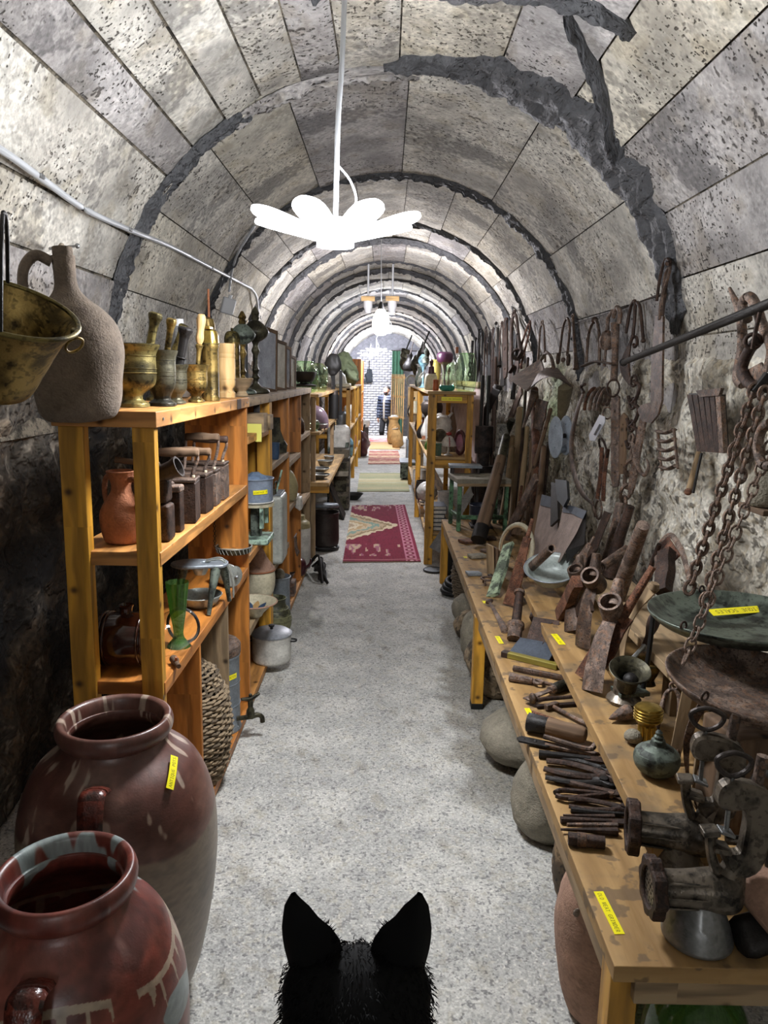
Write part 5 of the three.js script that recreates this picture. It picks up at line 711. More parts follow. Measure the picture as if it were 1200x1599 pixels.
bt('turned_tool', 'thick wooden handle with a dark iron socket', 'handle', [824, 1127], [918, 1149], (o, L) => { part(o, 'handle', lathe(spl([[0.001, L * 0.3], [0.024, L * 0.3], [0.026, L * 0.6], [0.022, L * 0.96], [0.001, L]], 16), 18), M.oldwood, [0, 0, 0], [0, 0, -1.57]); part(o, 'socket', lathe([[0.001, 0], [0.029, 0.002], [0.03, L * 0.02], [0.027, L * 0.34], [0.001, L * 0.35]], 20), M.ironD, [0, 0, 0], [0, 0, -1.57]); }, 0.03);
bt('flat_bar', 'dark flat bar with a punched hole overhanging the bench edge', 'bar', [813, 1154], [860, 1164], K.strap(0.03, 0.008, M.ironD, 1), 0.01);
bt('flat_bar', 'rusty file blade continuing behind the punched bar', 'file', [852, 1162], [935, 1178], (o, L) => { part(o, 'file', ext([[0, -0.012], [L * 0.8, -0.012], [L, -0.004], [L, 0.004], [L * 0.8, 0.012], [0, 0.012]], 0.009, 0.001), M.rust); part(o, 'tang', bar([L - 0.002, 0, 0], [L + 0.03, 0, 0], 0.004, 0.002), M.rust); }, 0.01);
bt('bent_rod', 'L shaped iron rod bent at its end', 'rod', [850, 1150], [926, 1172], (o, L) => { part(o, 'rod', sweep([[0, 0, 0], [L * 0.85, 0, 0], [L * 0.97, 0.002, 0.004], [L, 0.02, 0.01], [L, 0.085, 0.02]], 0.008, { n: 8, seg: 30 }), M.rustG); part(o, 'tip', sp(0.009, [L, 0.085, 0.02]), M.rustG); }, 0.028);
const GT = 'iron tools laid in rows on the bench';
bt('rasp', 'long flat rasp, first of the dark row of bench tools', 'rasp', [842, 1177], [972, 1191], K.chisel(0.028, M.ironD, M.rustD), 0.012, GT);
bt('pliers', 'slim pliers with straight closed handles', 'pliers', [875, 1187], [968, 1205], K.pliers(0.026, M.ironD), 0.01, GT);
bt('tongs', 'thick smith tongs with an open round jaw', 'tongs', [852, 1194], [990, 1220], K.pliers(0.042, M.rustD), 0.014, GT);
bt('tongs', 'smooth pincers lying next to the thick smith tongs', 'tongs', [853, 1208], [975, 1226], K.pliers(0.036, M.ironD), 0.012, GT);
bt('iron_punch', 'short iron punch between the two pairs of tongs', 'punch', [866, 1216], [960, 1240], K.rod(0.008, 0.011, M.rustD), 0.01, GT);
bt('shears', 'metal shears with curved handles and pointed blades', 'shears', [868, 1240], [1005, 1241], (o, L) => { for (const s of [-1, 1]) { part(o, 'handle', sweep([[0, s * 0.006, 0], [L * 0.08, s * 0.018, 0], [L * 0.3, s * 0.012, 0], [L * 0.62, 0, 0]], 0.007, { n: 8, seg: 16 }), M.rustD); part(o, 'blade', ext([[L * 0.6, -0.010 * s], [L * 0.72, 0.02 * s], [L, 0.003 * s], [L * 0.72, -0.008 * s]].sort((a, b) => 0), 0.004, 0.0006), M.rustG, [0, 0, s * 0.003]); } part(o, 'pivot', cy(0.008, 0.008, 0.014, [L * 0.63, 0, 0], [1.57, 0, 0]), M.rustG); }, 0.012, GT);
bt('tongs', 'twisted wire cutters with blunt jaws', 'cutters', [888, 1253], [1006, 1266], K.pliers(0.03, M.rustD), 0.012, GT);
bt('iron_punch', 'dark drift punch below the wire cutters', 'punch', [892, 1264], [985, 1272], K.rod(0.008, 0.005, M.ironD), 0.009, GT);
bt('iron_punch', 'thin iron spike with a pointed end', 'spike', [880, 1273], [960, 1276], K.rod(0.003, 0.008, M.rustD), 0.009, GT);
bt('cold_chisel', 'cold chisel with a grey worn head', 'chisel', [876, 1280], [1005, 1285], K.chisel(0.019, M.rustD, M.rustD), 0.009, GT);
bt('iron_punch', 'tapered iron pin beside the cold chisel', 'pin', [886, 1288], [965, 1290], K.rod(0.005, 0.008, M.rust), 0.009, GT);
bt('iron_punch', 'sharp pointed marking spike', 'spike', [876, 1295], [965, 1299], K.rod(0.003, 0.01, M.rustD), 0.01, GT);
bt('iron_tube', 'stubby iron tube with a flat grey end', 'tube', [888, 1309], [945, 1316], (o, L) => { part(o, 'tube', lathe([[0.010, 0], [0.015, 0], [0.015, L], [0.010, L], [0.010, 0]], 18), M.rustD, [0, 0, 0], [0, 0, -1.57]); part(o, 'collar', cy(0.017, 0.017, 0.02, [0.03, 0, 0], [0, 0, 1.57], 18), M.rustG); }, 0.016, GT);
// ---- meat grinders, standing on their hoppers with the table clamp upwards ----
function grinder(label, p, s, turn, hopperM) {
  const o = thing('meat_grinder', label, 'meat grinder', p, [0, turn, 0.0]); o.scale.setScalar(s); const m = M.cast;
  part(o, 'hopper', vessel([[0.066, 0], [0.07, 0.004], [0.064, 0.03], [0.05, 0.065], [0.036, 0.09]], 0.004, 36, 18), hopperM);
  const bg = lathe(spl([[0.001, -0.075], [0.03, -0.074], [0.042, -0.06], [0.044, -0.02], [0.038, 0.03], [0.036, 0.09]], 24), 30); part(o, 'barrel', bg, m, [0, 0.108, 0], [0, 0, Math.PI / 2]);
  for (let i = 0; i < 3; i++) part(o, 'rib', bx(0.14, 0.004, 0.006, [-0.02, 0.108 + 0.039 * Math.sin(-0.6 + i * 0.7), 0.039 * Math.cos(-0.6 + i * 0.7)]), m);
  const rg = [], n = 40; const sh = Array.from({ length: 48 }, (_, i) => { const a = i / 48 * 6.283, q = 0.056 + 0.004 * Math.cos(a * 8); return [q * Math.cos(a), q * Math.sin(a)]; }); const ring = ext(sh, 0.026, 0.003, [circ(0, 0, 0.042, 26)]); ring.rotateY(Math.PI / 2); part(o, 'screw_ring', ring, M.rustD, [-0.096, 0.108, 0]);
  const holes = []; for (const [R, k] of [[0.012, 6], [0.024, 12], [0.034, 17]]) for (let i = 0; i < k; i++) holes.push(circ(R * Math.cos(i / k * 6.283), R * Math.sin(i / k * 6.283), 0.0034, 7)); const die = ext(circ(0, 0, 0.043, 30), 0.008, 0, [...holes, circ(0, 0, 0.005, 8)]); die.rotateY(Math.PI / 2); part(o, 'die_plate', die, M.cast, [-0.098, 0.108, 0]); part(o, 'dark_inside', cy(0.041, 0.041, 0.004, [-0.088, 0.108, 0], [0, 0, 1.57], 24), M.black);
  // clamp: neck, C frame, screw with ring, two ribbed pads
  part(o, 'neck', sweep([[0.052, 0.12, 0], [0.06, 0.16, 0], [0.075, 0.19, 0]], [0.034, 0.026, 0.024], { n: 12, seg: 10, flat: 0.75 }), m);
  part(o, 'clamp_frame', ext(smooth2([[0.05, 0.165], [0.062, 0.15], [0.098, 0.165], [0.112, 0.22], [0.116, 0.29], [0.108, 0.325], [0.08, 0.342], [0.03, 0.345], [0.018, 0.335], [0.018, 0.305], [0.035, 0.298], [0.065, 0.30], [0.074, 0.285], [0.074, 0.23], [0.068, 0.195], [0.04, 0.188]], 60), 0.036, 0.006), m);
  part(o, 'clamp_pad', bx(0.036, 0.012, 0.04, [0.028, 0.205, 0], [0, 0, -0.2], 0.004), m); part(o, 'clamp_foot', sweep([[0.03, 0.14, 0], [0.012, 0.19, 0], [0.006, 0.235, 0]], [0.012, 0.01, 0.012], { n: 8 }), M.cast); part(o, 'clamp_foot_pad', bx(0.034, 0.012, 0.034, [0.004, 0.24, 0], [0, 0, 0.1], 0.004), M.cast);
  part(o, 'screw', cy(0.005, 0.005, 0.12, [0.036, 0.30, 0]), M.steel); part(o, 'screw_ring_handle', sweep([[0.036, 0.36, 0], [0.01, 0.375, 0], [0.004, 0.395, 0.0], [0.036, 0.41, 0], [0.07, 0.395, 0], [0.064, 0.375, 0]], 0.0055, { n: 8, seg: 34, closed: true }), M.iron); part(o, 'screw_plate', bx(0.03, 0.006, 0.03, [0.036, 0.24, 0], [0, 0, -0.3]), M.steel);
  part(o, 'crank_stub', bar([0.1, 0.108, 0], [0.14, 0.112, 0], 0.011), m); part(o, 'crank_pin', bar([0.09, 0.33, -0.01], [0.097, 0.40, -0.012], 0.011, 0.012), M.rust); return o;
}
grinder('cast iron meat grinder standing upside down beside its yellow label', PY(1088, 1462, BY + 0.001), 0.96, -0.05, M.steel);
grinder('second cast iron meat grinder standing behind the labelled one', PY(1052, 1368, BY + 0.001), 0.98, -0.22, M.cast);
// small mincer with trumpet mouth on the raised plank
{
  const o = thing('hand_mincer', 'small iron hand mincer with a trumpet mouth and wooden crank handle', 'mincer', PY(974, 1096, RP + 0.001), [0, 0.2, 0]);
  part(o, 'stand', lathe([[0.001, 0], [0.05, 0], [0.055, 0.012], [0.045, 0.022], [0.036, 0.03], [0.034, 0.07], [0.001, 0.072]], 10), M.cast); part(o, 'trumpet', vessel([[0.03, 0.06], [0.032, 0.09], [0.042, 0.115], [0.056, 0.13], [0.063, 0.135]], 0.004, 34), M.bronze, [0, 0.0, 0], [0.35, 0, 0.1]); part(o, 'auger', sp(0.024, [0, 0.085, 0.03], [1, 1, 1], 10), M.ironD); part(o, 'side_flange', bx(0.10, 0.014, 0.07, [0.02, 0.035, 0]), M.verdi);
  part(o, 'crank', bar([0.03, 0.1, -0.05], [0.14, 0.135, -0.13], 0.007), M.steel); part(o, 'grip', lathe(spl([[0.001, 0], [0.012, 0.002], [0.011, 0.03], [0.02, 0.07], [0.018, 0.105], [0.001, 0.115]], 16), 16), M.darkwood, [0.14, 0.13, -0.13], [-0.2, 0, -0.4]); part(o, 'collar', cy(0.013, 0.015, 0.02, [0.138, 0.125, -0.128]), M.steel);
  const c = thing('plumb_bob', 'rusty conical plumb bob pointing over the plank edge', 'plumb bob', PY(968, 1112, RP + 0.022)); part(c, 'cone', lathe(spl([[0.001, 0], [0.008, 0.012], [0.022, 0.06], [0.021, 0.075], [0.001, 0.085]], 16), 20), M.rust, [-0.04, -0.008, 0.03], [0.1, 0.4, -1.45]); part(c, 'neck', cy(0.006, 0.006, 0.02, [0.045, -0.002, 0.0], [0, 0, 1.57]), M.rust);
  const st = one('grey_pebble', 'smooth grey pebble beside the polished brass mortar', 'pebble', rough(sp(0.026, [0, 0, 0], [1, 0.8, 1]), 0.004, 20), M.stone, PY(989, 1150, RP + 0.022));
  const b = thing('brass_pot', 'polished brass lidded spice mortar on the raised plank', 'mortar', PY(1009, 1160, RP + 0.001)); part(b, 'base', lathe([[0.001, 0], [0.033, 0], [0.034, 0.006], [0.024, 0.012], [0.022, 0.02], [0.022, 0.055], [0.027, 0.062], [0.001, 0.062]], 30), M.brassL); part(b, 'bowl', lathe([[0.026, 0.06], [0.036, 0.07], [0.038, 0.095], [0.034, 0.108], [0.02, 0.112], [0.001, 0.113]], 34), M.brassL); for (const y of [0.075, 0.083, 0.091, 0.1]) part(b, 'groove_ring', to(0.0375, 0.0022, [0, y, 0], [1.57, 0, 0], 32), M.brassL); for (let i = 0; i < 10; i++) part(b, 'flute', cy(0.0045, 0.0045, 0.036, [0.0215 * Math.cos(i * 0.628), 0.036, 0.0215 * Math.sin(i * 0.628)], [0, 0, 0], 8), M.brassL);
  const b2 = thing('brass_pot', 'tarnished brass mortar half hidden behind the polished one', 'mortar', PY(1010, 1068, RP + 0.001)); part(b2, 'cup', vessel([[0.03, 0], [0.024, 0.015], [0.034, 0.04], [0.044, 0.075], [0.048, 0.08]], 0.005, 30), M.brass); part(b2, 'band', to(0.046, 0.003, [0, 0.075, 0], [1.57, 0, 0], 30), M.brassD);
  const sg = thing('sugar_bowl', 'squat greenish metal bowl with a finial lid on the plank corner', 'bowl', PY(1024, 1208, RP + 0.001)); part(sg, 'bowl', lathe(spl([[0.001, 0], [0.03, 0.002], [0.05, 0.018], [0.058, 0.04], [0.054, 0.06], [0.04, 0.072]], 26), 34), M.verdi); part(sg, 'lid', lathe(spl([[0.042, 0.07], [0.03, 0.078], [0.02, 0.082], [0.016, 0.095], [0.001, 0.096]], 18), 30), M.verdi); part(sg, 'finial', lathe([[0.001, 0.094], [0.01, 0.095], [0.012, 0.103], [0.008, 0.108], [0.009, 0.114], [0.004, 0.12], [0.001, 0.121]], 18), M.verdi);
}
// ---- scale: black beam, chains, two pans ----
{
  const beam = D(974, 566, 2.6), end = D(1212, 470, 1.95), o = thing('balance_beam', 'long black iron beam of the antique scales slanting across the wall', 'scale'); part(o, 'beam', sweep([beam, end], [0.010, 0.0145], { n: 8, seg: 4 }), M.ironD); part(o, 'tip', bar(beam, D(971, 568, 2.62), 0.014, 0.008), M.ironD); part(o, 'hook', sweep([D(1188, 486, 2.0), D(1180, 520, 2.0), D(1176, 545, 2.0)], 0.006, { n: 8 }), M.rustD);
  const c1 = D(1112, 985, 1.98), pan = (label, c, R, m, rot, t) => { const p = thing('scale_pan', label, 'scale pan', c, rot); part(p, 'pan', lathe(spl([[0.001, -0.035], [R * 0.5, -0.032], [R * 0.85, -0.016], [R, 0.012], [R * 1.0, 0.018], [R * 0.98, 0.018], [R * 0.83, -0.006], [R * 0.5, -0.024], [0.001, -0.028]], 44), 60, false), m); for (let i = 0; i < 3; i++) part(p, 'chain_lug', to(0.01, 0.003, [R * 0.96 * Math.cos(2.6 + i * 2.094), 0.022, R * 0.96 * Math.sin(2.6 + i * 2.094)], [0, 0.5, 0], 14), M.rustD); return p; };
  const p1 = pan('grey green scale pan with the yellow antique scales tape', D(1150, 968, 1.92), 0.225, mat('pangreen', 0x68746e, 0.42, 0.6, { map: 'grime', bump: 'bump', bs: 0.0008 }), [0.0, 0, 0.02]);
  tape(p1, 'ANTIQUE SCALES', 0.2, 0.03, [0.07, -0.010, -0.115]); const k = p1.children[p1.children.length - 1]; { const x = V(-1, 0, 0.22).normalize(), z = V(0.05, 0.95, 0.32), y = V(0, 0, 0).crossVectors(z, x).normalize(); z.crossVectors(x, y); k.quaternion.setFromRotationMatrix(new THREE.Matrix4().makeBasis(x, y, z)); }
  pan('brown iron scale pan tilted over the cracked wooden block', D(1183, 1076, 1.64), 0.205, M.rust, [0.07, 0, -0.06]);
  const ch = (label, a, b, l, r) => tool('scale_chain', label, 'chain', a, b, V(-0.3, 0, 1), K.chain(l, r, M.rust));
  ch('heavy rusty scale chain hooked to the rim of the grey green pan', D(1180, 602, 1.92), D(1075, 925, 1.84), 0.036, 0.005); ch('heavy rusty scale chain between the thin chain and the other heavy one', D(1196, 606, 1.90), D(1100, 945, 1.80), 0.036, 0.005); ch('thin scale chain with long open links', D(1206, 690, 1.80), D(1068, 1035, 1.62), 0.038, 0.0032);
  tool('scale_hook', 'dark iron scale hook at the top of the chains', 'hook', D(1200, 585, 1.92), D(1178, 612, 1.92), V(0, 0, 1), K.rod(0.012, 0.01, M.ironD));
}
// ---- pile of heads and blades leaning on the raised plank and the wall ----
const W = (x, y, X0) => PX(x, y, X0);
const Wb = (p, x) => x.y ? PY(p[0], p[1], x.y) : W(p[0], p[1], x);   // foot of a leaning thing: on a plane x = const or on the board at height y
const lean = (name, label, cat, a, b, x0, x1, k, n = N_LEAN) => tool(name, label, cat, Wb(a, x0), Wb(b, x1), n, k);
const P0 = { y: BY + 0.012 }, P1 = { y: RP + 0.012 }, P2 = { y: 0.712 };
{ const o = thing('back_plank', 'old plank on blocks along the wall under the leaning tool heads', 'plank'); board(o, 'plank', 0.90, 1.12, 0.665, 0.70, -2.15, -3.75, M.pineG); for (const z of [-2.3, -3.0, -3.65]) board(o, 'support_block', 0.95, 1.05, BY, 0.665, z, z - 0.08, M.pineG); }
function plate3(pts, t, n) { const f = pts.map(p => p.clone().addScaledVector(n, t)), b = pts, V_ = [], e1 = V(0, 0, 1).addScaledVector(n, -n.z).normalize(), e2 = V(0, 0, 0).crossVectors(n, e1).normalize(); const fl = THREE.ShapeUtils.triangulateShape(pts.map(p => new THREE.Vector2(p.dot(e1), p.dot(e2))), []); for (const q of fl) V_.push(f[q[0]], f[q[1]], f[q[2]], b[q[2]], b[q[1]], b[q[0]]); for (let i = 0; i < pts.length; i++) { const j = (i + 1) % pts.length; V_.push(b[i], b[j], f[j], b[i], f[j], f[i]); } const g = new THREE.BufferGeometry(); g.setAttribute('position', new THREE.Float32BufferAttribute(V_.flatMap(p => [p.x, p.y, p.z]), 3)); g.computeVertexNormals(); return g; }
const WP = (x, y, k = 0) => W(x, y, mix(1.0, 0.87, (y - 755) / 125) - k), poly = (pts, k) => pts.map(p => WP(p[0], p[1], k)), NS = V(-0.62, 0.3, 0.72).normalize(), spadeM = mat('spade', 0xa08d84, 0.62, 0.15, { map: 'mott', bump: 'bump', bs: 0.002 });
{ let o = thing('spade_head', 'broad rusty spade head with a blue grey shoulder, leaning upright', 'spade'); part(o, 'blade', plate3(poly([[847, 772], [861, 776], [875, 786], [876, 842], [858, 884], [833, 879], [836, 830]]), 0.006, NS), spadeM); part(o, 'painted_shoulder', plate3(poly([[847, 772], [861, 776], [875, 786], [875, 799], [860, 793], [844, 789]], 0.007), 0.003, NS), M.slate); part(o, 'socket', plate3(poly([[864, 754], [873, 756], [875, 812], [863, 823]], 0.03), 0.025, NS), M.ironD);
  o = thing('spade_head', 'second spade head with a folded dark socket beside the first', 'spade'); part(o, 'blade', plate3(poly([[881, 788], [898, 791], [917, 798], [902, 832], [885, 860], [875, 878], [856, 877], [866, 850], [874, 823]], 0.03), 0.006, NS), spadeM); part(o, 'painted_shoulder', plate3(poly([[881, 788], [898, 791], [917, 798], [911, 811], [893, 802], [879, 800]], 0.037), 0.003, NS), M.slate); part(o, 'socket', plate3(poly([[871, 750], [889, 752], [891, 780], [884, 793], [874, 782]], 0.05), 0.03, NS), mat('slate2', 0x3c444c, 0.5, 0.3, { map: 'mott' })); part(o, 'side_flange', plate3([WP(917, 798, 0.03), WP(914, 850, 0), WP(886, 880, 0), WP(885, 860, 0.03)], 0.005, NS), M.ironD); }
lean('plane_board', 'long rusty board shaped iron leaning beside the spades', 'iron', [838, 745], [790, 840], 0.95, P0, K.blade(0.06, 0.075, 0.02, M.rust, 0));
lean('wooden_beam', 'long weathered wooden beam with a black burnt foot leaning on the bench', 'beam', [783, 715], [748, 842], 0.82, { y: BY + 0.05 }, (o, L) => { part(o, 'beam', sweep([[0, 0, 0], [L * 0.5, 0.004, 0], [L, 0, 0]], [0.038, 0.044, 0.05], { n: 8, seg: 6 }), M.oldwood); part(o, 'burnt_foot', sweep([[L * 0.86, 0, 0], [L * 1.01, 0, 0]], [0.052, 0.052], { n: 10, seg: 2 }), M.ironD); part(o, 'dark_top', sweep([[-L * 0.3, -0.01, 0], [0.01, 0, 0]], [0.03, 0.036], { n: 8, seg: 4 }), M.bronze); });
lean('shovel_blade', 'orange rusted shovel blade with a narrow neck lying on the bench front', 'shovel', [832, 810], [796, 945], 0.72, P0, K.blade(0.05, 0.085, 0.008, M.rustR, 0.22), V(-0.7, 0.6, 0.4));
lean('wooden_paddle', 'peeling green painted wooden paddle head', 'paddle', [795, 850], [770, 930], 0.68, P0, K.blade(0.06, 0.07, 0.02, mat('peel', 0x9fb59c, 0.8, 0, { map: 'grime' }), 0), V(-0.7, 0.6, 0.4));
lean('sieve_hoop', 'pale hoop shaped sieve rim leaning between the beam and the shovel', 'hoop', [828, 832], [786, 878], 0.83, { y: BY + 0.02 }, (o, L) => { part(o, 'hoop', to(L * 0.5, 0.014, [L / 2, 0, 0], [0, 0, 0], 30), M.cream); part(o, 'inner_hoop', to(L * 0.46, 0.008, [L / 2, 0, 0.006], [0, 0, 0], 30), M.pineG); }, V(-0.5, 0.5, 0.6));
lean('iron_ladle', 'round headed iron ladle lying by the bench edge', 'ladle', [764, 938], [790, 985], { y: BY + 0.03 }, { y: BY + 0.012 }, (o, L) => { part(o, 'head', sp(0.02, [0.01, 0, 0], [1, 1, 0.5], 14), M.rustD); part(o, 'handle', sweep([[0.02, 0, 0], [L * 0.6, 0, 0], [L, 0, 0]], [0.007, 0.011, 0.02], { n: 8, seg: 8, flat: 0.5 }), M.rust); }, V(-0.4, 0.9, 0.2));
lean('iron_pestle', 'rusty iron pestle standing in a squat block', 'pestle', [812, 925], [803, 1000], 0.60, { y: BY + 0.01 }, (o, L) => { part(o, 'shaft', sweep([[0, 0, 0], [L * 0.7, 0, 0]], [0.018, 0.022], { n: 10, seg: 4 }), M.rustD); part(o, 'cap', cy(0.022, 0.024, 0.015, [0.0, 0, 0], [0, 0, 1.57]), M.rust); part(o, 'block', lathe([[0.001, 0], [0.036, 0], [0.038, 0.02], [0.03, 0.03], [0.03, 0.075], [0.001, 0.076]], 18), M.rust, [L * 0.66, 0, 0], [0, 0, -1.57]); }, V(-0.4, 0.2, 0.9));
lean('pipe_stub', 'rusty cylinder lying on a grey enamel basin', 'cylinder', [862, 856], [820, 895], 0.74, 0.70, (o, L) => { part(o, 'pipe', lathe([[0.014, 0], [0.02, 0], [0.023, L], [0.016, L], [0.014, 0]], 18), M.rust, [0, 0, 0], [0, 0, -1.57]); part(o, 'flange', cy(0.028, 0.028, 0.008, [L * 0.9, 0, 0], [0, 0, 1.57], 18), M.rust); });
{ const o = thing('enamel_basin', 'pale grey enamel basin with a lipped rim lying among the blades', 'basin', W(862, 905, 0.80), [0.3, 0.2, 0.15]); part(o, 'basin', vessel([[0.07, 0], [0.085, 0.01], [0.11, 0.06], [0.125, 0.068]], 0.004, 40, 14), mat('paleenamel', 0xb9c4c2, 0.35, 0.1, { map: 'mott' })); part(o, 'rim', to(0.125, 0.004, [0, 0.069, 0], [1.57, 0, 0], 40), M.zinc); }
const AD = [['first adze head with an open round eye above the raised plank', [905, 890], [890, 985], 0.82, P1, 0.033, 0.07, M.rustG], ['second adze head with its eye beside the first', [930, 892], [908, 1010], 0.80, P1, 0.035, 0.075, M.rustG], ['largest hoe head with a wide oval eye and curved blade', [962, 938], [922, 1078], 0.78, P1, 0.038, 0.085, M.rust]];
for (const [l, a, b, x0, x1, r, w, m] of AD) lean('adze_head', l, 'adze', a, b, x0, x1, K.adze(r, w, m));
lean('wedge_block', 'rusty square wedge block standing on the raised plank end', 'wedge', [902, 908], [875, 962], 0.76, P1, K.blade(0.05, 0.055, 0.035, M.rustR, 0));
lean('iron_wedge', 'dark thin wedge blade beside the square wedge block', 'wedge', [918, 930], [892, 972], 0.78, P1, K.blade(0.05, 0.03, 0.01, M.rustD, 0));
lean('iron_wedge', 'short folded hinge blade between the wedge and the adze', 'hinge', [925, 945], [903, 985], 0.78, P1, K.blade(0.045, 0.03, 0.01, M.rustD, 0));
lean('hoe_blade', 'wide deep rust red hoe blade sliding off the raised plank', 'hoe', [1020, 885], [914, 1062], 0.88, P1, K.blade(0.075, 0.085, 0.009, M.rustR, 0.42), V(-0.7, 0.4, 0.6));
lean('felling_axe', 'axe head with a long upright shaft socket behind the hoe blades', 'axe', [1005, 820], [965, 930], 0.95, P2, (o, L) => { part(o, 'socket', sweep([[0, 0, 0], [L, 0, 0]], [0.024, 0.034], { n: 12, seg: 4 }), M.rust); part(o, 'bit', ext([[L * 0.7, -0.02], [L * 1.05, -0.05], [L * 1.1, 0.05], [L * 0.8, 0.03]], 0.02, 0.003), M.rust); });
lean('pipe_clamp', 'double barrelled iron pipe clamp above the adze eyes', 'clamp', [980, 858], [948, 880], 1.0, 0.9, (o, L) => { part(o, 'pipe', lathe([[0.014, 0], [0.02, 0], [0.02, L * 1.2], [0.014, L * 1.2], [0.014, 0]], 16), M.rustG, [0, 0.0, 0], [0, 0, -1.57]); part(o, 'ring', to(0.016, 0.006, [L * 1.3, 0, 0], [1.57, 0, 0], 18), M.rustG); });
lean('plough_tine', 'upright pointed plough tine behind the axe socket', 'tine', [985, 790], [952, 900], 1.08, P2, K.rod(0.02, 0.032, M.rustD));
lean('plough_tine', 'second upright tine with a flat face beside the first', 'tine', [968, 785], [942, 895], 1.08, P2, K.rod(0.02, 0.03, M.rust, 0.6));
lean('flat_wedge', 'brown fan shaped scraper leaning beside the black saw', 'scraper', [928, 838], [895, 900], 0.92, P2, K.blade(0.03, 0.09, 0.008, M.rust, 0.2));
lean('pit_saw', 'dark slender saw blade leaning behind the fan shaped scraper', 'saw', [950, 800], [910, 900], 1.0, P2, K.blade(0.045, 0.035, 0.006, M.rustD, 0));
lean('long_tine', 'long thin tine rising from the hoe blades to the wall', 'tine', [1030, 850], [980, 985], 1.02, P1, K.rod(0.009, 0.012, M.rustD));
lean('curved_stave', 'curved grey bow of wood behind the trumpet mincer', 'bow', [1022, 915], [972, 1045], 0.90, P1, K.sickle(0.01, 0.05, M.pineG, -0.16));
lean('black_rod', 'black upright rod standing behind the small mincer', 'rod', [1022, 950], [1003, 1088], 0.84, P1, K.rod(0.008, 0.008, M.black));
lean('stirrup_loop', 'rusty hoop shaped clamp standing against the wall', 'clamp', [1035, 845], [1062, 925], 1.05, 0.98, (o, L) => { part(o, 'hoop', sweep([[L, -0.05, 0], [L * 0.4, -0.06, 0], [0, -0.02, 0], [0, 0.03, 0], [L * 0.4, 0.06, 0], [L, 0.05, 0]], 0.011, { n: 8, seg: 24, flat: 0.5 }), M.rust); part(o, 'hood', ext([[0.01, -0.04], [L * 0.5, -0.05], [L * 0.5, 0.05], [0.01, 0.03]], 0.006, 0.001), M.rustR); });
lean('box_tube', 'square dark iron tube leaning inside the hoop clamp', 'tube', [1042, 862], [1036, 925], 1.0, 0.95, K.blade(0.05, 0.05, 0.04, M.rustD, 0));
// blades, staves and a post behind the sugar bowl, below the pans
lean('iron_tongs', 'open fire tongs standing behind the brass mortars', 'tongs', [1052, 1075], [1037, 1185], 0.86, P0, K.fork(0.075, M.rust), V(-0.3, 0.2, 0.9));
lean('stave', 'pale weathered stave leaning under the brown scale pan', 'stave', [1075, 1080], [1054, 1185], 0.88, P0, K.blade(0.03, 0.03, 0.012, M.pineG, 0), V(-0.3, 0.2, 0.9));
lean('iron_strap', 'bent brown iron strap leaning under the scale pan', 'strap', [1105, 1090], [1075, 1215], 0.88, P0, K.sickle(0.01, 0.022, M.rust, -0.1), V(-0.3, 0.2, 0.9));
lean('wood_plate', 'grey wooden plate with a slot beside the thick post', 'plate', [1118, 1160], [1112, 1235], 0.84, P0, (o, L) => part(o, 'plate', ext([[0, -0.04], [L, -0.05], [L, 0.04], [L * 0.2, 0.05], [0, 0.02]], 0.016, 0.003, [[[L * 0.3, 0.0], [L * 0.42, -0.02], [L * 0.5, -0.02], [L * 0.4, 0.012]]]), M.pineG) && part(o, 'peg', cy(0.006, 0.006, 0.03, [L * 0.8, 0, 0], [1.57, 0, 0]), M.oldwood), V(-0.2, 0.2, 0.95));
{ const o = thing('wood_post', 'thick cracked wooden block standing under the brown scale pan', 'block', [0.93, BY, -1.72], [0, 0.15, 0]); part(o, 'block', rough(bx(0.2, 0.26, 0.16, [0, 0.13, 0], [0, 0, 0], 0.01), 0.006, 8), M.oldwood); part(o, 'split', bx(0.07, 0.25, 0.15, [0.14, 0.125, 0.01], [0, 0, -0.03]), M.darkwood); }
{ const o = thing('iron_cauldron', 'dark iron cauldron lying behind the meat grinders', 'cauldron', [0.95, BY + 0.0, -1.42], [0, 0, 0]); part(o, 'bowl', vessel([[0.07, 0], [0.1, 0.02], [0.125, 0.09], [0.115, 0.15], [0.12, 0.165]], 0.006, 34), M.ironD); part(o, 'bail', sweep([[-0.12, 0.16, 0.0], [-0.11, 0.25, 0.06], [0, 0.3, 0.08], [0.11, 0.25, 0.06], [0.12, 0.16, 0]], 0.006, { n: 8 }), M.steel); }
lean('spoon', 'steel ladle with a long curved handle beside the meat grinders', 'ladle', [1176, 1212], [1178, 1345], 0.78, { y: BY + 0.03 }, (o, L) => { part(o, 'handle', sweep([[0.03, 0.045, 0], [-0.01, 0.02, 0], [0.02, -0.004, 0], [L * 0.75, 0, 0]], [0.006, 0.007, 0.006, 0.005], { n: 8, seg: 22 }), M.steel); part(o, 'bowl', sp(0.022, [L * 0.88, 0, 0], [1.3, 0.6, 0.3], 16), M.zinc); }, V(-0.1, 0.2, 1));
lean('shoe_last', 'pinkish worn wooden shoe last pointing up beside the grinder', 'shoe last', [1148, 1355], [1230, 1425], 0.72, 0.78, (o, L) => part(o, 'last', sweep([[0, 0, 0], [L * 0.3, 0, 0], [L, 0, 0]], [0.02, 0.04, 0.055], { n: 12, seg: 10, flat: 0.6 }), M.clayP) && part(o, 'toe', sp(0.02, [0.0, 0, 0], [0.6, 1, 0.6], 12), M.clayP), V(-0.2, 0.5, 0.8));
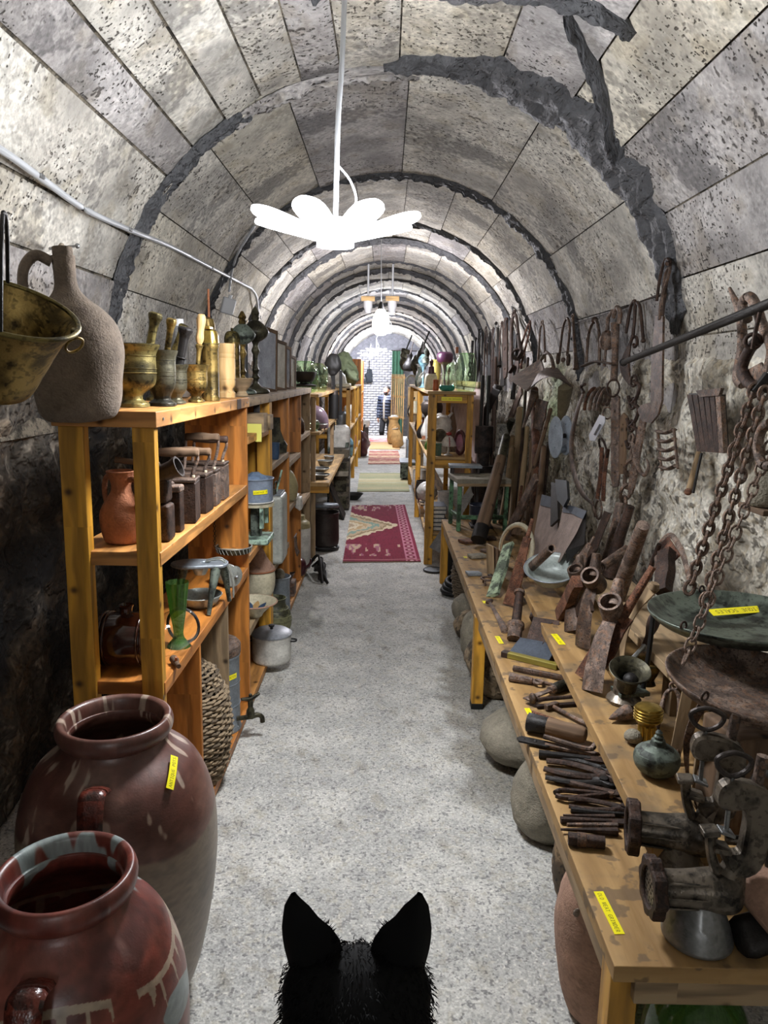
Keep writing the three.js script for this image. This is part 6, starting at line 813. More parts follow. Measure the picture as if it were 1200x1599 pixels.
lean('dark_wedge', 'dark stone wedge lying at the bench corner', 'wedge', [1150, 1455], [1230, 1450], 0.70, 0.80, (o, L) => part(o, 'wedge', rough(bx(L, 0.07, 0.06, [L / 2, 0, 0], [0, 0, 0.2], 0.02), 0.012, 12), M.ironD) && part(o, 'iron_band', bx(0.02, 0.075, 0.065, [L * 0.6, 0, 0], [0, 0, 0.2]), M.rustD), V(-0.2, 0.7, 0.6));
// ---- under the bench: boulders, clay jars, baskets ----
function boulder(label, p, s, m, amp = 0.25, seedy = 0, rot = [0, 0, 0], hole) { const g = new THREE.IcosahedronGeometry(1, 5), q = g.attributes.position; for (let i = 0; i < q.count; i++) { const x = q.getX(i), y = q.getY(i), z = q.getZ(i); let k = 1 + amp * fb3(x * 0.9 + seedy, y * 0.9, z * 0.9, 3) + 0.02 * fb3(x * 6, y * 6 + seedy, z * 6, 2); if (hole) { const d = Math.hypot(x - hole[0], y - hole[1], z - hole[2]); k -= 0.22 * Math.exp(-d * d / 0.012); } q.setXYZ(i, x * k * s[0], y * k * s[1], z * k * s[2]); } const h = mergeVertices((g.deleteAttribute('normal'), g.deleteAttribute('uv'), g), 1e-5); h.computeVertexNormals(); return one('boulder', label, 'boulder', h, m, p, rot, undefined); }
boulder('broad flat boulder with a round hole under the bench edge', [0.60, 0.105, -2.93], [0.17, 0.105, 0.20], M.stone, 0.12, 3, [0, 0, 0.1], [-0.35, 0.75, 0.55]);
boulder('smooth upright boulder next to the holed boulder', [0.60, 0.13, -2.42], [0.12, 0.155, 0.14], M.stone, 0.12, 11, [0, 0.3, -0.25]);
boulder('coarse brown boulder behind the bench leg', [0.60, 0.15, -3.62], [0.15, 0.16, 0.22], M.stoneB, 0.22, 21, [0, 0.4, 0]);
boulder('tall rounded boulder standing beyond the bench leg', [0.53, 0.14, -4.05], [0.08, 0.15, 0.1], M.stone, 0.15, 31);
boulder('small mossy boulder in the row under the bench', [0.56, 0.08, -4.42], [0.11, 0.09, 0.13], M.stoneB, 0.2, 41);
boulder('dark boulder deep under the bench', [0.92, 0.11, -2.6], [0.16, 0.12, 0.2], M.stoneB, 0.2, 51);
boulder('round grey boulder under the far end of the bench', [0.55, 0.09, -4.75], [0.09, 0.09, 0.12], M.stone, 0.2, 61);
{ let o = thing('clay_jar', 'tall pink clay jar lying upright under the bench beside the front leg', 'jar', [0.575, 0, -1.66], [0, 0, 0.02]); part(o, 'body', rough(lathe(spl([[0.001, 0.002], [0.07, 0.0], [0.095, 0.05], [0.115, 0.18], [0.118, 0.28], [0.1, 0.36], [0.055, 0.405], [0.03, 0.42], [0.001, 0.425]], 36), 36, false), 0.006, 7), M.clayP); part(o, 'chip', sp(0.012, [-0.085, 0.33, 0.07], [1, 1, 0.4], 8), M.clayG);
  o = thing('clay_jar', 'brown ribbed clay jar behind the tall pink jar', 'jar', [0.63, 0, -1.98], [0, 0, 0]); const pts = [[0.001, 0.002]]; for (let i = 0; i <= 30; i++) { const u = i / 30; pts.push([0.11 * Math.sin(0.55 + u * 2.3) + (i % 2 ? 0.003 : 0), u * 0.40]); } part(o, 'body', lathe([...pts, [0.001, 0.41]], 34, false), mat('ribclay', 0x8a755c, 0.8, 0, { map: 'grime' })); part(o, 'rim', to(0.045, 0.01, [0, 0.405, 0], [1.57, 0, 0], 24), M.ribclay);
  o = thing('green_bottle', 'big green glass demijohn in the shade under the bench corner', 'demijohn', [0.70, 0, -1.40]); part(o, 'bottle', lathe(spl([[0.001, 0], [0.09, 0.004], [0.11, 0.1], [0.1, 0.25], [0.04, 0.33], [0.022, 0.36], [0.024, 0.42]], 28), 32, false), M.glassGD); part(o, 'lip', to(0.024, 0.006, [0, 0.42, 0], [1.57, 0, 0], 20), M.glassGD);
  o = thing('wicker_basket', 'grey woven basket under the far end of the bench', 'basket', [0.66, 0, -5.1]); const pr = [[0.12, 0], [0.15, 0.1], [0.165, 0.22], [0.15, 0.33], [0.10, 0.40]]; part(o, 'lining', lathe(spl([[0.001, 0.002], ...pr.map(q => [q[0] - 0.016, q[1] + 0.003]), [0.001, 0.402]], 20), 24), M.ironD); wickerBody(o, pr, 28, 16, 0.0075, M.wickerD);
  o = thing('black_pail', 'black pail standing behind the yellow bench leg', 'pail', [0.56, 0, -5.95]); part(o, 'pail', vessel([[0.07, 0], [0.075, 0.01], [0.095, 0.2], [0.1, 0.21]], 0.004, 28, 10), M.black); part(o, 'rim', to(0.1, 0.005, [0, 0.21, 0], [1.57, 0, 0], 28), M.iron);
  o = thing('wire_hoop', 'thin metal hoop lying flat on the floor by the yellow shelf', 'hoop', [0.43, 0.008, -6.02]); part(o, 'hoop', to(0.085, 0.007, [0, 0, 0], [1.57, 0, 0], 36), M.ironD); part(o, 'dish', lathe([[0.001, 0], [0.06, 0], [0.08, 0.004], [0.06, 0.003], [0.001, 0.003]], 30), M.zinc);
  o = thing('hose_coil', 'coil of dark hose lying under the bench beyond the boulders', 'hose', [0.56, 0.03, -5.35]); part(o, 'coil', [0, 1, 2].map(i => to(0.11 - i * 0.015, 0.02, [0, i * 0.032, 0], [1.57 + 0.1 * i, 0, 0], 26)), M.black); part(o, 'end', bar([0.1, 0, 0], [-0.02, 0.03, 0.16], 0.018), M.black); }

// ================= TOOLS HUNG ON THE RIGHT WALL =================
const XW = 1.165;
const hung = (name, label, cat, a, b, k, x = XW, grp) => tool(name, label, cat, W(a[0], a[1], x), W(b[0], b[1], x), N_WALL, k, grp);
const path3 = (pts, x = XW) => pts.map(p => W(p[0], p[1], p[2] || x));
one('wall_wire', 'thin rusty wire strung along the wall carrying the hung tools', 'wire', mg([sweep(path3([[868, 514], [905, 503], [960, 486], [1035, 458]], 1.19), 0.004, { n: 6, seg: 24 })]), M.rustD);
hung('hinge_fork', 'two legged hinge with turned feet hung at the end of the wire', 'hinge', [828, 506], [812, 562], K.fork(0.13, M.rustR, 1)); hung('hinge_fork', 'flat two legged strap hinge beside the footed hinge', 'hinge', [847, 506], [846, 568], K.fork(0.12, M.rust));
{ const o = thing('bridle_bit', 'rusty bridle loop with two round eyes above the ploughshare', 'bit'); part(o, 'loop', sweep(path3([[874, 556], [880, 510], [886, 497], [890, 510], [886, 556]]), 0.009, { n: 8, seg: 26 }), M.rustG); for (const [x, y] of [[872, 560], [888, 562]]) part(o, 'eye', X(to(0.028, 0.011, [0, 0, 0], [0, 1.2, 0], 20), W(x, y, XW - 0.02).toArray()), M.rustG); part(o, 'joint', sp(0.016, W(880, 562, XW - 0.02).toArray()), M.rust); }
hung('iron_strap', 'long bolt with a round end hung beside the bridle loop', 'bolt', [895, 496], [900, 576], (o, L) => { part(o, 'shank', sweep([[0, 0, 0], [L * 0.75, 0, 0], [L, 0, 0]], [0.009, 0.011, 0.02], { n: 10, seg: 8 }), M.rustG); part(o, 'top_loop', to(0.014, 0.006, [-0.01, 0, 0], [0, 0, 0], 16), M.rustG); });
{ const o = thing('stirrup', 'triangular iron stirrup with a wide foot plate', 'stirrup'); part(o, 'bow', sweep(path3([[916, 566], [920, 520], [930, 500], [936, 520], [936, 570]]), 0.0095, { n: 8, seg: 26 }), M.rustG); part(o, 'foot_plate', sweep(path3([[910, 572], [930, 565], [956, 568]], XW - 0.03), 0.016, { n: 8, seg: 10, flat: 0.4, up: [0, 1, 0] }), M.rustG); part(o, 'knot', sp(0.02, W(929, 500, XW).toArray()), M.rustD); }
{ const o = thing('socket_tool', 'iron rod with a cup shaped socket hung on the wire', 'tool'); part(o, 'rod', sweep(path3([[957, 486], [950, 498], [949, 520]]), 0.011, { n: 8, seg: 14 }), M.rust); part(o, 'cup', X(lathe([[0.02, -0.05], [0.034, -0.045], [0.038, 0], [0.03, 0.035], [0.012, 0.05], [0.012, 0.03], [0.026, -0.02], [0.02, -0.05]], 22), W(948, 530, XW).toArray(), [0.5, 0.6, 0.2]), M.rust); part(o, 'tail', bar(...path3([[947, 540], [944, 572]]), 0.007, 0.009), M.rust); }
{ const o = thing('ringed_spike', 'long tapered socket spike with a ring at its end', 'spike'); part(o, 'hook', sweep(path3([[958, 495], [964, 480], [969, 490], [967, 505]]), 0.012, { n: 8, seg: 18 }), M.rust); part(o, 'spike', sweep(path3([[961, 505], [961, 550], [959, 595]]), [0.024, 0.017, 0.02], { n: 10, seg: 10 }), M.rust); part(o, 'ring', X(to(0.042, 0.005, [0, 0, 0], [0, -1.1, 0], 30), W(958, 606, XW - 0.03).toArray()), M.rustD); }
for (const [i, l, pts] of [[0, 'bent hairpin hook hung near the billhook', [[978, 520], [986, 478], [992, 470], [992, 490], [989, 525]]], [1, 'single straight rod with a bent top beside the hairpin hook', [[996, 472], [1000, 480], [1005, 532]]]]) { const o = thing('hairpin_hook', l, 'hook'); part(o, 'rod', sweep(path3(pts), 0.0085, { n: 8, seg: 24 }), M.rustD); part(o, 'tip', sp(0.011, W(...pts[pts.length - 1], XW).toArray()), M.rustD); }
hung('crescent_scraper', 'crescent shaped iron scraper with a curled tip', 'scraper', [985, 535], [985, 592], (o, L) => { const a = [], b = [], n = 20; for (let i = 0; i <= n; i++) { const t = i / n, q = Math.sin(t * Math.PI); a.push([t * L * 1.15, -0.075 * q - 0.006]); b.unshift([t * L * 1.15, -0.018 * q + 0.006]); } part(o, 'crescent', ext([...a, ...b], 0.01, 0.002), M.rustD); part(o, 'curl', sweep([[0, 0, 0], [-0.02, 0.02, 0], [-0.01, 0.05, 0], [0.02, 0.055, 0], [0.03, 0.035, 0], [0.015, 0.025, 0]], 0.008, { n: 8, seg: 24 }), M.rustD); });
{ const o = thing('billhook', 'long flat billhook blade with looped iron grip, hung high on the wall', 'billhook'); part(o, 'blade', plate3(path3([[1027, 492], [1039, 494], [1038, 560], [1037, 625], [1031, 648], [1020, 661], [1006, 658], [999, 640], [1004, 633], [1020, 628], [1021, 560]], XW), 0.012, V(-0.9, 0, 0.3)), M.rustG); part(o, 'grip_loop', sweep(path3([[1030, 500], [1033, 470], [1044, 432], [1047, 418], [1041, 425], [1034, 470], [1031, 498]], XW - 0.01), 0.007, { n: 8, seg: 30 }), M.rustG); part(o, 'grip_loop', sweep(path3([[1026, 470], [1032, 430], [1040, 405], [1047, 410], [1040, 450], [1035, 495]], XW), 0.007, { n: 8, seg: 28 }), M.rustD); part(o, 'nail', bar(W(1042, 410, 1.22), W(1042, 412, 1.10), 0.008), M.rustD); }
for (const [i, x] of [926, 934, 941, 947].entries()) hung('horseshoe', 'rusty horseshoe in the bunch of horseshoes above the lit bracket', 'horseshoe', [x, 608], [x - 6, 642], (o, L) => { K.horseshoe(0.11, i ? M.rust : M.rustR)(o, L * 1.1); o.rotateX(1.0); }, XW, 'bunch of horseshoes on the wall');
{ // ploughshare: two curved wings
  const o = thing('ploughshare', 'big two winged iron ploughshare hung on the wall', 'ploughshare'); const P = (x, y, X0) => W(x, y, X0), lerp4 = (a, b, c, d, u, v) => a.clone().lerp(b, u).lerp(d.clone().lerp(c, u), v);
  const wing = (a, b, c, d, bow, nm, lift = 0) => { const mk = s => gridGeo(8, 8, (u, v) => { const p = lerp4(a, b, c, d, s > 0 ? u : 1 - u, v); const uu = s > 0 ? u : 1 - u; p.x += bow * Math.sin(u * Math.PI) * Math.sin(v * Math.PI) - s * 0.004; p.y += lift * Math.sin(v * Math.PI) * (1 - uu); return p; }); part(o, nm, [mk(1), mk(-1)], M.rustG); };
  wing(P(795, 592, 0.93), P(845, 560, 1.14), P(853, 585, 1.12), P(824, 611, 0.92), 0.05, 'left_wing'); wing(P(824, 611, 0.92), P(853, 574, 1.08), P(870, 574, 1.12), P(895, 606, 1.0), -0.05, 'right_wing', 0.075); part(o, 'ridge', sweep(path3([[824, 610, 0.91], [845, 588, 1.0], [866, 572, 1.1]]), 0.008, { n: 6 }), M.rust); part(o, 'collar', sweep(path3([[846, 562, 1.14], [854, 550, 1.12], [862, 560, 1.1], [866, 580, 1.08]]), 0.014, { n: 8, flat: 0.5 }), M.rust); part(o, 'socket', sweep(path3([[884, 604, 1.12], [880, 635, 1.15], [876, 655, 1.16]]), [0.05, 0.04, 0.02], { n: 12, flat: 0.5 }), mat('hornc', 0x8a8066, 0.6, 0, { map: 'mott' }));
}
{ const o = thing('pulley_plates', 'pale blue metal hoop of two plates hung below the ploughshare', 'pulley'); const c = W(868, 683, 1.05), c2 = W(884, 680, 1.12); for (const [q, r] of [[c, 0.115], [c2, 0.11]]) part(o, 'side_plate', X(ext(smooth2(circ(0, 0, r, 12), 30).map(([a, b]) => [a * 0.75, b]), 0.008, 0.002, [circ(0, 0.06, 0.008, 8), circ(0, -0.06, 0.008, 8)]), q.toArray(), [0.1, -1.3, 0.1], [1.0, 1.1, 1]), mat('paleblue', 0xaab8c8, 0.5, 0.1, { map: 'mott' })); part(o, 'web', bar(c.clone().add(V(0, -0.085, 0)), c2.clone().add(V(0, -0.085, 0)), 0.02, 0.02), M.paleblue); part(o, 'axle', bar(c, c2, 0.014), M.iron); }
{ const o = thing('lit_bracket', 'bright galvanised bracket plate shining beside the horseshoes', 'bracket'); part(o, 'plate', plate3(path3([[921, 680], [938, 648], [946, 651], [946, 660], [930, 689], [922, 688]], 1.13), 0.006, V(-0.8, 0.3, 0.5)), mat('galvShine', 0xe4e8f2, 0.35, 0.2)); part(o, 'slot', plate3(path3([[928, 679], [937, 662], [939, 663], [930, 680]], 1.12), 0.003, V(-0.8, 0.3, 0.5)), M.black); part(o, 'ring', X(to(0.03, 0.004, [0, 0, 0], [0, -1, 0], 20), W(949, 645, 1.15).toArray()), M.rust); }  // near-white plate colour stands in for the shine of lit metal
{ const o = thing('scythe_blade', 'long thin scythe blade curving down the wall between the hoop and the bracket', 'scythe'); const c = [[912, 612], [900, 650], [893, 690], [895, 730], [907, 765], [928, 790]].map(([x, y]) => [x, y]); part(o, 'blade', sweep(path3(c, 1.1), [0.014, 0.028, 0.032, 0.03, 0.024, 0.004], { n: 8, seg: 40, flat: 0.18, up: [1, 0, -0.2] }), M.rustG); part(o, 'tang', sweep(path3([[912, 613], [908, 604], [914, 600]], 1.1), 0.009, { n: 8 }), M.rustD); }
hung('tongs', 'rusty fire tongs with rings at the bottom hanging below the bracket', 'tongs', [945, 700], [936, 800], (o, L) => { for (const s of [-1, 1]) part(o, 'arm', sweep([[0, s * 0.03, 0], [L * 0.4, s * 0.02, 0], [L * 0.8, s * 0.03, 0]], 0.016, { n: 8, flat: 0.6 }), M.rustR); part(o, 'ring', to(0.05, 0.006, [L * 0.95, 0.01, 0.01], [0.2, 0, 0], 26), M.rust); part(o, 'ring', to(0.04, 0.005, [L * 0.96, -0.02, 0.02], [0.5, 0.2, 0], 26), M.rust); part(o, 'ring', to(0.055, 0.006, [0.0, 0, 0.01], [0.2, 0.3, 0], 26), M.rustD); });
for (const [l, a, b, w, m] of [['flat rusty board iron hanging behind the chain hooks', [962, 622], [962, 760], 0.07, M.rust], ['narrow wooden stave hung beside the board iron', [975, 650], [972, 740], 0.05, M.oldwood], ['brown iron stave slanting away from the billhook tip', [1005, 655], [985, 770], 0.045, M.rust]]) hung('flat_iron_bar', l, 'bar', a, b, K.strap(w, 0.012, m, 2));
hung('hook_chain', 'string of iron hooks hanging from the crescent scraper', 'hooks', [990, 595], [985, 700], (o, L) => { for (let i = 0; i < 3; i++) { part(o, 'hook', sweep([[i * L / 3, 0, 0], [i * L / 3 + L * 0.08, 0.05, 0], [i * L / 3 + L * 0.25, 0.03, 0.0], [i * L / 3 + L * 0.33, -0.015, 0], [i * L / 3 + L * 0.22, -0.04, 0]], 0.009, { n: 8, seg: 20 }), M.rustD); part(o, 'eye', to(0.024, 0.007, [i * L / 3, 0, 0], [0, 0, 0], 18), M.rustD); } });
hung('hook_chain', 'rusty trace chain hanging to the upright tines', 'chain', [992, 700], [968, 815], K.chain(0.085, 0.010, M.rustG)); hung('trace_hook', 'long iron hook ending the trace chain', 'hook', [988, 690], [1000, 750], K.hook(0.009, M.rust));
{ const o = thing('fire_grate', 'small rusty fire grate with five curved bars on the wall', 'grate'); for (let i = 0; i < 5; i++) part(o, 'bar', sweep(path3([[1027 + i * 1.5, 673 + i * 14, 1.17], [1040 + i * 1.2, 676 + i * 14, 1.12], [1053 + i * 0.8, 671 + i * 14, 1.12]]), 0.014, { n: 6, seg: 10, flat: 0.5, up: [0, 1, 0] }), M.rust); part(o, 'side_rail', sweep(path3([[1053, 670, 1.11], [1059, 732, 1.11]]), 0.006, { n: 6 }), M.rustG); part(o, 'side_rail', sweep(path3([[1027, 672, 1.16], [1034, 735, 1.16]]), 0.006, { n: 6 }), M.rust); }
{ const o = thing('ribbed_block', 'dark ribbed wooden washboard hung on the wall beside the chains', 'washboard'); for (let i = 0; i < 6; i++) part(o, 'rib', plate3(path3([[1080 + i * 9, 616 + i * 0.5], [1087.5 + i * 9, 616.5 + i * 0.5], [1103 + i * 7, 705 + i * 0.5], [1096 + i * 7, 704.5 + i * 0.5]], 1.13), 0.022, V(-0.9, 0, 0.4)), i === 5 ? M.rust : M.rustD); part(o, 'back', plate3(path3([[1082, 614], [1134, 616], [1140, 706], [1098, 704]], 1.165), 0.02, V(-0.9, 0, 0.4)), M.ironD); part(o, 'top_bar', plate3(path3([[1092, 610], [1132, 606], [1128, 618], [1098, 620]], 1.12), 0.016, V(-0.9, 0, 0.4)), M.rustG); }
{ const o = thing('iron_peg', 'pale bent peg sticking out of the wall below the washboard', 'peg'); part(o, 'peg', bar(W(1092, 705, 1.23), W(1076, 766, 1.16), 0.010, 0.012), M.pineG); part(o, 'rusty_tip', sp(0.014, W(1075, 768, 1.155).toArray()), M.rustR); part(o, 'wire', sweep(path3([[1096, 708, 1.2], [1090, 735, 1.18], [1083, 770, 1.17]]), 0.006, { n: 6 }), M.ironD); }
{ const o = thing('hay_tongs', 'large curved iron hay tongs behind the scale beam', 'tongs'); part(o, 'arm', sweep(path3([[1140, 450], [1156, 490], [1160, 540], [1154, 590], [1160, 602]], 1.0), [0.005, 0.013, 0.015, 0.018, 0.012], { n: 8, seg: 26 }), M.rust); part(o, 'arm', sweep(path3([[1168, 500], [1160, 475], [1170, 463], [1180, 475], [1190, 505], [1206, 545], [1200, 580]], 0.99), 0.014, { n: 8, seg: 30 }), M.rust); part(o, 'jaw', sweep(path3([[1186, 530], [1172, 545], [1160, 575], [1172, 600], [1200, 605]], 0.97), 0.015, { n: 8, seg: 24 }), M.rustD); part(o, 'plate', plate3(path3([[1166, 580], [1192, 566], [1206, 600], [1186, 625]], 0.99), 0.014, V(-0.7, 0, 0.7)), M.rust); part(o, 'eye', X(to(0.018, 0.006), W(1176, 533, 0.96).toArray(), [0, -0.5, 0]), M.rustD); }
{ const o = thing('wall_hook', 'rusty round hook hanging from the wall beside the chains', 'hook'); part(o, 'hook', sweep(path3([[1204, 660], [1190, 672], [1184, 700], [1192, 725], [1206, 728]], 0.9), 0.012, { n: 8, seg: 22 }), M.rust); part(o, 'pin', bar(W(1204, 658, 0.9), W(1215, 650, 1.0), 0.01), M.rust); }
{ const o = thing('small_jar', 'grey stoneware jar standing on a ledge behind the thin chain', 'jar', W(1196, 790, 1.0), 0); part(o, 'body', lathe(spl([[0.001, 0], [0.045, 0.003], [0.055, 0.04], [0.04, 0.085], [0.03, 0.1], [0.001, 0.1]], 20), 24), M.stone); part(o, 'ledge', bx(0.14, 0.015, 0.14, [0.03, -0.009, 0]), M.oldwood); }
// ---- crowded pile of poles, blades and pipes where the bench meets the shelves ----
const PG = 'leaning poles and blades by the bench end';
const pole = (label, a, b, x0, x1, r, m) => { const A = W(a[0], a[1], x0), B = W(b[0], b[1], x1), q = B.z > -5.66 ? BY + 0.01 : 0.01; B.lerpVectors(A, B.clone(), (A.y - q) / (A.y - B.y)); return tool('leaning_pole', label, 'pole', A, B, N_LEAN, (o, L) => { part(o, 'shaft', sweep([[0, 0, 0], [L * 0.5, 0.01, 0], [L, 0, 0]], [r, r * 1.1, r * 0.9], { n: 8, seg: 8 }), m); part(o, 'end_cap', sp(r * 1.05, [0, 0, 0]), m); }, PG); };
pole('grey weathered pole leaning in the middle of the pile', [812, 640], [800, 800], 1.1, 0.98, 0.026, M.pineG); pole('dark pole leaning next to the white pipe', [775, 560], [765, 780], 1.08, 0.96, 0.02, M.darkwood); pole('reddish pole with a rough bark face', [835, 610], [838, 770], 1.12, 1.02, 0.03, M.rustR); pole('thin brown pole crossing the pile', [860, 640], [815, 790], 1.12, 0.95, 0.014, M.oldwood); pole('slim iron bar leaning behind the pale blue hoop', [825, 560], [812, 720], 1.14, 1.05, 0.012, M.rustD); pole('short orange rod leaning by the board iron', [815, 760], [800, 845], 0.98, 0.9, 0.010, M.rustR);
pole('pale barked stave standing behind the burnt beam', [800, 700], [785, 800], 1.0, 0.9, 0.022, M.pineG); pole('dark stave with a split top in the pile', [850, 700], [838, 800], 1.08, 0.98, 0.02, M.oldwood);
tool('flat_board', 'short rusty plate leaning under the ploughshare', 'plate', W(848, 625, 1.1), W(840, 670, 1.08), N_LEAN, K.blade(0.13, 0.10, 0.012, M.rustG, 0)); tool('flat_board', 'brown rectangular iron plate behind the grey pole', 'plate', W(815, 608, 1.13), W(795, 660, 1.1), N_LEAN, K.blade(0.10, 0.11, 0.014, M.rust, 0)); tool('horn_blade', 'long dark curved horn shaped blade hanging before the stove pipe', 'blade', W(778, 605, 0.98), W(742, 722, 0.82), N_LEAN, K.sickle(0.02, 0.12, M.ironD, -0.10)); tool('cone_tool', 'brown pointed dibber hanging under the ploughshare', 'dibber', W(835, 610, 1.06), W(817, 668, 1.0), N_LEAN, K.rod(0.03, 0.006, M.rust));
tool('axe_haft', 'axe haft with a bound head in the pile of poles', 'axe', W(800, 655, 1.0), W(775, 715, 0.92), N_LEAN, (o, L) => { part(o, 'haft', sweep([[0, 0, 0], [L, 0, 0]], [0.03, 0.026], { n: 8, seg: 4 }), M.bronze); part(o, 'binding', to(0.03, 0.008, [L * 0.9, 0, 0], [0, 1.57, 0], 16), M.rope); }); tool('twig_bundle', 'bundle of dried twigs leaning against the board iron', 'twigs', W(835, 740, 1.0), W(806, 835, 0.88), N_LEAN, (o, L) => { for (let i = 0; i < 7; i++) part(o, 'twig', sweep([[0, (i - 3) * 0.012, rr(0, 0.03)], [L * 0.5, (i - 3) * 0.007, rr(0, 0.02)], [L, (i - 3) * 0.012, 0]], 0.007, { n: 6, seg: 8 }), M.oldwood); part(o, 'tie', to(0.035, 0.005, [L * 0.5, 0, 0.01], [0, 1.57, 0], 16), M.rope); });
const HG = 'dark iron tools hung in a dense row';
const hd = (label, a, b, k) => tool('hung_iron', label, 'tool', W(a[0], a[1], 1.12), W(b[0], b[1], 1.1), N_WALL, k, HG);
hd('dark forked iron hung beside the green glass jar', [752, 520], [748, 600], K.fork(0.16, M.ironD)); hd('dark curved iron hung above the horn blade', [775, 505], [752, 560], K.sickle(0.02, 0.04, M.ironD, 0.25)); hd('dark strap iron hung against the vault seam', [790, 500], [790, 590], K.strap(0.09, 0.016, M.rustD)); hd('heavy rusty trap iron hung on the vault seam', [803, 492], [806, 565], K.fork(0.2, M.rustD, 1)); hd('dark hook hung over the stove pipe', [765, 535], [762, 610], K.hook(0.016, M.ironD)); hd('dark long strap hung next to the hook', [778, 530], [775, 640], K.strap(0.07, 0.012, M.ironD)); hd('dark pair of tongs hung next to the long strap', [741, 530], [738, 625], K.pliers(0.1, M.ironD)); hd('dark jagged iron hung under the trap', [812, 545], [800, 600], K.hoe(0.16, 0.2, M.rustD)); hd('dark sickle hung by the wooden beam', [785, 480], [800, 530], K.sickle(0.04, 0.04, M.ironD, 0.2));
tool('dark_chain', 'black chain hanging down beside the green glass jar', 'chain', W(737, 545, 0.86), W(733, 640, 0.82), N_WALL, K.chain(0.07, 0.008, M.ironD));
{ const o = thing('stove_pipe', 'dark rusty stove pipe of two boxes standing behind the stool', 'stove pipe', [0.80, 0, -6.05]); part(o, 'lower_drum', lathe([[0.001, 0], [0.085, 0], [0.088, 0.02], [0.086, 0.86], [0.09, 0.88], [0.001, 0.88]], 26), mat('stove', 0x3a302e, 0.7, 0.2, { map: 'grime' })); part(o, 'neck', cy(0.05, 0.05, 0.14, [0, 0.93, 0]), M.stove); part(o, 'upper_drum', lathe([[0.001, 0.98], [0.07, 0.98], [0.073, 1.0], [0.072, 1.19], [0.074, 1.2], [0.001, 1.2]], 26), M.stove); for (const x of [-0.03, 0.02]) part(o, 'rod', cy(0.014, 0.014, 0.4, [x, 1.4, 0]), M.ironD); }
{ const o = thing('white_pipe', 'grey white drain pipe standing against the wall', 'pipe', [0.94, 0, -6.0]); part(o, 'pipe', lathe([[0.045, 0], [0.05, 0], [0.05, 1.22], [0.045, 1.22], [0.045, 0]], 24), mat('pipew', 0x9a9a98, 0.6, 0, { map: 'grime' })); part(o, 'collar', cy(0.056, 0.056, 0.06, [0, 1.0, 0], [0, 0, 0], 24), M.pipew); }
{ const o = thing('tiled_stool', 'green legged stool with a cracked grey slab seat on the bench', 'stool', [0.68, BY, -5.40], [0, 0.12, 0]); part(o, 'seat', ext([[-0.18, -0.16], [0.2, -0.16], [0.2, 0.16], [-0.18, 0.16]], 0.035, 0.004, [circ(0.0, 0.0, 0.07, 20)]).rotateX(-Math.PI / 2), M.stone, [0, 0.36, 0]); for (const [x, z] of [[-0.16, 0.14], [0.18, 0.14], [-0.16, -0.14], [0.18, -0.14]]) part(o, 'leg', bx(0.028, 0.34, 0.028, [x, 0.17, z]), M.paintG); part(o, 'stretcher', bx(0.32, 0.03, 0.02, [0.01, 0.1, 0.14]), M.paintG); part(o, 'stretcher', bx(0.02, 0.03, 0.26, [-0.16, 0.1, 0]), M.paintG); part(o, 'slab_edge', bx(0.39, 0.02, 0.012, [0.01, 0.335, 0.165]), M.pineG);
  const b = thing('blue_pan', 'dark blue pan under the green legged stool', 'pan', [0.72, BY, -5.42]); part(b, 'pan', vessel([[0.06, 0.02], [0.07, 0.03], [0.085, 0.16], [0.09, 0.165]], 0.004, 28, 10), mat('navy', 0x2c3244, 0.4, 0, { map: 'mott' })); part(b, 'grate', bx(0.16, 0.018, 0.16, [0, 0.01, 0]), M.ironD);
  const f = thing('frame_stand', 'dark metal frame stand behind the green legged stool', 'stand', [0.58, BY, -5.58]); for (const [x, z] of [[-0.07, 0.06], [0.12, 0.06], [-0.07, -0.06], [0.12, -0.06]]) part(f, 'leg', bx(0.018, 0.42, 0.018, [x, 0.21, z]), M.iron); part(f, 'top', bx(0.24, 0.02, 0.16, [0.025, 0.43, 0]), M.zinc); }
tool('steel_saw', 'wide bright steel saw blade leaning between the yellow post and the bench', 'saw', D(742, 756, 6.05), D(679, 859, 5.92), V(-0.7, 0.2, 0.7), (o, L) => { const P = [[0, -0.03], [L, -0.06]]; for (let i = 40; i >= 0; i--) P.push([L * i / 40, 0.04 + 0.02 * i / 40 + (i % 2 ? 0.006 : 0)]); part(o, 'blade', ext(P, 0.004, 0.0005), M.steel); part(o, 'handle', ext([[L * 0.58, -0.028], [L * 0.74, -0.034], [L * 0.74, 0.028], [L * 0.58, 0.024]], 0.022, 0.003), M.ironD); });
for (const [i, [l, x, y, w, d, a]] of [['flat pale shard on the far part of the bench', 745, 868, 0.1, 0.07, 0.3], ['brown tile shard near the yellow tape', 768, 860, 0.09, 0.12, 0.8], ['grey slab shard beside the paddle', 740, 895, 0.08, 0.06, 0.2], ['dark tile at the foot of the burnt beam', 760, 840, 0.12, 0.08, 0.1], ['rust red tile by the stool leg', 730, 845, 0.09, 0.09, 0.5], ['small square tile between the twigs and hoop', 775, 900, 0.07, 0.07, 0.6]].entries()) one('tile_shard', l, 'tile', rough(bx(w, 0.018, d, [0, 0, 0], [0, 0, 0], 0.004), 0.006, 20), [M.stone, M.rust, M.zinc, M.rustD, M.rustR, M.iron][i], PY(x, y, BY + 0.012), [0, a, 0]);
{ const o = thing('shingle_bundle', 'torn bundle of grey wooden shingles standing on the bench', 'shingles', PY(765, 900, BY + 0.001), [0, 0.3, 0]); for (let i = 0; i < 4; i++) part(o, 'shingle', bx(0.012, 0.18 - i * 0.015, 0.08, [i * 0.024, 0.09 - i * 0.007, 0], [0, 0, 0.08 - i * 0.06]), i % 2 ? M.oldwood : M.pineG); }
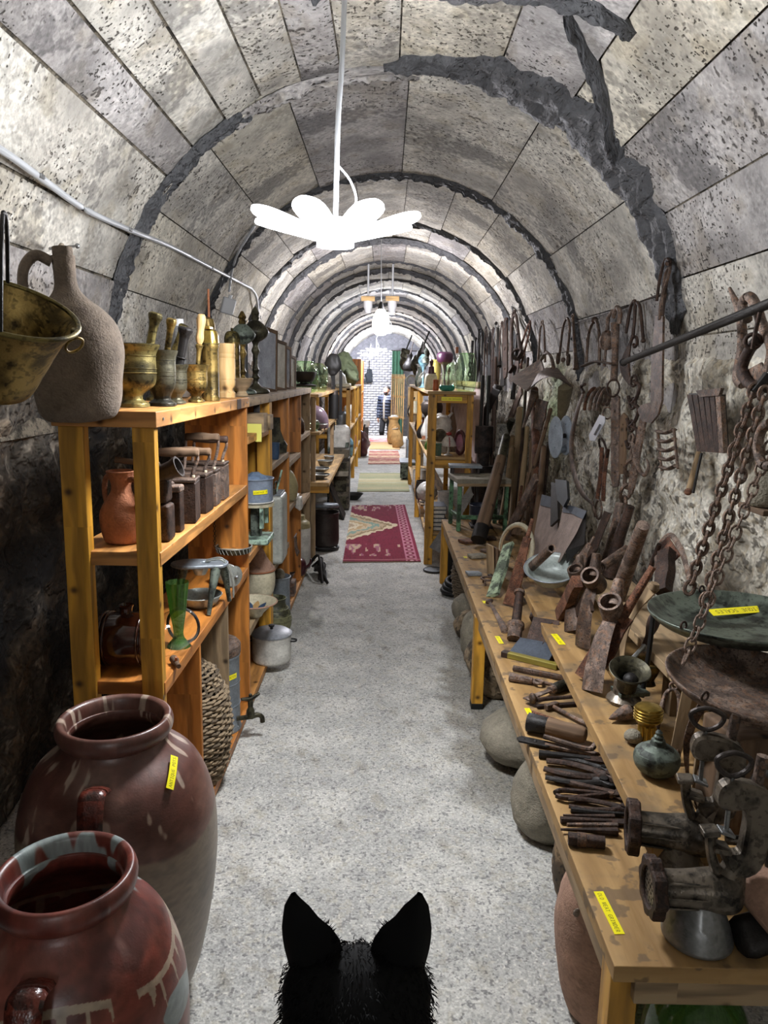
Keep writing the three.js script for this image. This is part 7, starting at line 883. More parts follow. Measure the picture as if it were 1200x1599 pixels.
{ const o = thing('iron_trivet', 'small rusty trivet ring on the bench front beside the ladle', 'trivet', PY(762, 912, BY + 0.001)); part(o, 'ring', to(0.035, 0.006, [0, 0.03, 0], [1.57, 0, 0], 22), M.rust); for (let i = 0; i < 3; i++) part(o, 'leg', bar([0.035 * Math.cos(i * 2.1), 0.03, 0.035 * Math.sin(i * 2.1)], [0.04 * Math.cos(i * 2.1), 0, 0.04 * Math.sin(i * 2.1)], 0.005), M.rust); }
lean('lock_case', 'rusty iron lock case lying behind the pestle block', 'lock', [850, 930], [838, 965], { y: BY + 0.03 }, { y: BY + 0.02 }, (o, L) => { part(o, 'case', bx(L, 0.06, 0.03, [L / 2, 0, 0]), M.rustD); part(o, 'shackle', to(0.022, 0.006, [0, 0, 0], [0, 0, 1.57], 18, Math.PI), M.rust); }, V(-0.5, 0.8, 0.3)); lean('lock_case', 'small open padlock with a round shackle next to the lock case', 'lock', [868, 945], [862, 970], { y: BY + 0.03 }, { y: BY + 0.02 }, (o, L) => { part(o, 'case', bx(L, 0.045, 0.025, [L / 2, 0, 0]), M.iron); part(o, 'shackle', to(0.018, 0.006, [0, 0.005, 0], [0, 0, 1.4], 18, Math.PI), M.rustG); }, V(-0.5, 0.8, 0.3));

for (let i = 0; i < 10; i++) { const x = 744 + i * 7 + rr(-2, 2), y = 500 + rr(-8, 16) + Math.abs(i - 7) * 3; hd('dark rusty iron piece hanging in the dense row above the stove pipe', [x, y], [x + rr(-9, 5), y + rr(50, 105)], [K.strap(0.06, 0.012, M.rustD), K.rod(0.016, 0.022, M.ironD), K.fork(0.12, M.rustD), K.blade(0.06, 0.1, 0.012, M.ironD, 0.3)][i % 4]); }
for (let i = 0; i < 9; i++) { const x = 792 + i * 8 + rr(-3, 3); pole('weathered stick in the pile between the stool and the spades', [x, 640 + rr(-20, 60)], [x - rr(2, 18), 775 + rr(-10, 15)], 1.12, 1.04, rr(0.014, 0.028), [M.oldwood, M.pineG, M.rust, M.rustD, M.pineG][i % 5]); }

// ================= RIGHT YELLOW SHELVES, GLASSWARE =================
{
  const o = thing('display_shelf', 'yellow stained open shelf stand carrying glass jars and china', 'shelf');
  for (const [z, w] of [[-6.22, 0.07], [-8.4, 0.055], [-11.0, 0.055]]) { board(o, 'post', 0.355, 0.355 + w, 0, 1.44, z, z - 0.05, M.pineY); board(o, 'post', 0.675, 0.725, 0, 1.44, z, z - 0.05, M.pineY); for (const y of [1.44, 0.90, 0.25]) board(o, 'crossbar', 0.355 + w, 0.675, y - 0.07, y - 0.001, z - 0.008, z - 0.034, M.pineY); }
  board(o, 'top_board', 0.345, 0.74, 1.44, 1.465, -6.2, -11.1, M.pineP); board(o, 'shelf_board', 0.357, 0.735, 0.90, 0.925, -6.235, -11.08, M.pineP); board(o, 'shelf_board', 0.357, 0.735, 0.25, 0.275, -6.235, -11.08, M.pineP);
  tape(o, 'GLASS AND CHINAWARE', 0.17, 0.032, [0.545, 1.404, -6.225], [0, 0, 0], 0, '#8a7a10');
  const p = thing('wall_board', 'pinkish white backing panel behind the china shelf', 'panel'); part(p, 'panel', bx(0.03, 1.0, 4.6, [0.82, 1.0, -8.7]), mat('pinkwall', 0xb9a6a4, 0.9, 0, { map: 'mott' })); part(p, 'rail', bx(0.04, 0.05, 4.6, [0.80, 1.52, -8.7]), M.pineG);
}
const TG = 1.466;
function jarOf(name, label, cat, x, z, y, pts, m, cap, capM) { const o = thing(name, label, cat, [x, y, z]); part(o, 'body', lathe(spl([[0.001, 0.001], ...pts], 28), 30, false), m); if (cap) part(o, 'stopper', lathe(cap, 18), capM || M.oldwood); else part(o, 'lip', to(pts[pts.length - 1][0], 0.003, [0, pts[pts.length - 1][1], 0], [1.57, 0, 0], 24), m); return o; }
jarOf('glass_jar', 'large green glass jar with ridged sides on the corner of the yellow shelf', 'jar', 0.665, -6.34, TG, [[0.07, 0.002], [0.085, 0.03], [0.088, 0.15], [0.082, 0.25], [0.066, 0.29], [0.065, 0.31]], M.glassG);
jarOf('glass_bottle', 'tall slim clear bottle with a cork beside the large green jar', 'bottle', 0.585, -6.36, TG, [[0.028, 0.002], [0.03, 0.12], [0.022, 0.2], [0.014, 0.26], [0.014, 0.32]], M.glass, [[0.001, 0.31], [0.012, 0.31], [0.013, 0.36], [0.001, 0.362]], M.clay);
jarOf('glass_jar', 'pale green glass vase with a dried sprig inside', 'vase', 0.545, -6.62, TG, [[0.05, 0.002], [0.055, 0.02], [0.055, 0.2], [0.06, 0.24]], M.glassG, [[0.001, 0.02], [0.012, 0.06], [0.004, 0.12], [0.014, 0.16], [0.001, 0.2]], M.oldwood);
jarOf('glass_bowl', 'ribbed clear glass bowl on the teal dish', 'bowl', 0.51, -6.32, TG + 0.046, [[0.04, 0.002], [0.058, 0.02], [0.062, 0.06], [0.06, 0.09]], M.glass);
{ const o = thing('teal_dish', 'teal cut glass dish at the edge of the yellow shelf', 'dish', [0.51, TG, -6.32]); part(o, 'dish', vessel([[0.045, 0], [0.06, 0.01], [0.066, 0.03], [0.06, 0.045]], 0.006, 28), M.glassT); part(o, 'foot', cy(0.04, 0.045, 0.008, [0, 0.004, 0]), M.glassT); }
jarOf('amber_glass', 'small amber drinking glass beside the teal dish', 'glass', 0.415, -6.30, TG, [[0.022, 0.002], [0.023, 0.06], [0.024, 0.09]], M.orange);
jarOf('glass_jar', 'clear storage jar with a cream base behind the amber glass', 'jar', 0.40, -6.75, TG, [[0.05, 0.002], [0.052, 0.12], [0.04, 0.14]], M.cream, [[0.001, 0.14], [0.03, 0.14], [0.025, 0.2], [0.012, 0.21], [0.02, 0.25], [0.001, 0.27]], M.maroon);
jarOf('glass_bottle', 'round clear decanter with a dark red stopper', 'bottle', 0.38, -7.35, TG, [[0.05, 0.002], [0.075, 0.05], [0.06, 0.12], [0.02, 0.17], [0.016, 0.24]], M.glass, [[0.001, 0.24], [0.03, 0.245], [0.034, 0.29], [0.012, 0.31], [0.022, 0.36], [0.001, 0.39]], M.verdi);
jarOf('glass_bottle', 'tall clear bottle standing between the decanter and the vase', 'bottle', 0.46, -7.0, TG, [[0.04, 0.002], [0.042, 0.18], [0.016, 0.24], [0.015, 0.3]], M.glass);
jarOf('purple_lamp', 'purple glass lamp with a clear top at the back of the shelf', 'lamp', 0.56, -7.3, TG, [[0.05, 0.002], [0.02, 0.03], [0.018, 0.22], [0.07, 0.26], [0.075, 0.33], [0.05, 0.35]], M.purple, [[0.03, 0.35], [0.05, 0.39], [0.02, 0.44], [0.001, 0.46]], M.glass);
jarOf('glass_jar', 'clear glass sweet jar behind the pale green vase', 'jar', 0.62, -6.95, TG, [[0.06, 0.002], [0.066, 0.1], [0.06, 0.2], [0.045, 0.23]], M.glass);
jarOf('table_lamp', 'slim lamp with a pale blue globe at the aisle end of the shelf', 'lamp', 0.385, -7.9, TG, [[0.05, 0.002], [0.02, 0.02], [0.018, 0.2], [0.05, 0.24], [0.055, 0.29], [0.02, 0.34]], M.paintB, [[0.001, 0.34], [0.03, 0.36], [0.02, 0.42], [0.001, 0.46]], M.ironD);
jarOf('red_vase', 'ruby red glass vase between the decanter and the cream jar', 'vase', 0.43, -7.15, TG, [[0.035, 0.002], [0.05, 0.05], [0.03, 0.11], [0.04, 0.15]], M.maroon); jarOf('yellow_vase', 'mustard yellow vase behind the ruby red vase', 'vase', 0.50, -7.6, TG, [[0.03, 0.002], [0.05, 0.1], [0.045, 0.24], [0.05, 0.28]], M.yolive); jarOf('teal_bottle', 'squat teal bottle past the slim blue lamp', 'bottle', 0.39, -8.6, TG, [[0.05, 0.002], [0.06, 0.1], [0.03, 0.16], [0.03, 0.22]], M.verdi); jarOf('white_vase', 'white milk glass vase past the teal bottle', 'vase', 0.42, -9.2, TG, [[0.05, 0.002], [0.06, 0.12], [0.04, 0.22], [0.06, 0.26]], M.whiteC);
const SH = 0.926;
{ // china on the middle shelf
  let o = thing('tilted_cup', 'white china cup tipped on its side showing a dark inside', 'cup', [0.475, SH + 0.155, -6.42], [1.25, 0, 0.2]); part(o, 'cup', vessel([[0.03, -0.05], [0.05, -0.04], [0.062, 0.0], [0.064, 0.03]], 0.005, 26), M.whiteC); part(o, 'inside', cy(0.052, 0.045, 0.004, [0, 0.0, 0]), M.bronze);
  o = thing('china_bell', 'white china bell shaped lamp with red stripes', 'lamp', [0.545, SH, -6.40]); part(o, 'stem', lathe([[0.001, 0], [0.04, 0], [0.01, 0.012], [0.008, 0.08], [0.001, 0.08]], 20), M.whiteC); part(o, 'bell', lathe(spl([[0.07, 0.075], [0.06, 0.11], [0.035, 0.15], [0.012, 0.165], [0.001, 0.167]], 18), 28), M.whiteC); for (let i = 0; i < 3; i++) part(o, 'stripe', sweep([[0.07 * Math.cos(i * 2.1 + 1.5), 0.078, 0.07 * Math.sin(i * 2.1 + 1.5)], [0.062 * Math.cos(i * 2.1 + 1.5), 0.112, 0.062 * Math.sin(i * 2.1 + 1.5)], [0.037 * Math.cos(i * 2.1 + 1.5), 0.152, 0.037 * Math.sin(i * 2.1 + 1.5)]], 0.004, { n: 6 }), M.red); part(o, 'bow', sp(0.016, [0, 0.18, 0.01], [1.6, 1, 1]), M.red);
  o = thing('china_jug', 'cluster shaped white china jug with flower relief', 'jug', [0.49, SH + 0.19, -6.62]); part(o, 'body', rough(sp(0.085, [0, 0.05, 0], [1.05, 1.2, 0.9], 24), 0.03, 14), M.whiteC); part(o, 'foot', cy(0.04, 0.06, 0.2, [0, -0.09, 0]), M.whiteC); part(o, 'spout', bar([0.05, 0.1, 0], [0.1, 0.16, 0], 0.016, 0.01), M.whiteC);
  o = thing('wood_shuttle', 'pointed brown wooden shuttle standing upright behind the china', 'shuttle', [0.60, SH + 0.12, -6.7]); part(o, 'shuttle', sweep([[0, 0, 0], [0, 0.1, 0], [0, 0.28, 0]], [0.03, 0.04, 0.003], { n: 10, seg: 14, flat: 0.5 }), M.oldwood); part(o, 'block', bx(0.1, 0.12, 0.08, [0, -0.06, 0]), M.oldwood);
  o = thing('round_mirror', 'oval mirror with a maroon and pink frame leaning on the shelf end', 'mirror', [0.64, SH, -6.36], [0, -0.9, 0]); part(o, 'frame', X(new THREE.TorusGeometry(0.07, 0.016, 8, 30), [0, 0.11, 0], [0, 0, 0], [0.8, 1.3, 1]), M.maroon); part(o, 'face', X(ext(circ(0, 0, 0.068, 26), 0.006, 0), [0, 0.11, 0], [0, 0, 0], [0.8, 1.3, 1]), mat('pinkd', 0xa87488, 0.4, 0, { map: 'mott' }));
  o = thing('green_tin', 'dark green tin at the front of the china shelf', 'tin', [0.45, SH, -6.34]); part(o, 'tin', bx(0.06, 0.09, 0.06, [0, 0.045, 0]), mat('tinG', 0x1c4a2c, 0.4, 0, { map: 'mott' })); part(o, 'lid', bx(0.064, 0.012, 0.064, [0, 0.095, 0]), M.tinG);
  for (let i = 0; i < 5; i++) jarOf('stem_glass', 'small clear stem glass in the front row of the china shelf', 'glass', 0.44 + i * 0.05, -6.29 - (i % 2) * 0.04, SH, [[0.022, 0.002], [0.005, 0.01], [0.005, 0.035], [0.02, 0.055], [0.023, 0.085]], M.glass).userData.group = 'stem glasses on the china shelf';
  const mk = (nm, l, c, x, z, pts, m) => jarOf(nm, l, c, x, z, SH, pts, m);
  mk('enamel_pot', 'dark grey enamel pot between the yellow posts', 'pot', 0.45, -7.3, [[0.07, 0.28], [0.1, 0.32], [0.1, 0.4], [0.07, 0.43]], M.iron); mk('china_vase', 'tall pale pink china vase behind the first yellow post', 'vase', 0.45, -7.25, [[0.04, 0.001], [0.06, 0.1], [0.06, 0.26], [0.045, 0.3]], M.whiteC); mk('china_vase', 'white china vase with a rounded belly between the posts', 'vase', 0.46, -7.75, [[0.05, 0.001], [0.09, 0.08], [0.06, 0.2], [0.05, 0.26]], M.white); mk('orange_jug', 'orange enamel jug between the white vases', 'jug', 0.50, -7.5, [[0.05, 0.001], [0.06, 0.05], [0.055, 0.18], [0.06, 0.2]], M.orange); mk('cream_bowl', 'cream bowl with a yellow glaze by the shelf front', 'bowl', 0.42, -7.0, [[0.04, 0.001], [0.07, 0.03], [0.085, 0.07]], M.cream); mk('dark_pot', 'dark brown pot near the second yellow post', 'pot', 0.44, -8.9, [[0.06, 0.001], [0.09, 0.06], [0.07, 0.16], [0.06, 0.18]], M.glazeB); mk('china_vase', 'slim white china vase past the second yellow post', 'vase', 0.47, -9.3, [[0.05, 0.001], [0.06, 0.2], [0.04, 0.3], [0.05, 0.34]], M.whiteC); mk('red_tin', 'red painted tin past the second yellow post', 'tin', 0.42, -8.7, [[0.05, 0.001], [0.05, 0.12], [0.045, 0.13]], M.red); mk('blue_bowl', 'blue rimmed bowl past the cream bowl', 'bowl', 0.41, -7.15, [[0.03, 0.001], [0.05, 0.02], [0.07, 0.05]], M.enamelB); mk('clay_cup', 'small terracotta cup by the aisle edge of the china shelf', 'cup', 0.40, -7.35, [[0.03, 0.001], [0.04, 0.03], [0.035, 0.08]], M.clay); mk('black_kettle', 'black enamel kettle past the orange jug', 'kettle', 0.43, -8.1, [[0.07, 0.001], [0.09, 0.06], [0.05, 0.14], [0.03, 0.16]], M.ironD); mk('green_bottle', 'stubby green bottle at the front of the china shelf', 'bottle', 0.40, -6.85, [[0.03, 0.001], [0.032, 0.05], [0.014, 0.08], [0.013, 0.11]], M.glassGD);
}
{ // bottom shelf
  let o = one('china_ball', 'white quilted china ball on the bottom shelf', 'ornament', rough(sp(0.1, [0, 0.1, 0], [1, 0.95, 1], 30), 0.008, 30), M.whiteC, [0.415, 0.276 + 0.12, -7.1]); o = thing('small_crate', 'low wooden crate carrying the white china ball', 'crate', [0.42, 0.276, -7.1]); part(o, 'box', bx(0.14, 0.12, 0.26, [0, 0.06, 0]), M.pineG); part(o, 'slat', bx(0.145, 0.02, 0.265, [0, 0.09, 0]), M.pine);
  for (let i = 0; i < 6; i++) { const b = thing('stacked_book', 'grey bound book in the stack on the bottom shelf', 'book', [0.455 + rr(-0.01, 0.01), 0.276 + i * 0.036, -6.45], [0, rr(-0.1, 0.1), 0], 'stack of grey books'); part(b, 'cover', bx(0.17, 0.034, 0.24, [0, 0.017, 0]), i % 2 ? mat('bookA' + i, 0x4c5058, 0.7) : mat('bookB' + i, 0x6a6e74, 0.7)); part(b, 'pages', bx(0.165, 0.026, 0.235, [-0.004, 0.017, 0.004]), M.white); }
  jarOf('white_pitcher', 'white enamel pitcher standing behind the books', 'pitcher', 0.55, -6.75, 0.276, [[0.06, 0.001], [0.07, 0.1], [0.055, 0.22], [0.06, 0.28]], M.whiteC); jarOf('grey_pot', 'grey iron pot on the bottom shelf past the china ball', 'pot', 0.44, -8.0, 0.276, [[0.08, 0.001], [0.1, 0.08], [0.09, 0.2]], M.iron); jarOf('white_pot', 'white enamel pot near the second post at the bottom', 'pot', 0.43, -8.8, 0.276, [[0.08, 0.001], [0.09, 0.1], [0.085, 0.22]], M.white); jarOf('red_pot', 'dark red pot on the bottom shelf near the middle', 'pot', 0.43, -7.6, 0.276, [[0.06, 0.001], [0.08, 0.08], [0.06, 0.14]], M.maroon);
}
// ================= LEFT FAR SHELVES =================
const at = (px, py, x, y) => S(px, py, x, y);
jarOf('glass_jar', 'wide green glass jar behind the black brazier', 'jar', -0.72, -6.7, 1.42, [[0.09, 0.002], [0.12, 0.05], [0.12, 0.2], [0.08, 0.25], [0.08, 0.27]], M.glassG); jarOf('glass_jar', 'second green glass jar beside the wide one', 'jar', -0.64, -7.15, 1.42, [[0.07, 0.002], [0.09, 0.06], [0.09, 0.22], [0.05, 0.26]], M.glassG); jarOf('glass_jar', 'clear round glass jar past the green jars', 'jar', -0.62, -7.6, 1.42, [[0.06, 0.002], [0.085, 0.06], [0.06, 0.14], [0.05, 0.15]], M.glass);
{ let o = thing('leather_satchel', 'dark leather satchel and straps hanging past the glass jars', 'satchel', [-0.60, 0.98, -8.62]); part(o, 'strap', bx(0.05, 0.75, 0.02, [0, 0.35, 0]), M.black); part(o, 'strap', bx(0.035, 0.5, 0.02, [0.09, 0.4, 0.02]), M.black); part(o, 'bag', rough(sp(0.1, [0, 0.72, 0], [0.85, 1.25, 0.5], 22), 0.02, 10), mat('leather', 0x2a2b2c, 0.5, 0, { map: 'mott' })); part(o, 'buckle', to(0.02, 0.005, [0, 0.3, 0.02]), M.steel); part(o, 'hook', bar([0, 0.425, -0.0], [0, 0.425, 0.12], 0.008), M.iron);
  o = thing('lamp_dome', 'violet tinted glass lamp shade on the plank shelf', 'lamp shade', [-0.66, 1.111, -6.75]); part(o, 'shade', vessel([[0.15, 0], [0.155, 0.03], [0.14, 0.12], [0.09, 0.18], [0.04, 0.2]], 0.004, 30, 20), M.glassV); part(o, 'finial', lathe([[0.04, 0.2], [0.02, 0.22], [0.03, 0.25], [0.001, 0.28]], 18), M.iron); for (let i = 0; i < 8; i++) part(o, 'pendant', lathe([[0.001, 0], [0.008, 0.012], [0.001, 0.04]], 8), M.glass, [0.15 * Math.cos(i * 0.785), -0.0 + 0.0, 0.15 * Math.sin(i * 0.785)]);
  o = thing('handled_dish', 'silver dish with a raised handle on the plank shelf edge', 'dish', [-0.585, 1.111, -6.5]); part(o, 'dish', vessel([[0.03, 0], [0.05, 0.01], [0.09, 0.05]], 0.004, 26, 10), M.alu); part(o, 'handle', sweep([[-0.08, 0.04, 0], [-0.06, 0.12, 0], [-0.02, 0.1, 0]], [0.012, 0.014, 0.008]), M.alu);
  o = thing('green_globe', 'pale green glass globe below the silver dish', 'globe', [-0.60, 1.111, -6.34]); part(o, 'globe', sp(0.05, [0, 0.052, 0], [1, 1, 1], 20), M.glassG); part(o, 'base', cy(0.03, 0.04, 0.012, [0, 0.006, 0]), M.verdi);
  o = thing('thermos', 'black cylindrical thermos on the plank shelf', 'thermos', [-0.56, 1.111, -8.2]); part(o, 'body', cy(0.055, 0.055, 0.26, [0, 0.13, 0], [0, 0, 0], 22), M.black); part(o, 'cap', cy(0.045, 0.05, 0.04, [0, 0.28, 0], [0, 0, 0], 22), M.iron);
  for (const [i, [l, x, z, r, h]] of [['first silver dish lying on the low plank', -0.56, -6.45, 0.09, 0.04], ['second silver dish with a fluted rim on the low plank', -0.6, -6.8, 0.1, 0.05], ['silver sugar bowl on the low plank', -0.57, -7.15, 0.07, 0.08], ['small silver cup past the sugar bowl', -0.55, -7.45, 0.05, 0.09]].entries()) { const q = thing('silver_dish', l, 'dish', [x, 0.691, z], [0, i, 0]); part(q, 'bowl', vessel([[r * 0.4, 0], [r * 0.5, 0.01], [r * 0.85, h * 0.6], [r, h]], 0.003, 28), M.steel); part(q, 'rim', to(r, 0.004, [0, h, 0], [1.57, 0, 0], 28), M.alu); }
  o = thing('steel_jug', 'dull steel jug at the near end of the low plank', 'jug', [-0.56, 0.691, -6.32 + 0.02]); part(o, 'body', vessel([[0.05, 0.0], [0.062, 0.03], [0.06, 0.14], [0.048, 0.19], [0.056, 0.205]], 0.004, 28), M.zinc); part(o, 'handle', sweep([[-0.05, 0.18, 0], [-0.09, 0.16, 0], [-0.085, 0.08, 0], [-0.06, 0.05, 0]], 0.006, { n: 8 }), M.zinc);
  o.position.set(-0.72, 0.691, -6.34);
  o = thing('white_cloth', 'pale cloth draped over a box past the plank shelves', 'cloth', [-0.56, 0, -9.2]); part(o, 'box', bx(0.26, 0.78, 0.3, [0, 0.39, 0]), M.verdi); part(o, 'cloth', rough(bx(0.27, 0.3, 0.31, [0, 0.82, 0], [0, 0, 0], 0.06), 0.04, 6), M.white);
  o = thing('black_bin', 'dark metal bin with a toilet seat shaped lid beside the shelves', 'bin', [-0.53, 0.04, -6.72]); part(o, 'bin', vessel([[0.11, 0], [0.125, 0.02], [0.125, 0.3], [0.13, 0.31]], 0.004, 30, 10), M.iron); part(o, 'lid_ring', to(0.105, 0.022, [0, 0.37, 0], [1.45, 0, 0], 30), M.zinc); part(o, 'frame', bx(0.02, 0.62, 0.03, [-0.14, 0.28, 0.1]), M.black); part(o, 'base_ring', to(0.12, 0.012, [0, -0.02, 0], [1.57, 0, 0], 26), M.ironD);
  o = thing('scrap_iron', 'heap of dark bent scrap iron at the foot of the shelf', 'scrap', [-0.50, 0, -5.75]); for (let i = 0; i < 7; i++) part(o, 'bent_bar', sweep([[rr(-0.1, 0.02), 0.015 + i * 0.008, rr(-0.18, -0.08)], [rr(-0.05, 0.05), 0.05 + i * 0.02, rr(-0.03, 0.03)], [rr(0.0, 0.1), 0.012, rr(0.1, 0.22)]], rr(0.008, 0.016), { n: 6, flat: 0.5 }), M.ironD);
  o = thing('iron_chest', 'old pressed metal chest standing upright on the floor', 'chest', [-0.53, 0, -8.9]); part(o, 'case', bx(0.24, 0.62, 0.3, [0, 0.31, 0]), mat('chest', 0x5c564a, 0.7, 0.2, { map: 'grime' })); part(o, 'upper_case', bx(0.22, 0.1, 0.28, [0, 0.67, 0]), M.chest); for (const y of [0.1, 0.3, 0.5]) part(o, 'panel', bx(0.18, 0.14, 0.012, [0, y, 0.152]), M.bronze); part(o, 'lid_roll', rough(bx(0.22, 0.05, 0.1, [0, 0.44, 0.17]), 0.02, 10), M.stone);
  o = thing('dark_plank', 'dark board leaning beside the metal chest', 'board', [-0.56, 0, -8.3], [0, 0, 0]); part(o, 'board', bx(0.02, 0.6, 0.34, [0, 0.28, 0], [0, 0, 0.42]), M.ironD); part(o, 'edge', bx(0.026, 0.03, 0.34, [-0.12, 0.55, 0], [0, 0, 0.42]), M.oldwood);
  o = thing('floor_dish', 'black round iron dish on the floor by the striped rug', 'dish', [-0.40, 0.002, -9.55]); part(o, 'dish', vessel([[0.06, 0], [0.08, 0.01], [0.13, 0.07], [0.14, 0.075]], 0.005, 30), M.ironD); part(o, 'foot', cy(0.06, 0.07, 0.012, [0, 0.006, 0]), M.ironD);
  o = thing('olive_cloth', 'olive green canvas hood heaped on top of the yellow stand', 'cloth', [-0.62, 1.411, -12.2]); part(o, 'hood', rough(sp(0.17, [-0.06, 0.30, 0], [0.8, 1.3, 1.6], 30), 0.06, 7, 4), M.cloth); part(o, 'fold', rough(sp(0.16, [0.05, 0.13, 0.1], [0.7, 0.8, 2.0], 30), 0.05, 9, 4), M.cloth); part(o, 'sleeve', rough(sweep([[-0.05, 0.42, 0.1], [0.08, 0.28, 0.0], [0.13, 0.1, -0.1]], [0.06, 0.07, 0.06], { n: 14, seg: 20 }), 0.02, 12), M.cloth);
  o = thing('white_bundle', 'white and silver crumpled bundle on the yellow stand', 'bundle', [-0.70, 1.411, -10.6]); part(o, 'bundle', rough(sp(0.14, [0, 0.1, 0], [1.1, 1, 1.6], 22), 0.07, 7), M.white); part(o, 'spoon_roll', rough(bx(0.2, 0.05, 0.3, [0.12, 0.03, 0.2], [0, 0, 0], 0.02), 0.02, 10), M.cream);
  for (const [i, [l, x, y, z, r, h, m]] of [['grey lantern on the upper board of the yellow stand', -0.6, 0.861, -10.5, 0.08, 0.22, M.zinc], ['dark pot on the upper board of the yellow stand', -0.62, 0.861, -11.2, 0.1, 0.18, M.ironD], ['white jar on the upper board of the yellow stand', -0.58, 0.861, -12.2, 0.09, 0.25, M.white], ['verdigris can on the lower board of the yellow stand', -0.6, 0.351, -10.6, 0.11, 0.3, M.verdi], ['pale blue can on the lower board of the yellow stand', -0.58, 0.351, -11.4, 0.1, 0.3, M.paintB], ['brown crock on the lower board of the yellow stand', -0.6, 0.351, -12.6, 0.12, 0.28, M.clay]].entries()) jarOf('stand_vessel', l, 'vessel', x, z, y, [[r * 0.8, 0.001], [r, h * 0.3], [r, h * 0.8], [r * 0.6, h]], m);
  o = thing('red_bag', 'dark red and brown bags slumped on the floor by the tan rug', 'bag', [-0.44, 0, -14.9]); part(o, 'bag', rough(sp(0.17, [0, 0.25, 0], [0.7, 1.5, 1.4], 22), 0.06, 6), M.maroon); part(o, 'strap', sweep([[0, 0.42, -0.1], [0.04, 0.62, 0], [0, 0.42, 0.1]], 0.015), M.black);
  o = thing('wicker_tray', 'white basket on a low box beside the brick wall', 'basket', [-0.50, 0, -18.3]); part(o, 'box', bx(0.2, 0.35, 0.4, [0, 0.175, 0]), M.iron); part(o, 'basket', vessel([[0.11, 0.35], [0.13, 0.4], [0.14, 0.5]], 0.01, 24, 8), M.white);
}
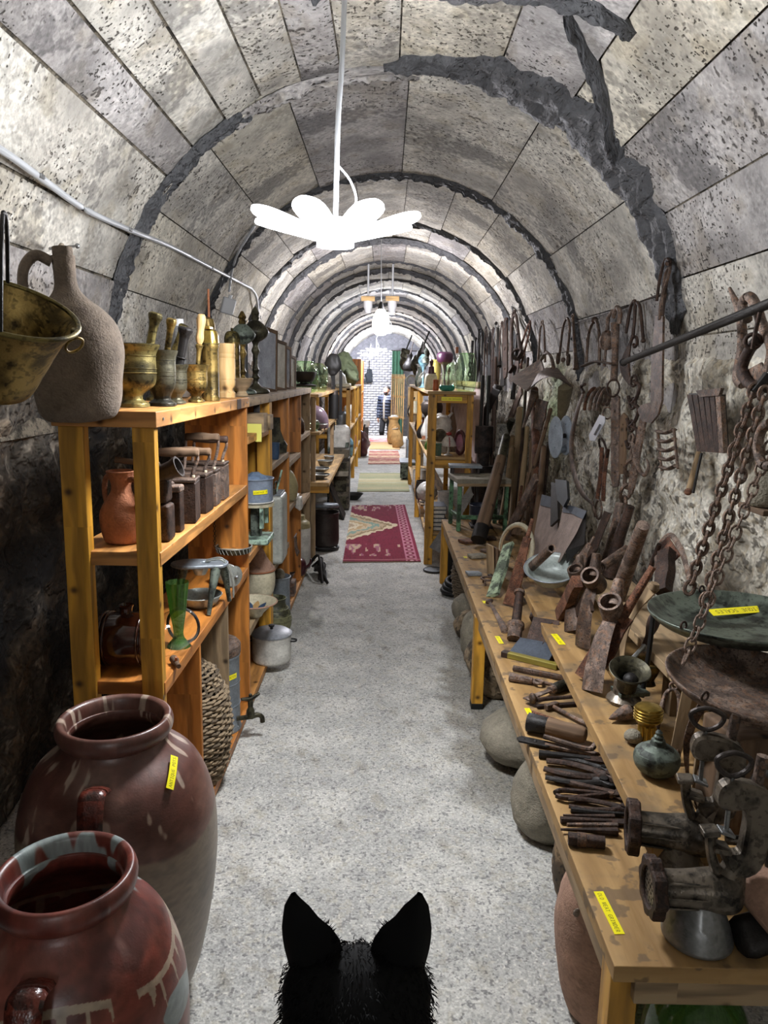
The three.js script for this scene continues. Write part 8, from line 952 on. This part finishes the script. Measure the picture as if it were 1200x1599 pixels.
// ================= RIGHT FAR THINGS =================
{ let o = thing('slat_rack', 'tall rack of pale upright wooden slats lit by the far lamps', 'rack', [0.28, 0, -18.4]); for (let i = 0; i < 7; i++) part(o, 'slat', bx(0.03, 1.05, 0.07, [-0.13 + i * 0.045, 1.1, i * 0.1]), M.turned); for (const y of [0.62, 1.1, 1.55]) part(o, 'rail', bx(0.02, 0.05, 0.75, [0.02, y, 0.3], [0, 0.42, 0]), M.pineP); for (const x of [-0.13, 0.14]) part(o, 'leg', bx(0.03, 0.6, 0.04, [x, 0.3, x * 2.2 + 0.28]), M.pineP);
  o = thing('stuffed_sack', 'upright stuffed tan sack standing against the slat rack', 'sack', [0.205, 0.018, -17.5]); part(o, 'sack', rough(lathe(spl([[0.001, 0], [0.12, 0.01], [0.15, 0.15], [0.14, 0.4], [0.1, 0.55], [0.13, 0.62], [0.001, 0.63]], 26), 26, false), 0.03, 6), M.sack); part(o, 'white_top', rough(sp(0.11, [0, 0.62, 0], [1, 0.5, 1], 18), 0.03, 8), M.white);
  o = thing('stuffed_sack', 'slumped tan sack leaning in front of the upright sack', 'sack', [0.31, 0.018, -16.7], [0, 0, 0.2]); part(o, 'sack', rough(lathe(spl([[0.001, 0], [0.11, 0.02], [0.13, 0.12], [0.11, 0.3], [0.05, 0.45], [0.001, 0.47]], 24), 24, false), 0.03, 6), M.sack); part(o, 'tie', to(0.06, 0.012, [0, 0.42, 0], [1.57, 0, 0], 18), M.rope);
  o = thing('cardboard_box', 'pale cardboard box stack behind the slat rack', 'box', [0.52, 0, -13.2]); part(o, 'upper_box', bx(0.26, 0.5, 0.4, [0, 1.15, 0]), M.turned); part(o, 'middle_box', bx(0.24, 0.38, 0.4, [0, 0.7, 0]), M.clayG); part(o, 'lower_box', bx(0.28, 0.5, 0.42, [0, 0.25, 0]), M.zinc);
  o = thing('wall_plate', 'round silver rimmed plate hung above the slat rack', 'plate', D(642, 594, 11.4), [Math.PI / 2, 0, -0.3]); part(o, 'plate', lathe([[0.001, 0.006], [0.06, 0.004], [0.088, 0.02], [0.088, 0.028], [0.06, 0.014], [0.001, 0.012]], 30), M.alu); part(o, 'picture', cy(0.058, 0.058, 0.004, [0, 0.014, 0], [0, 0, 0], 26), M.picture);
  o = thing('dark_jugs', 'cluster of dark copper jugs hanging above the round plate', 'jug', D(640, 570, 11.8)); part(o, 'jug', lathe(spl([[0.001, -0.1], [0.09, -0.08], [0.1, 0], [0.04, 0.1], [0.05, 0.16]], 20), 22), M.ironD); part(o, 'jug', X(lathe(spl([[0.001, -0.08], [0.07, -0.06], [0.08, 0], [0.03, 0.08], [0.04, 0.12]], 20), 22), [0.14, 0.02, 0.1]), M.bronze); part(o, 'hook', bar([0, 0.15, 0], [0.05, 0.35, 0], 0.008), M.iron);
  o = thing('metal_trough', 'grey green metal trough on the floor past the yellow shelf', 'trough', [0.36, 0.0, -11.7], [0, 0, 0]); part(o, 'trough', X(new THREE.CylinderGeometry(0.16, 0.1, 0.6, 4, 1), [0, 0.16, 0], [1.57, 0.785, 0]), M.verdi); part(o, 'rim', bx(0.24, 0.02, 0.62, [0, 0.28, 0]), M.zinc); part(o, 'support', bx(0.14, 0.06, 0.4, [0, 0.03, 0]), M.ironD);
  o = thing('desk_lamp', 'white shaded desk lamp on a dark arm beside the cardboard boxes', 'lamp', [0.42, 1.0, -11.9]); part(o, 'arm', sweep([[0.1, -0.2, 0], [-0.06, 0.02, 0], [0.04, 0.26, 0]], 0.012), M.black); part(o, 'shade', lathe([[0.05, 0], [0.09, -0.18], [0.085, -0.18], [0.045, 0]], 20), M.cream, [0.04, 0.2, 0.02]); part(o, 'base', bx(0.2, 1.0, 0.2, [0.1, -0.5, 0]), M.pineG);
  o = thing('green_curtain', 'narrow green curtain hanging beside the brick wall', 'curtain', [0.34, -0.45, -22.3]); part(o, 'drape', gridGeo(24, 10, (u, v) => V((u - 0.5) * 0.34, v * 2.75, 0.05 * Math.sin(u * 22) * (1 - 0.4 * v))), M.clothG); part(o, 'rail', bar([-0.2, 2.76, 0], [0.6, 2.76, 0], 0.015), M.iron);
  o = thing('hanging_bag', 'dark mesh bag hanging on the white brick wall', 'bag', [-0.50, 1.42, -22.55]); part(o, 'bag', rough(sp(0.13, [0, 0.15, 0], [0.9, 1.7, 0.5], 20), 0.06, 8), mat('mesh', 0x3a4048, 0.9, 0, { map: 'mott' })); part(o, 'cord', bar([0, 0.35, 0], [0, 0.6, -0.08], 0.012), M.black); part(o, 'pouch', rough(sp(0.08, [-0.12, 0, 0], [1.2, 0.7, 0.5], 16), 0.03, 10), M.mesh);
  for (const [l, x, y, z, s] of [['dark basket hung high on the vault behind the glass jars', 660, 560, 9.6, 0.13], ['brown bellows hung beside the copper jugs', 652, 570, 10.4, 0.12], ['dark saddle bag hung beyond the glass lamps', 634, 562, 13, 0.16]]) { const q = thing('hung_gear', l, 'gear', D(x, y, z)); part(q, 'body', rough(sp(s, [0, 0, 0], [0.6, 1.2, 0.8], 18), s * 0.3, 9), M.bronze); part(q, 'strap', bar([0, s, 0], [s * 0.6, s * 2.6, 0], s * 0.08), M.black); }
}
// ================= PERSON AND DOG =================
function sdfMesh(fn, lo, size, N) {
  const mc = new MarchingCubes(N, M.black, false, false, 400000); mc.isolation = 0; const h = size / 2;
  for (let k = 0; k < N; k++) for (let j = 0; j < N; j++) for (let i = 0; i < N; i++) mc.field[i + j * N + k * N * N] = -fn(lo[0] + size * i / N, lo[1] + size * j / N, lo[2] + size * k / N);
  mc.update(); const n = mc.count, P = new Float32Array(n * 3); for (let i = 0; i < n; i++) { P[i * 3] = lo[0] + h + mc.positionArray[i * 3] * h; P[i * 3 + 1] = lo[1] + h + mc.positionArray[i * 3 + 1] * h; P[i * 3 + 2] = lo[2] + h + mc.positionArray[i * 3 + 2] * h; }
  let g = new THREE.BufferGeometry(); g.setAttribute('position', new THREE.BufferAttribute(P, 3)); g = mergeVertices(g, size / N * 0.02); g.computeVertexNormals(); return clean(g);
}
const cap = (x, y, z, a, b, ra, rb) => { const bx_ = b[0] - a[0], by = b[1] - a[1], bz = b[2] - a[2], t = cl(((x - a[0]) * bx_ + (y - a[1]) * by + (z - a[2]) * bz) / (bx_ * bx_ + by * by + bz * bz)); return Math.hypot(x - a[0] - bx_ * t, y - a[1] - by * t, z - a[2] - bz * t) - mix(ra, rb, t); };
const smin = (a, b, k) => { const h = cl(0.5 + 0.5 * (b - a) / k); return mix(b, a, h) - k * h * (1 - h); };
const bones = (L, k) => (x, y, z) => { let d = 9; for (const [a, b, ra, rb] of L) d = smin(d, cap(x, y, z, a, b, ra, rb), k); return d; };
{ // man at the far step: facing down the tunnel to our left, walking; origin at his feet
  const o = thing('person', 'bearded man in a navy quilted jacket and dark trousers before the brick wall', 'person', [0.03, -0.45, -21.0], -0.55); o.scale.set(1, 1, 0.84);
  const arms = [[[-0.2, 1.42, 0], [-0.25, 1.14, -0.02], 0.055, 0.045], [[-0.25, 1.14, -0.02], [-0.235, 0.9, 0.05], 0.042, 0.032], [[0.2, 1.42, 0], [0.245, 1.14, -0.05], 0.055, 0.045], [[0.245, 1.14, -0.05], [0.23, 0.9, 0.0], 0.042, 0.032]];
  const legs = [[[-0.09, 0.92, 0], [-0.10, 0.5, 0.08], 0.085, 0.058], [[-0.10, 0.5, 0.08], [-0.10, 0.09, 0.02], 0.055, 0.042], [[0.09, 0.92, 0], [0.12, 0.5, -0.02], 0.085, 0.058], [[0.12, 0.5, -0.02], [0.15, 0.1, -0.14], 0.055, 0.042]];
  const hands = []; for (const s of [-1, 1]) { const hx = s * 0.233, hz = s < 0 ? 0.06 : 0.01; hands.push([[hx, 0.9, hz - 0.01], [hx, 0.83, hz], 0.03, 0.034]); for (let f = 0; f < 4; f++) { const fz = hz - 0.027 + f * 0.018, l = [0.06, 0.075, 0.07, 0.055][f]; hands.push([[hx, 0.82, fz], [hx - s * 0.008, 0.82 - l * 0.55, fz + 0.006], 0.0105, 0.0095], [[hx - s * 0.008, 0.82 - l * 0.55, fz + 0.006], [hx - s * 0.022, 0.82 - l, fz + 0.006], 0.0095, 0.008]); } hands.push([[hx - s * 0.012, 0.87, hz + 0.028], [hx - s * 0.02, 0.815, hz + 0.05], 0.012, 0.009]); }
  const body = bones([[[0, 0.95, 0], [0, 1.3, 0], 0.13, 0.15], [[-0.14, 1.42, 0], [0.14, 1.42, 0], 0.08, 0.08], [[0, 1.42, 0], [0, 1.56, 0.015], 0.058, 0.05], [[0, 1.6, 0.02], [0, 1.67, 0.01], 0.07, 0.088], [[0, 1.57, 0.05], [0, 1.6, 0.055], 0.045, 0.05], [[0, 1.63, 0.095], [0, 1.60, 0.118], 0.012, 0.016], [[-0.085, 1.62, 0.0], [-0.088, 1.645, 0], 0.014, 0.016], [[0.085, 1.62, 0.0], [0.088, 1.645, 0], 0.014, 0.016], ...arms, ...legs], 0.035), hf = bones(hands, 0.008);
  const skin = mat('skin', 0xb98a72, 0.6, 0); part(o, 'body', [sdfMesh((x, y, z) => body(x, y, z), [-0.9, -0.02, -0.9], 1.8, 90), ...[-1, 1].map(s => sdfMesh(hf, [s * 0.233 - 0.11, 0.72, -0.07], 0.22, 56))], skin);
  part(o, 'jacket', sdfMesh((x, y, z) => { let d = bones([[[0, 0.92, 0], [0, 1.3, 0], 0.16, 0.17], [[-0.15, 1.41, 0], [0.15, 1.41, 0], 0.095, 0.095], [[0, 1.46, -0.02], [0, 1.52, -0.02], 0.085, 0.08], ...arms.map(([a, b, p, q]) => [a, b, p + 0.022, q + 0.022])], 0.04)(x, y, z); d += 0.006 * Math.cos(y * 75); d = Math.max(d, 0.86 - y, y - 1.53); if (z > 0.03) d = Math.max(d, 0.035 - Math.abs(x + 0.01)); return d; }, [-0.5, 0.75, -0.5], 1.0, 84), mat('navyj', 0x1d2334, 0.65, 0));
  part(o, 'shirt', sdfMesh(bones([[[0, 0.9, 0.0], [0, 1.3, 0.0], 0.135, 0.15], [[0, 1.4, 0.0], [0, 1.46, 0.01], 0.1, 0.07]], 0.03), [-0.4, 0.7, -0.4], 0.85, 44), mat('shirt', 0x8c8378, 0.9, 0));
  part(o, 'trousers', sdfMesh((x, y, z) => Math.max(bones([...legs.map(([a, b, p, q]) => [a, b, p + 0.014, q + 0.018]), [[-0.07, 0.95, 0], [0.07, 0.95, 0], 0.125, 0.125]], 0.03)(x, y, z), y - 1.0, 0.07 - y), [-0.6, 0, -0.6], 1.2, 64), mat('trous', 0x17171c, 0.85, 0));
  for (const [x, z] of [[-0.10, 0.05], [0.15, -0.11]]) part(o, 'shoe', sdfMesh(bones([[[x, 0.045, z - 0.06], [x, 0.045, z + 0.13], 0.045, 0.04], [[x, 0.08, z - 0.04], [x, 0.1, z - 0.04], 0.045, 0.045]], 0.02), [x - 0.18, -0.04, z - 0.16], 0.36, 36), M.black);
  const hm = mat('hair', 0x191412, 0.7, 0); part(o, 'hair', sdfMesh((x, y, z) => Math.max(Math.hypot(x / 1, (y - 1.665) / 1.05, (z - 0.0) / 1.1) - 0.102, -(y - 1.66 + z * -0.55)), [-0.15, 1.5, -0.15], 0.32, 40), hm); part(o, 'beard', sdfMesh((x, y, z) => Math.max(bones([[[0, 1.555, 0.055], [0, 1.585, 0.055], 0.052, 0.062]], 0.02)(x, y, z), y - 1.585 - 0.02 * Math.abs(x) * 10, 0.02 - z), [-0.1, 1.46, -0.06], 0.2, 34), hm);
  for (const s of [-1, 1]) part(o, 'eye', sp(0.011, [s * 0.033, 1.645, 0.088], [1.3, 0.8, 0.6], 10), M.black); part(o, 'mouth', bx(0.04, 0.008, 0.01, [0, 1.578, 0.114]), mat('lip', 0x8a4c48, 0.6, 0));
}
{ // dog in front of the camera, seen from behind: head up, body towards us below the frame
  const Q = (px, py, c) => V((px - 600) / F * c, -(py - 799.5) / F * c, -c).applyQuaternion(camera.quaternion).add(camera.position);
  const o = thing('dog', 'black long haired dog seen from behind with pricked ears', 'dog'); const H = Q(557, 1572, 1.13), a3 = v => v.toArray(); const hx = H.x, hy = H.y, hz = H.z;
  const fur = mat('fur', 0x050506, 0.8, 0, { phys: true, specularIntensity: 0.5, sheen: 0.12, sheenRoughness: 0.5, sheenColor: new THREE.Color(0x565c70) });
  const B = [[[hx, hy, hz], [hx, hy - 0.02, hz - 0.04], 0.074, 0.066], [[hx, hy - 0.07, hz - 0.08], [hx, hy - 0.11, hz - 0.20], 0.045, 0.03], [[hx - 0.062, hy + 0.028, hz + 0.0], [hx + 0.062, hy + 0.028, hz + 0.0], 0.05, 0.05], [[hx - 0.055, hy - 0.06, hz + 0.02], [hx + 0.055, hy - 0.06, hz + 0.02], 0.06, 0.06], [[hx, hy - 0.03, hz + 0.03], [hx, hy - 0.20, hz + 0.16], 0.092, 0.12], [[hx, 0.56, hz + 0.24], [hx, 0.56, hz + 0.75], 0.15, 0.12], [[hx, 0.46, hz + 0.24], [hx, 0.50, hz + 0.5], 0.13, 0.12]];
  for (const s of [-1, 1]) { const x = hx + s * 0.085; B.push([[x, 0.52, hz + 0.22], [x, 0.30, hz + 0.24], 0.07, 0.042], [[x, 0.30, hz + 0.24], [x, 0.06, hz + 0.22], 0.038, 0.028], [[x, 0.04, hz + 0.22], [x, 0.03, hz + 0.15], 0.032, 0.028], [[x, 0.52, hz + 0.74], [x, 0.34, hz + 0.66], 0.09, 0.055], [[x, 0.34, hz + 0.66], [x, 0.2, hz + 0.84], 0.05, 0.032], [[x, 0.2, hz + 0.84], [x, 0.06, hz + 0.8], 0.03, 0.027], [[x, 0.04, hz + 0.8], [x, 0.03, hz + 0.73], 0.032, 0.028]); }
  B.push([[hx, 0.58, hz + 0.82], [hx + 0.04, 0.36, hz + 0.98], 0.05, 0.03]);
  const g = sdfMesh(bones(B, 0.04), [hx - 0.72, -0.02, hz - 0.28], 1.44, 110);
  // ears: leaf shaped, bent round their own axis
  const ear = s => { const px = v => 557 + s * v, b0 = Q(px(71), 1530, 1.125), tip = Q(px(96), 1396, 1.085), ax = tip.clone().sub(b0), sd = V(1, 0, 0).multiplyScalar(s); const wi = [0.05, 0.055, 0.056, 0.055, 0.047, 0.03, 0.019, 0.002], wo = [0.034, 0.033, 0.032, 0.03, 0.027, 0.022, 0.017, 0.006]; const mk = f => gridGeo(10, 14, (u, v) => { const k = v * 7, i = Math.min(6, Math.floor(k)), q = (u - 0.5) * 2 * (f > 0 ? 1 : -1) * s, ws = q * s > 0 ? wo : wi, w = mix(ws[i], ws[i + 1], k - i); const c = b0.clone().addScaledVector(ax, v).addScaledVector(V(1, 0, 0), q * w + s * 0.004 * Math.sin(v * 3)); c.z += (f > 0 ? 0.010 : -0.012) * (1 - q * q) * (1 - 0.6 * v) - 0.02 * q * q * (1 - v); return c; }); return mg([mk(1), mk(-1)]); };
  part(o, 'body', [g, ear(-1), ear(1)], fur);
  // coat: fine tufts standing off the outline of head, ears and neck
  const P = g.attributes.position, N = g.attributes.normal, T_ = []; const tuft = (p, d, l, w) => { const s = V(d.y, -d.x, d.z * 0.3).normalize().multiplyScalar(w), t = V(0, 0, 0).crossVectors(d, s).normalize().multiplyScalar(w), e = p.clone().addScaledVector(d, l); const a = p.clone().add(s), b = p.clone().addScaledVector(s, -0.5).add(t), c = p.clone().addScaledVector(s, -0.5).sub(t); T_.push(a, b, e, b, c, e, c, a, e); };
  for (let i = 0; i < P.count; i += 3) { const p = V(P.getX(i), P.getY(i), P.getZ(i)); if (p.z > hz + 0.34 || p.y < 0.42 || p.z < hz - 0.1) continue; const n = V(N.getX(i), N.getY(i), N.getZ(i)); for (let k = 0; k < 3; k++) { const d = n.clone().multiplyScalar(0.55).add(V(rr(-0.4, 0.4), -0.45 + rr(-0.3, 0.3), 0.55 + rr(-0.3, 0.3))).normalize(); tuft(p.clone().add(V(rr(-0.008, 0.008), rr(-0.008, 0.008), rr(-0.008, 0.008))), d, p.y > hy - 0.02 ? rr(0.004, 0.011) : rr(0.01, 0.022), 0.0011); } }
  for (const s of [-1, 1]) for (let i = 0; i < 90; i++) { const v = rnd(), p = Q(557 + s * (30 + 20 * v + rr(-6, 6)), 1466 + 8 * (1 - v) - 26 * v * v, 1.115); tuft(p, V(-s * rr(0.1, 0.6), rr(0.4, 1), rr(-0.2, 0.5)).normalize(), rr(0.006, 0.014), 0.001); }
  const tg = new THREE.BufferGeometry(); tg.setAttribute('position', new THREE.Float32BufferAttribute(T_.flatMap(p => [p.x, p.y, p.z]), 3)); tg.computeVertexNormals(); const tf = part(o, 'coat', tg, fur); tf.userData.kind = 'stuff';
}

// ---------- pieces of parts become sub-parts ----------
const NEST = { shelf_unit: [['screw', 'top_board'], ['brown_batten', 'top_board']], storage_jar: [['tape_label', 'body']], meat_grinder: [['die_plate', 'screw_ring'], ['dark_inside', 'screw_ring'], ['screw_ring_handle', 'screw'], ['screw_plate', 'screw'], ['clamp_pad', 'clamp_frame'], ['clamp_foot_pad', 'clamp_foot'], ['rib', 'barrel']], oil_lamp: [['wick_wheel', 'burner']], enamel_pan: [['rim', 'pan'], ['foot_ring', 'pan'], ['tape_label', 'pan']], lidded_pot: [['lid_knob', 'lid']], mortar: [['band', 'cup']], person: [['eye', 'body'], ['mouth', 'body']], charcoal_iron: [['latch', 'lid'], ['vent', 'body']], hand_mincer: [['grip', 'crank'], ['collar', 'crank'], ['auger', 'trumpet']], sugar_bowl: [['finial', 'lid']], brass_canister: [['knob', 'dome_lid']], coffee_pot: [['knob', 'lid']], cone_jar: [['lid_rim', 'lid']], tap_canister: [['bead', 'drum'], ['tape_label', 'drum']], canister_tap: [['finial', 'stem'], ['key', 'stem']], brass_bucket: [['ring', 'lug'], ['rolled_rim', 'bowl']], scale_pan: [['tape_label', 'pan'], ['chain_lug', 'pan']], junction_box: [['gland', 'box']], picture_frame: [['pane', 'backing']], work_bench: [['leg_foot', 'leg'], ['tape_label', 'top_plank']], raised_plank: [['tape_label', 'plank']], display_shelf: [['tape_label', 'crossbar']], brass_grinder: [['ring', 'barrel'], ['crank_lug', 'cap'], ['band', 'barrel']], barrel_jug: [['hoop', 'body']], spade_head: [['painted_shoulder', 'blade']], wooden_box: [['paper_slip', 'box']], iron_chest: [['panel', 'case']], painted_dish: [['leaf_motif', 'dish'], ['rim', 'dish']], blue_rim_plate: [['rim_band', 'dish']], china_bell: [['stripe', 'bell'], ['bow', 'bell']], flower_lamp: [['feed_wire', 'rod']], white_tin_can: [['spout', 'top'], ['straw', 'top']], green_cauldron: [['ridge', 'pot']] };
scene.updateMatrixWorld(true);
{ const c1 = V(0, 0, 0), c2 = V(0, 0, 0), cen = (m, t) => { m.geometry.computeBoundingBox(); m.geometry.boundingBox.getCenter(t); return t.applyMatrix4(m.matrixWorld); };
  for (const o of [...scene.children]) { const r = NEST[o.name.replace(/_\d\d\d$/, '')]; if (!r) continue; for (const [ch, pa] of r) { const ps = o.children.filter(q => q.name === pa && q.isMesh); if (!ps.length) continue; for (const m of o.children.filter(q => q.name === ch)) { cen(m, c1); ps.sort((a, b) => cen(a, c2).distanceTo(c1) - cen(b, c2).distanceTo(c1)); ps[0].attach(m); } } } }
renderer.render(scene, camera);
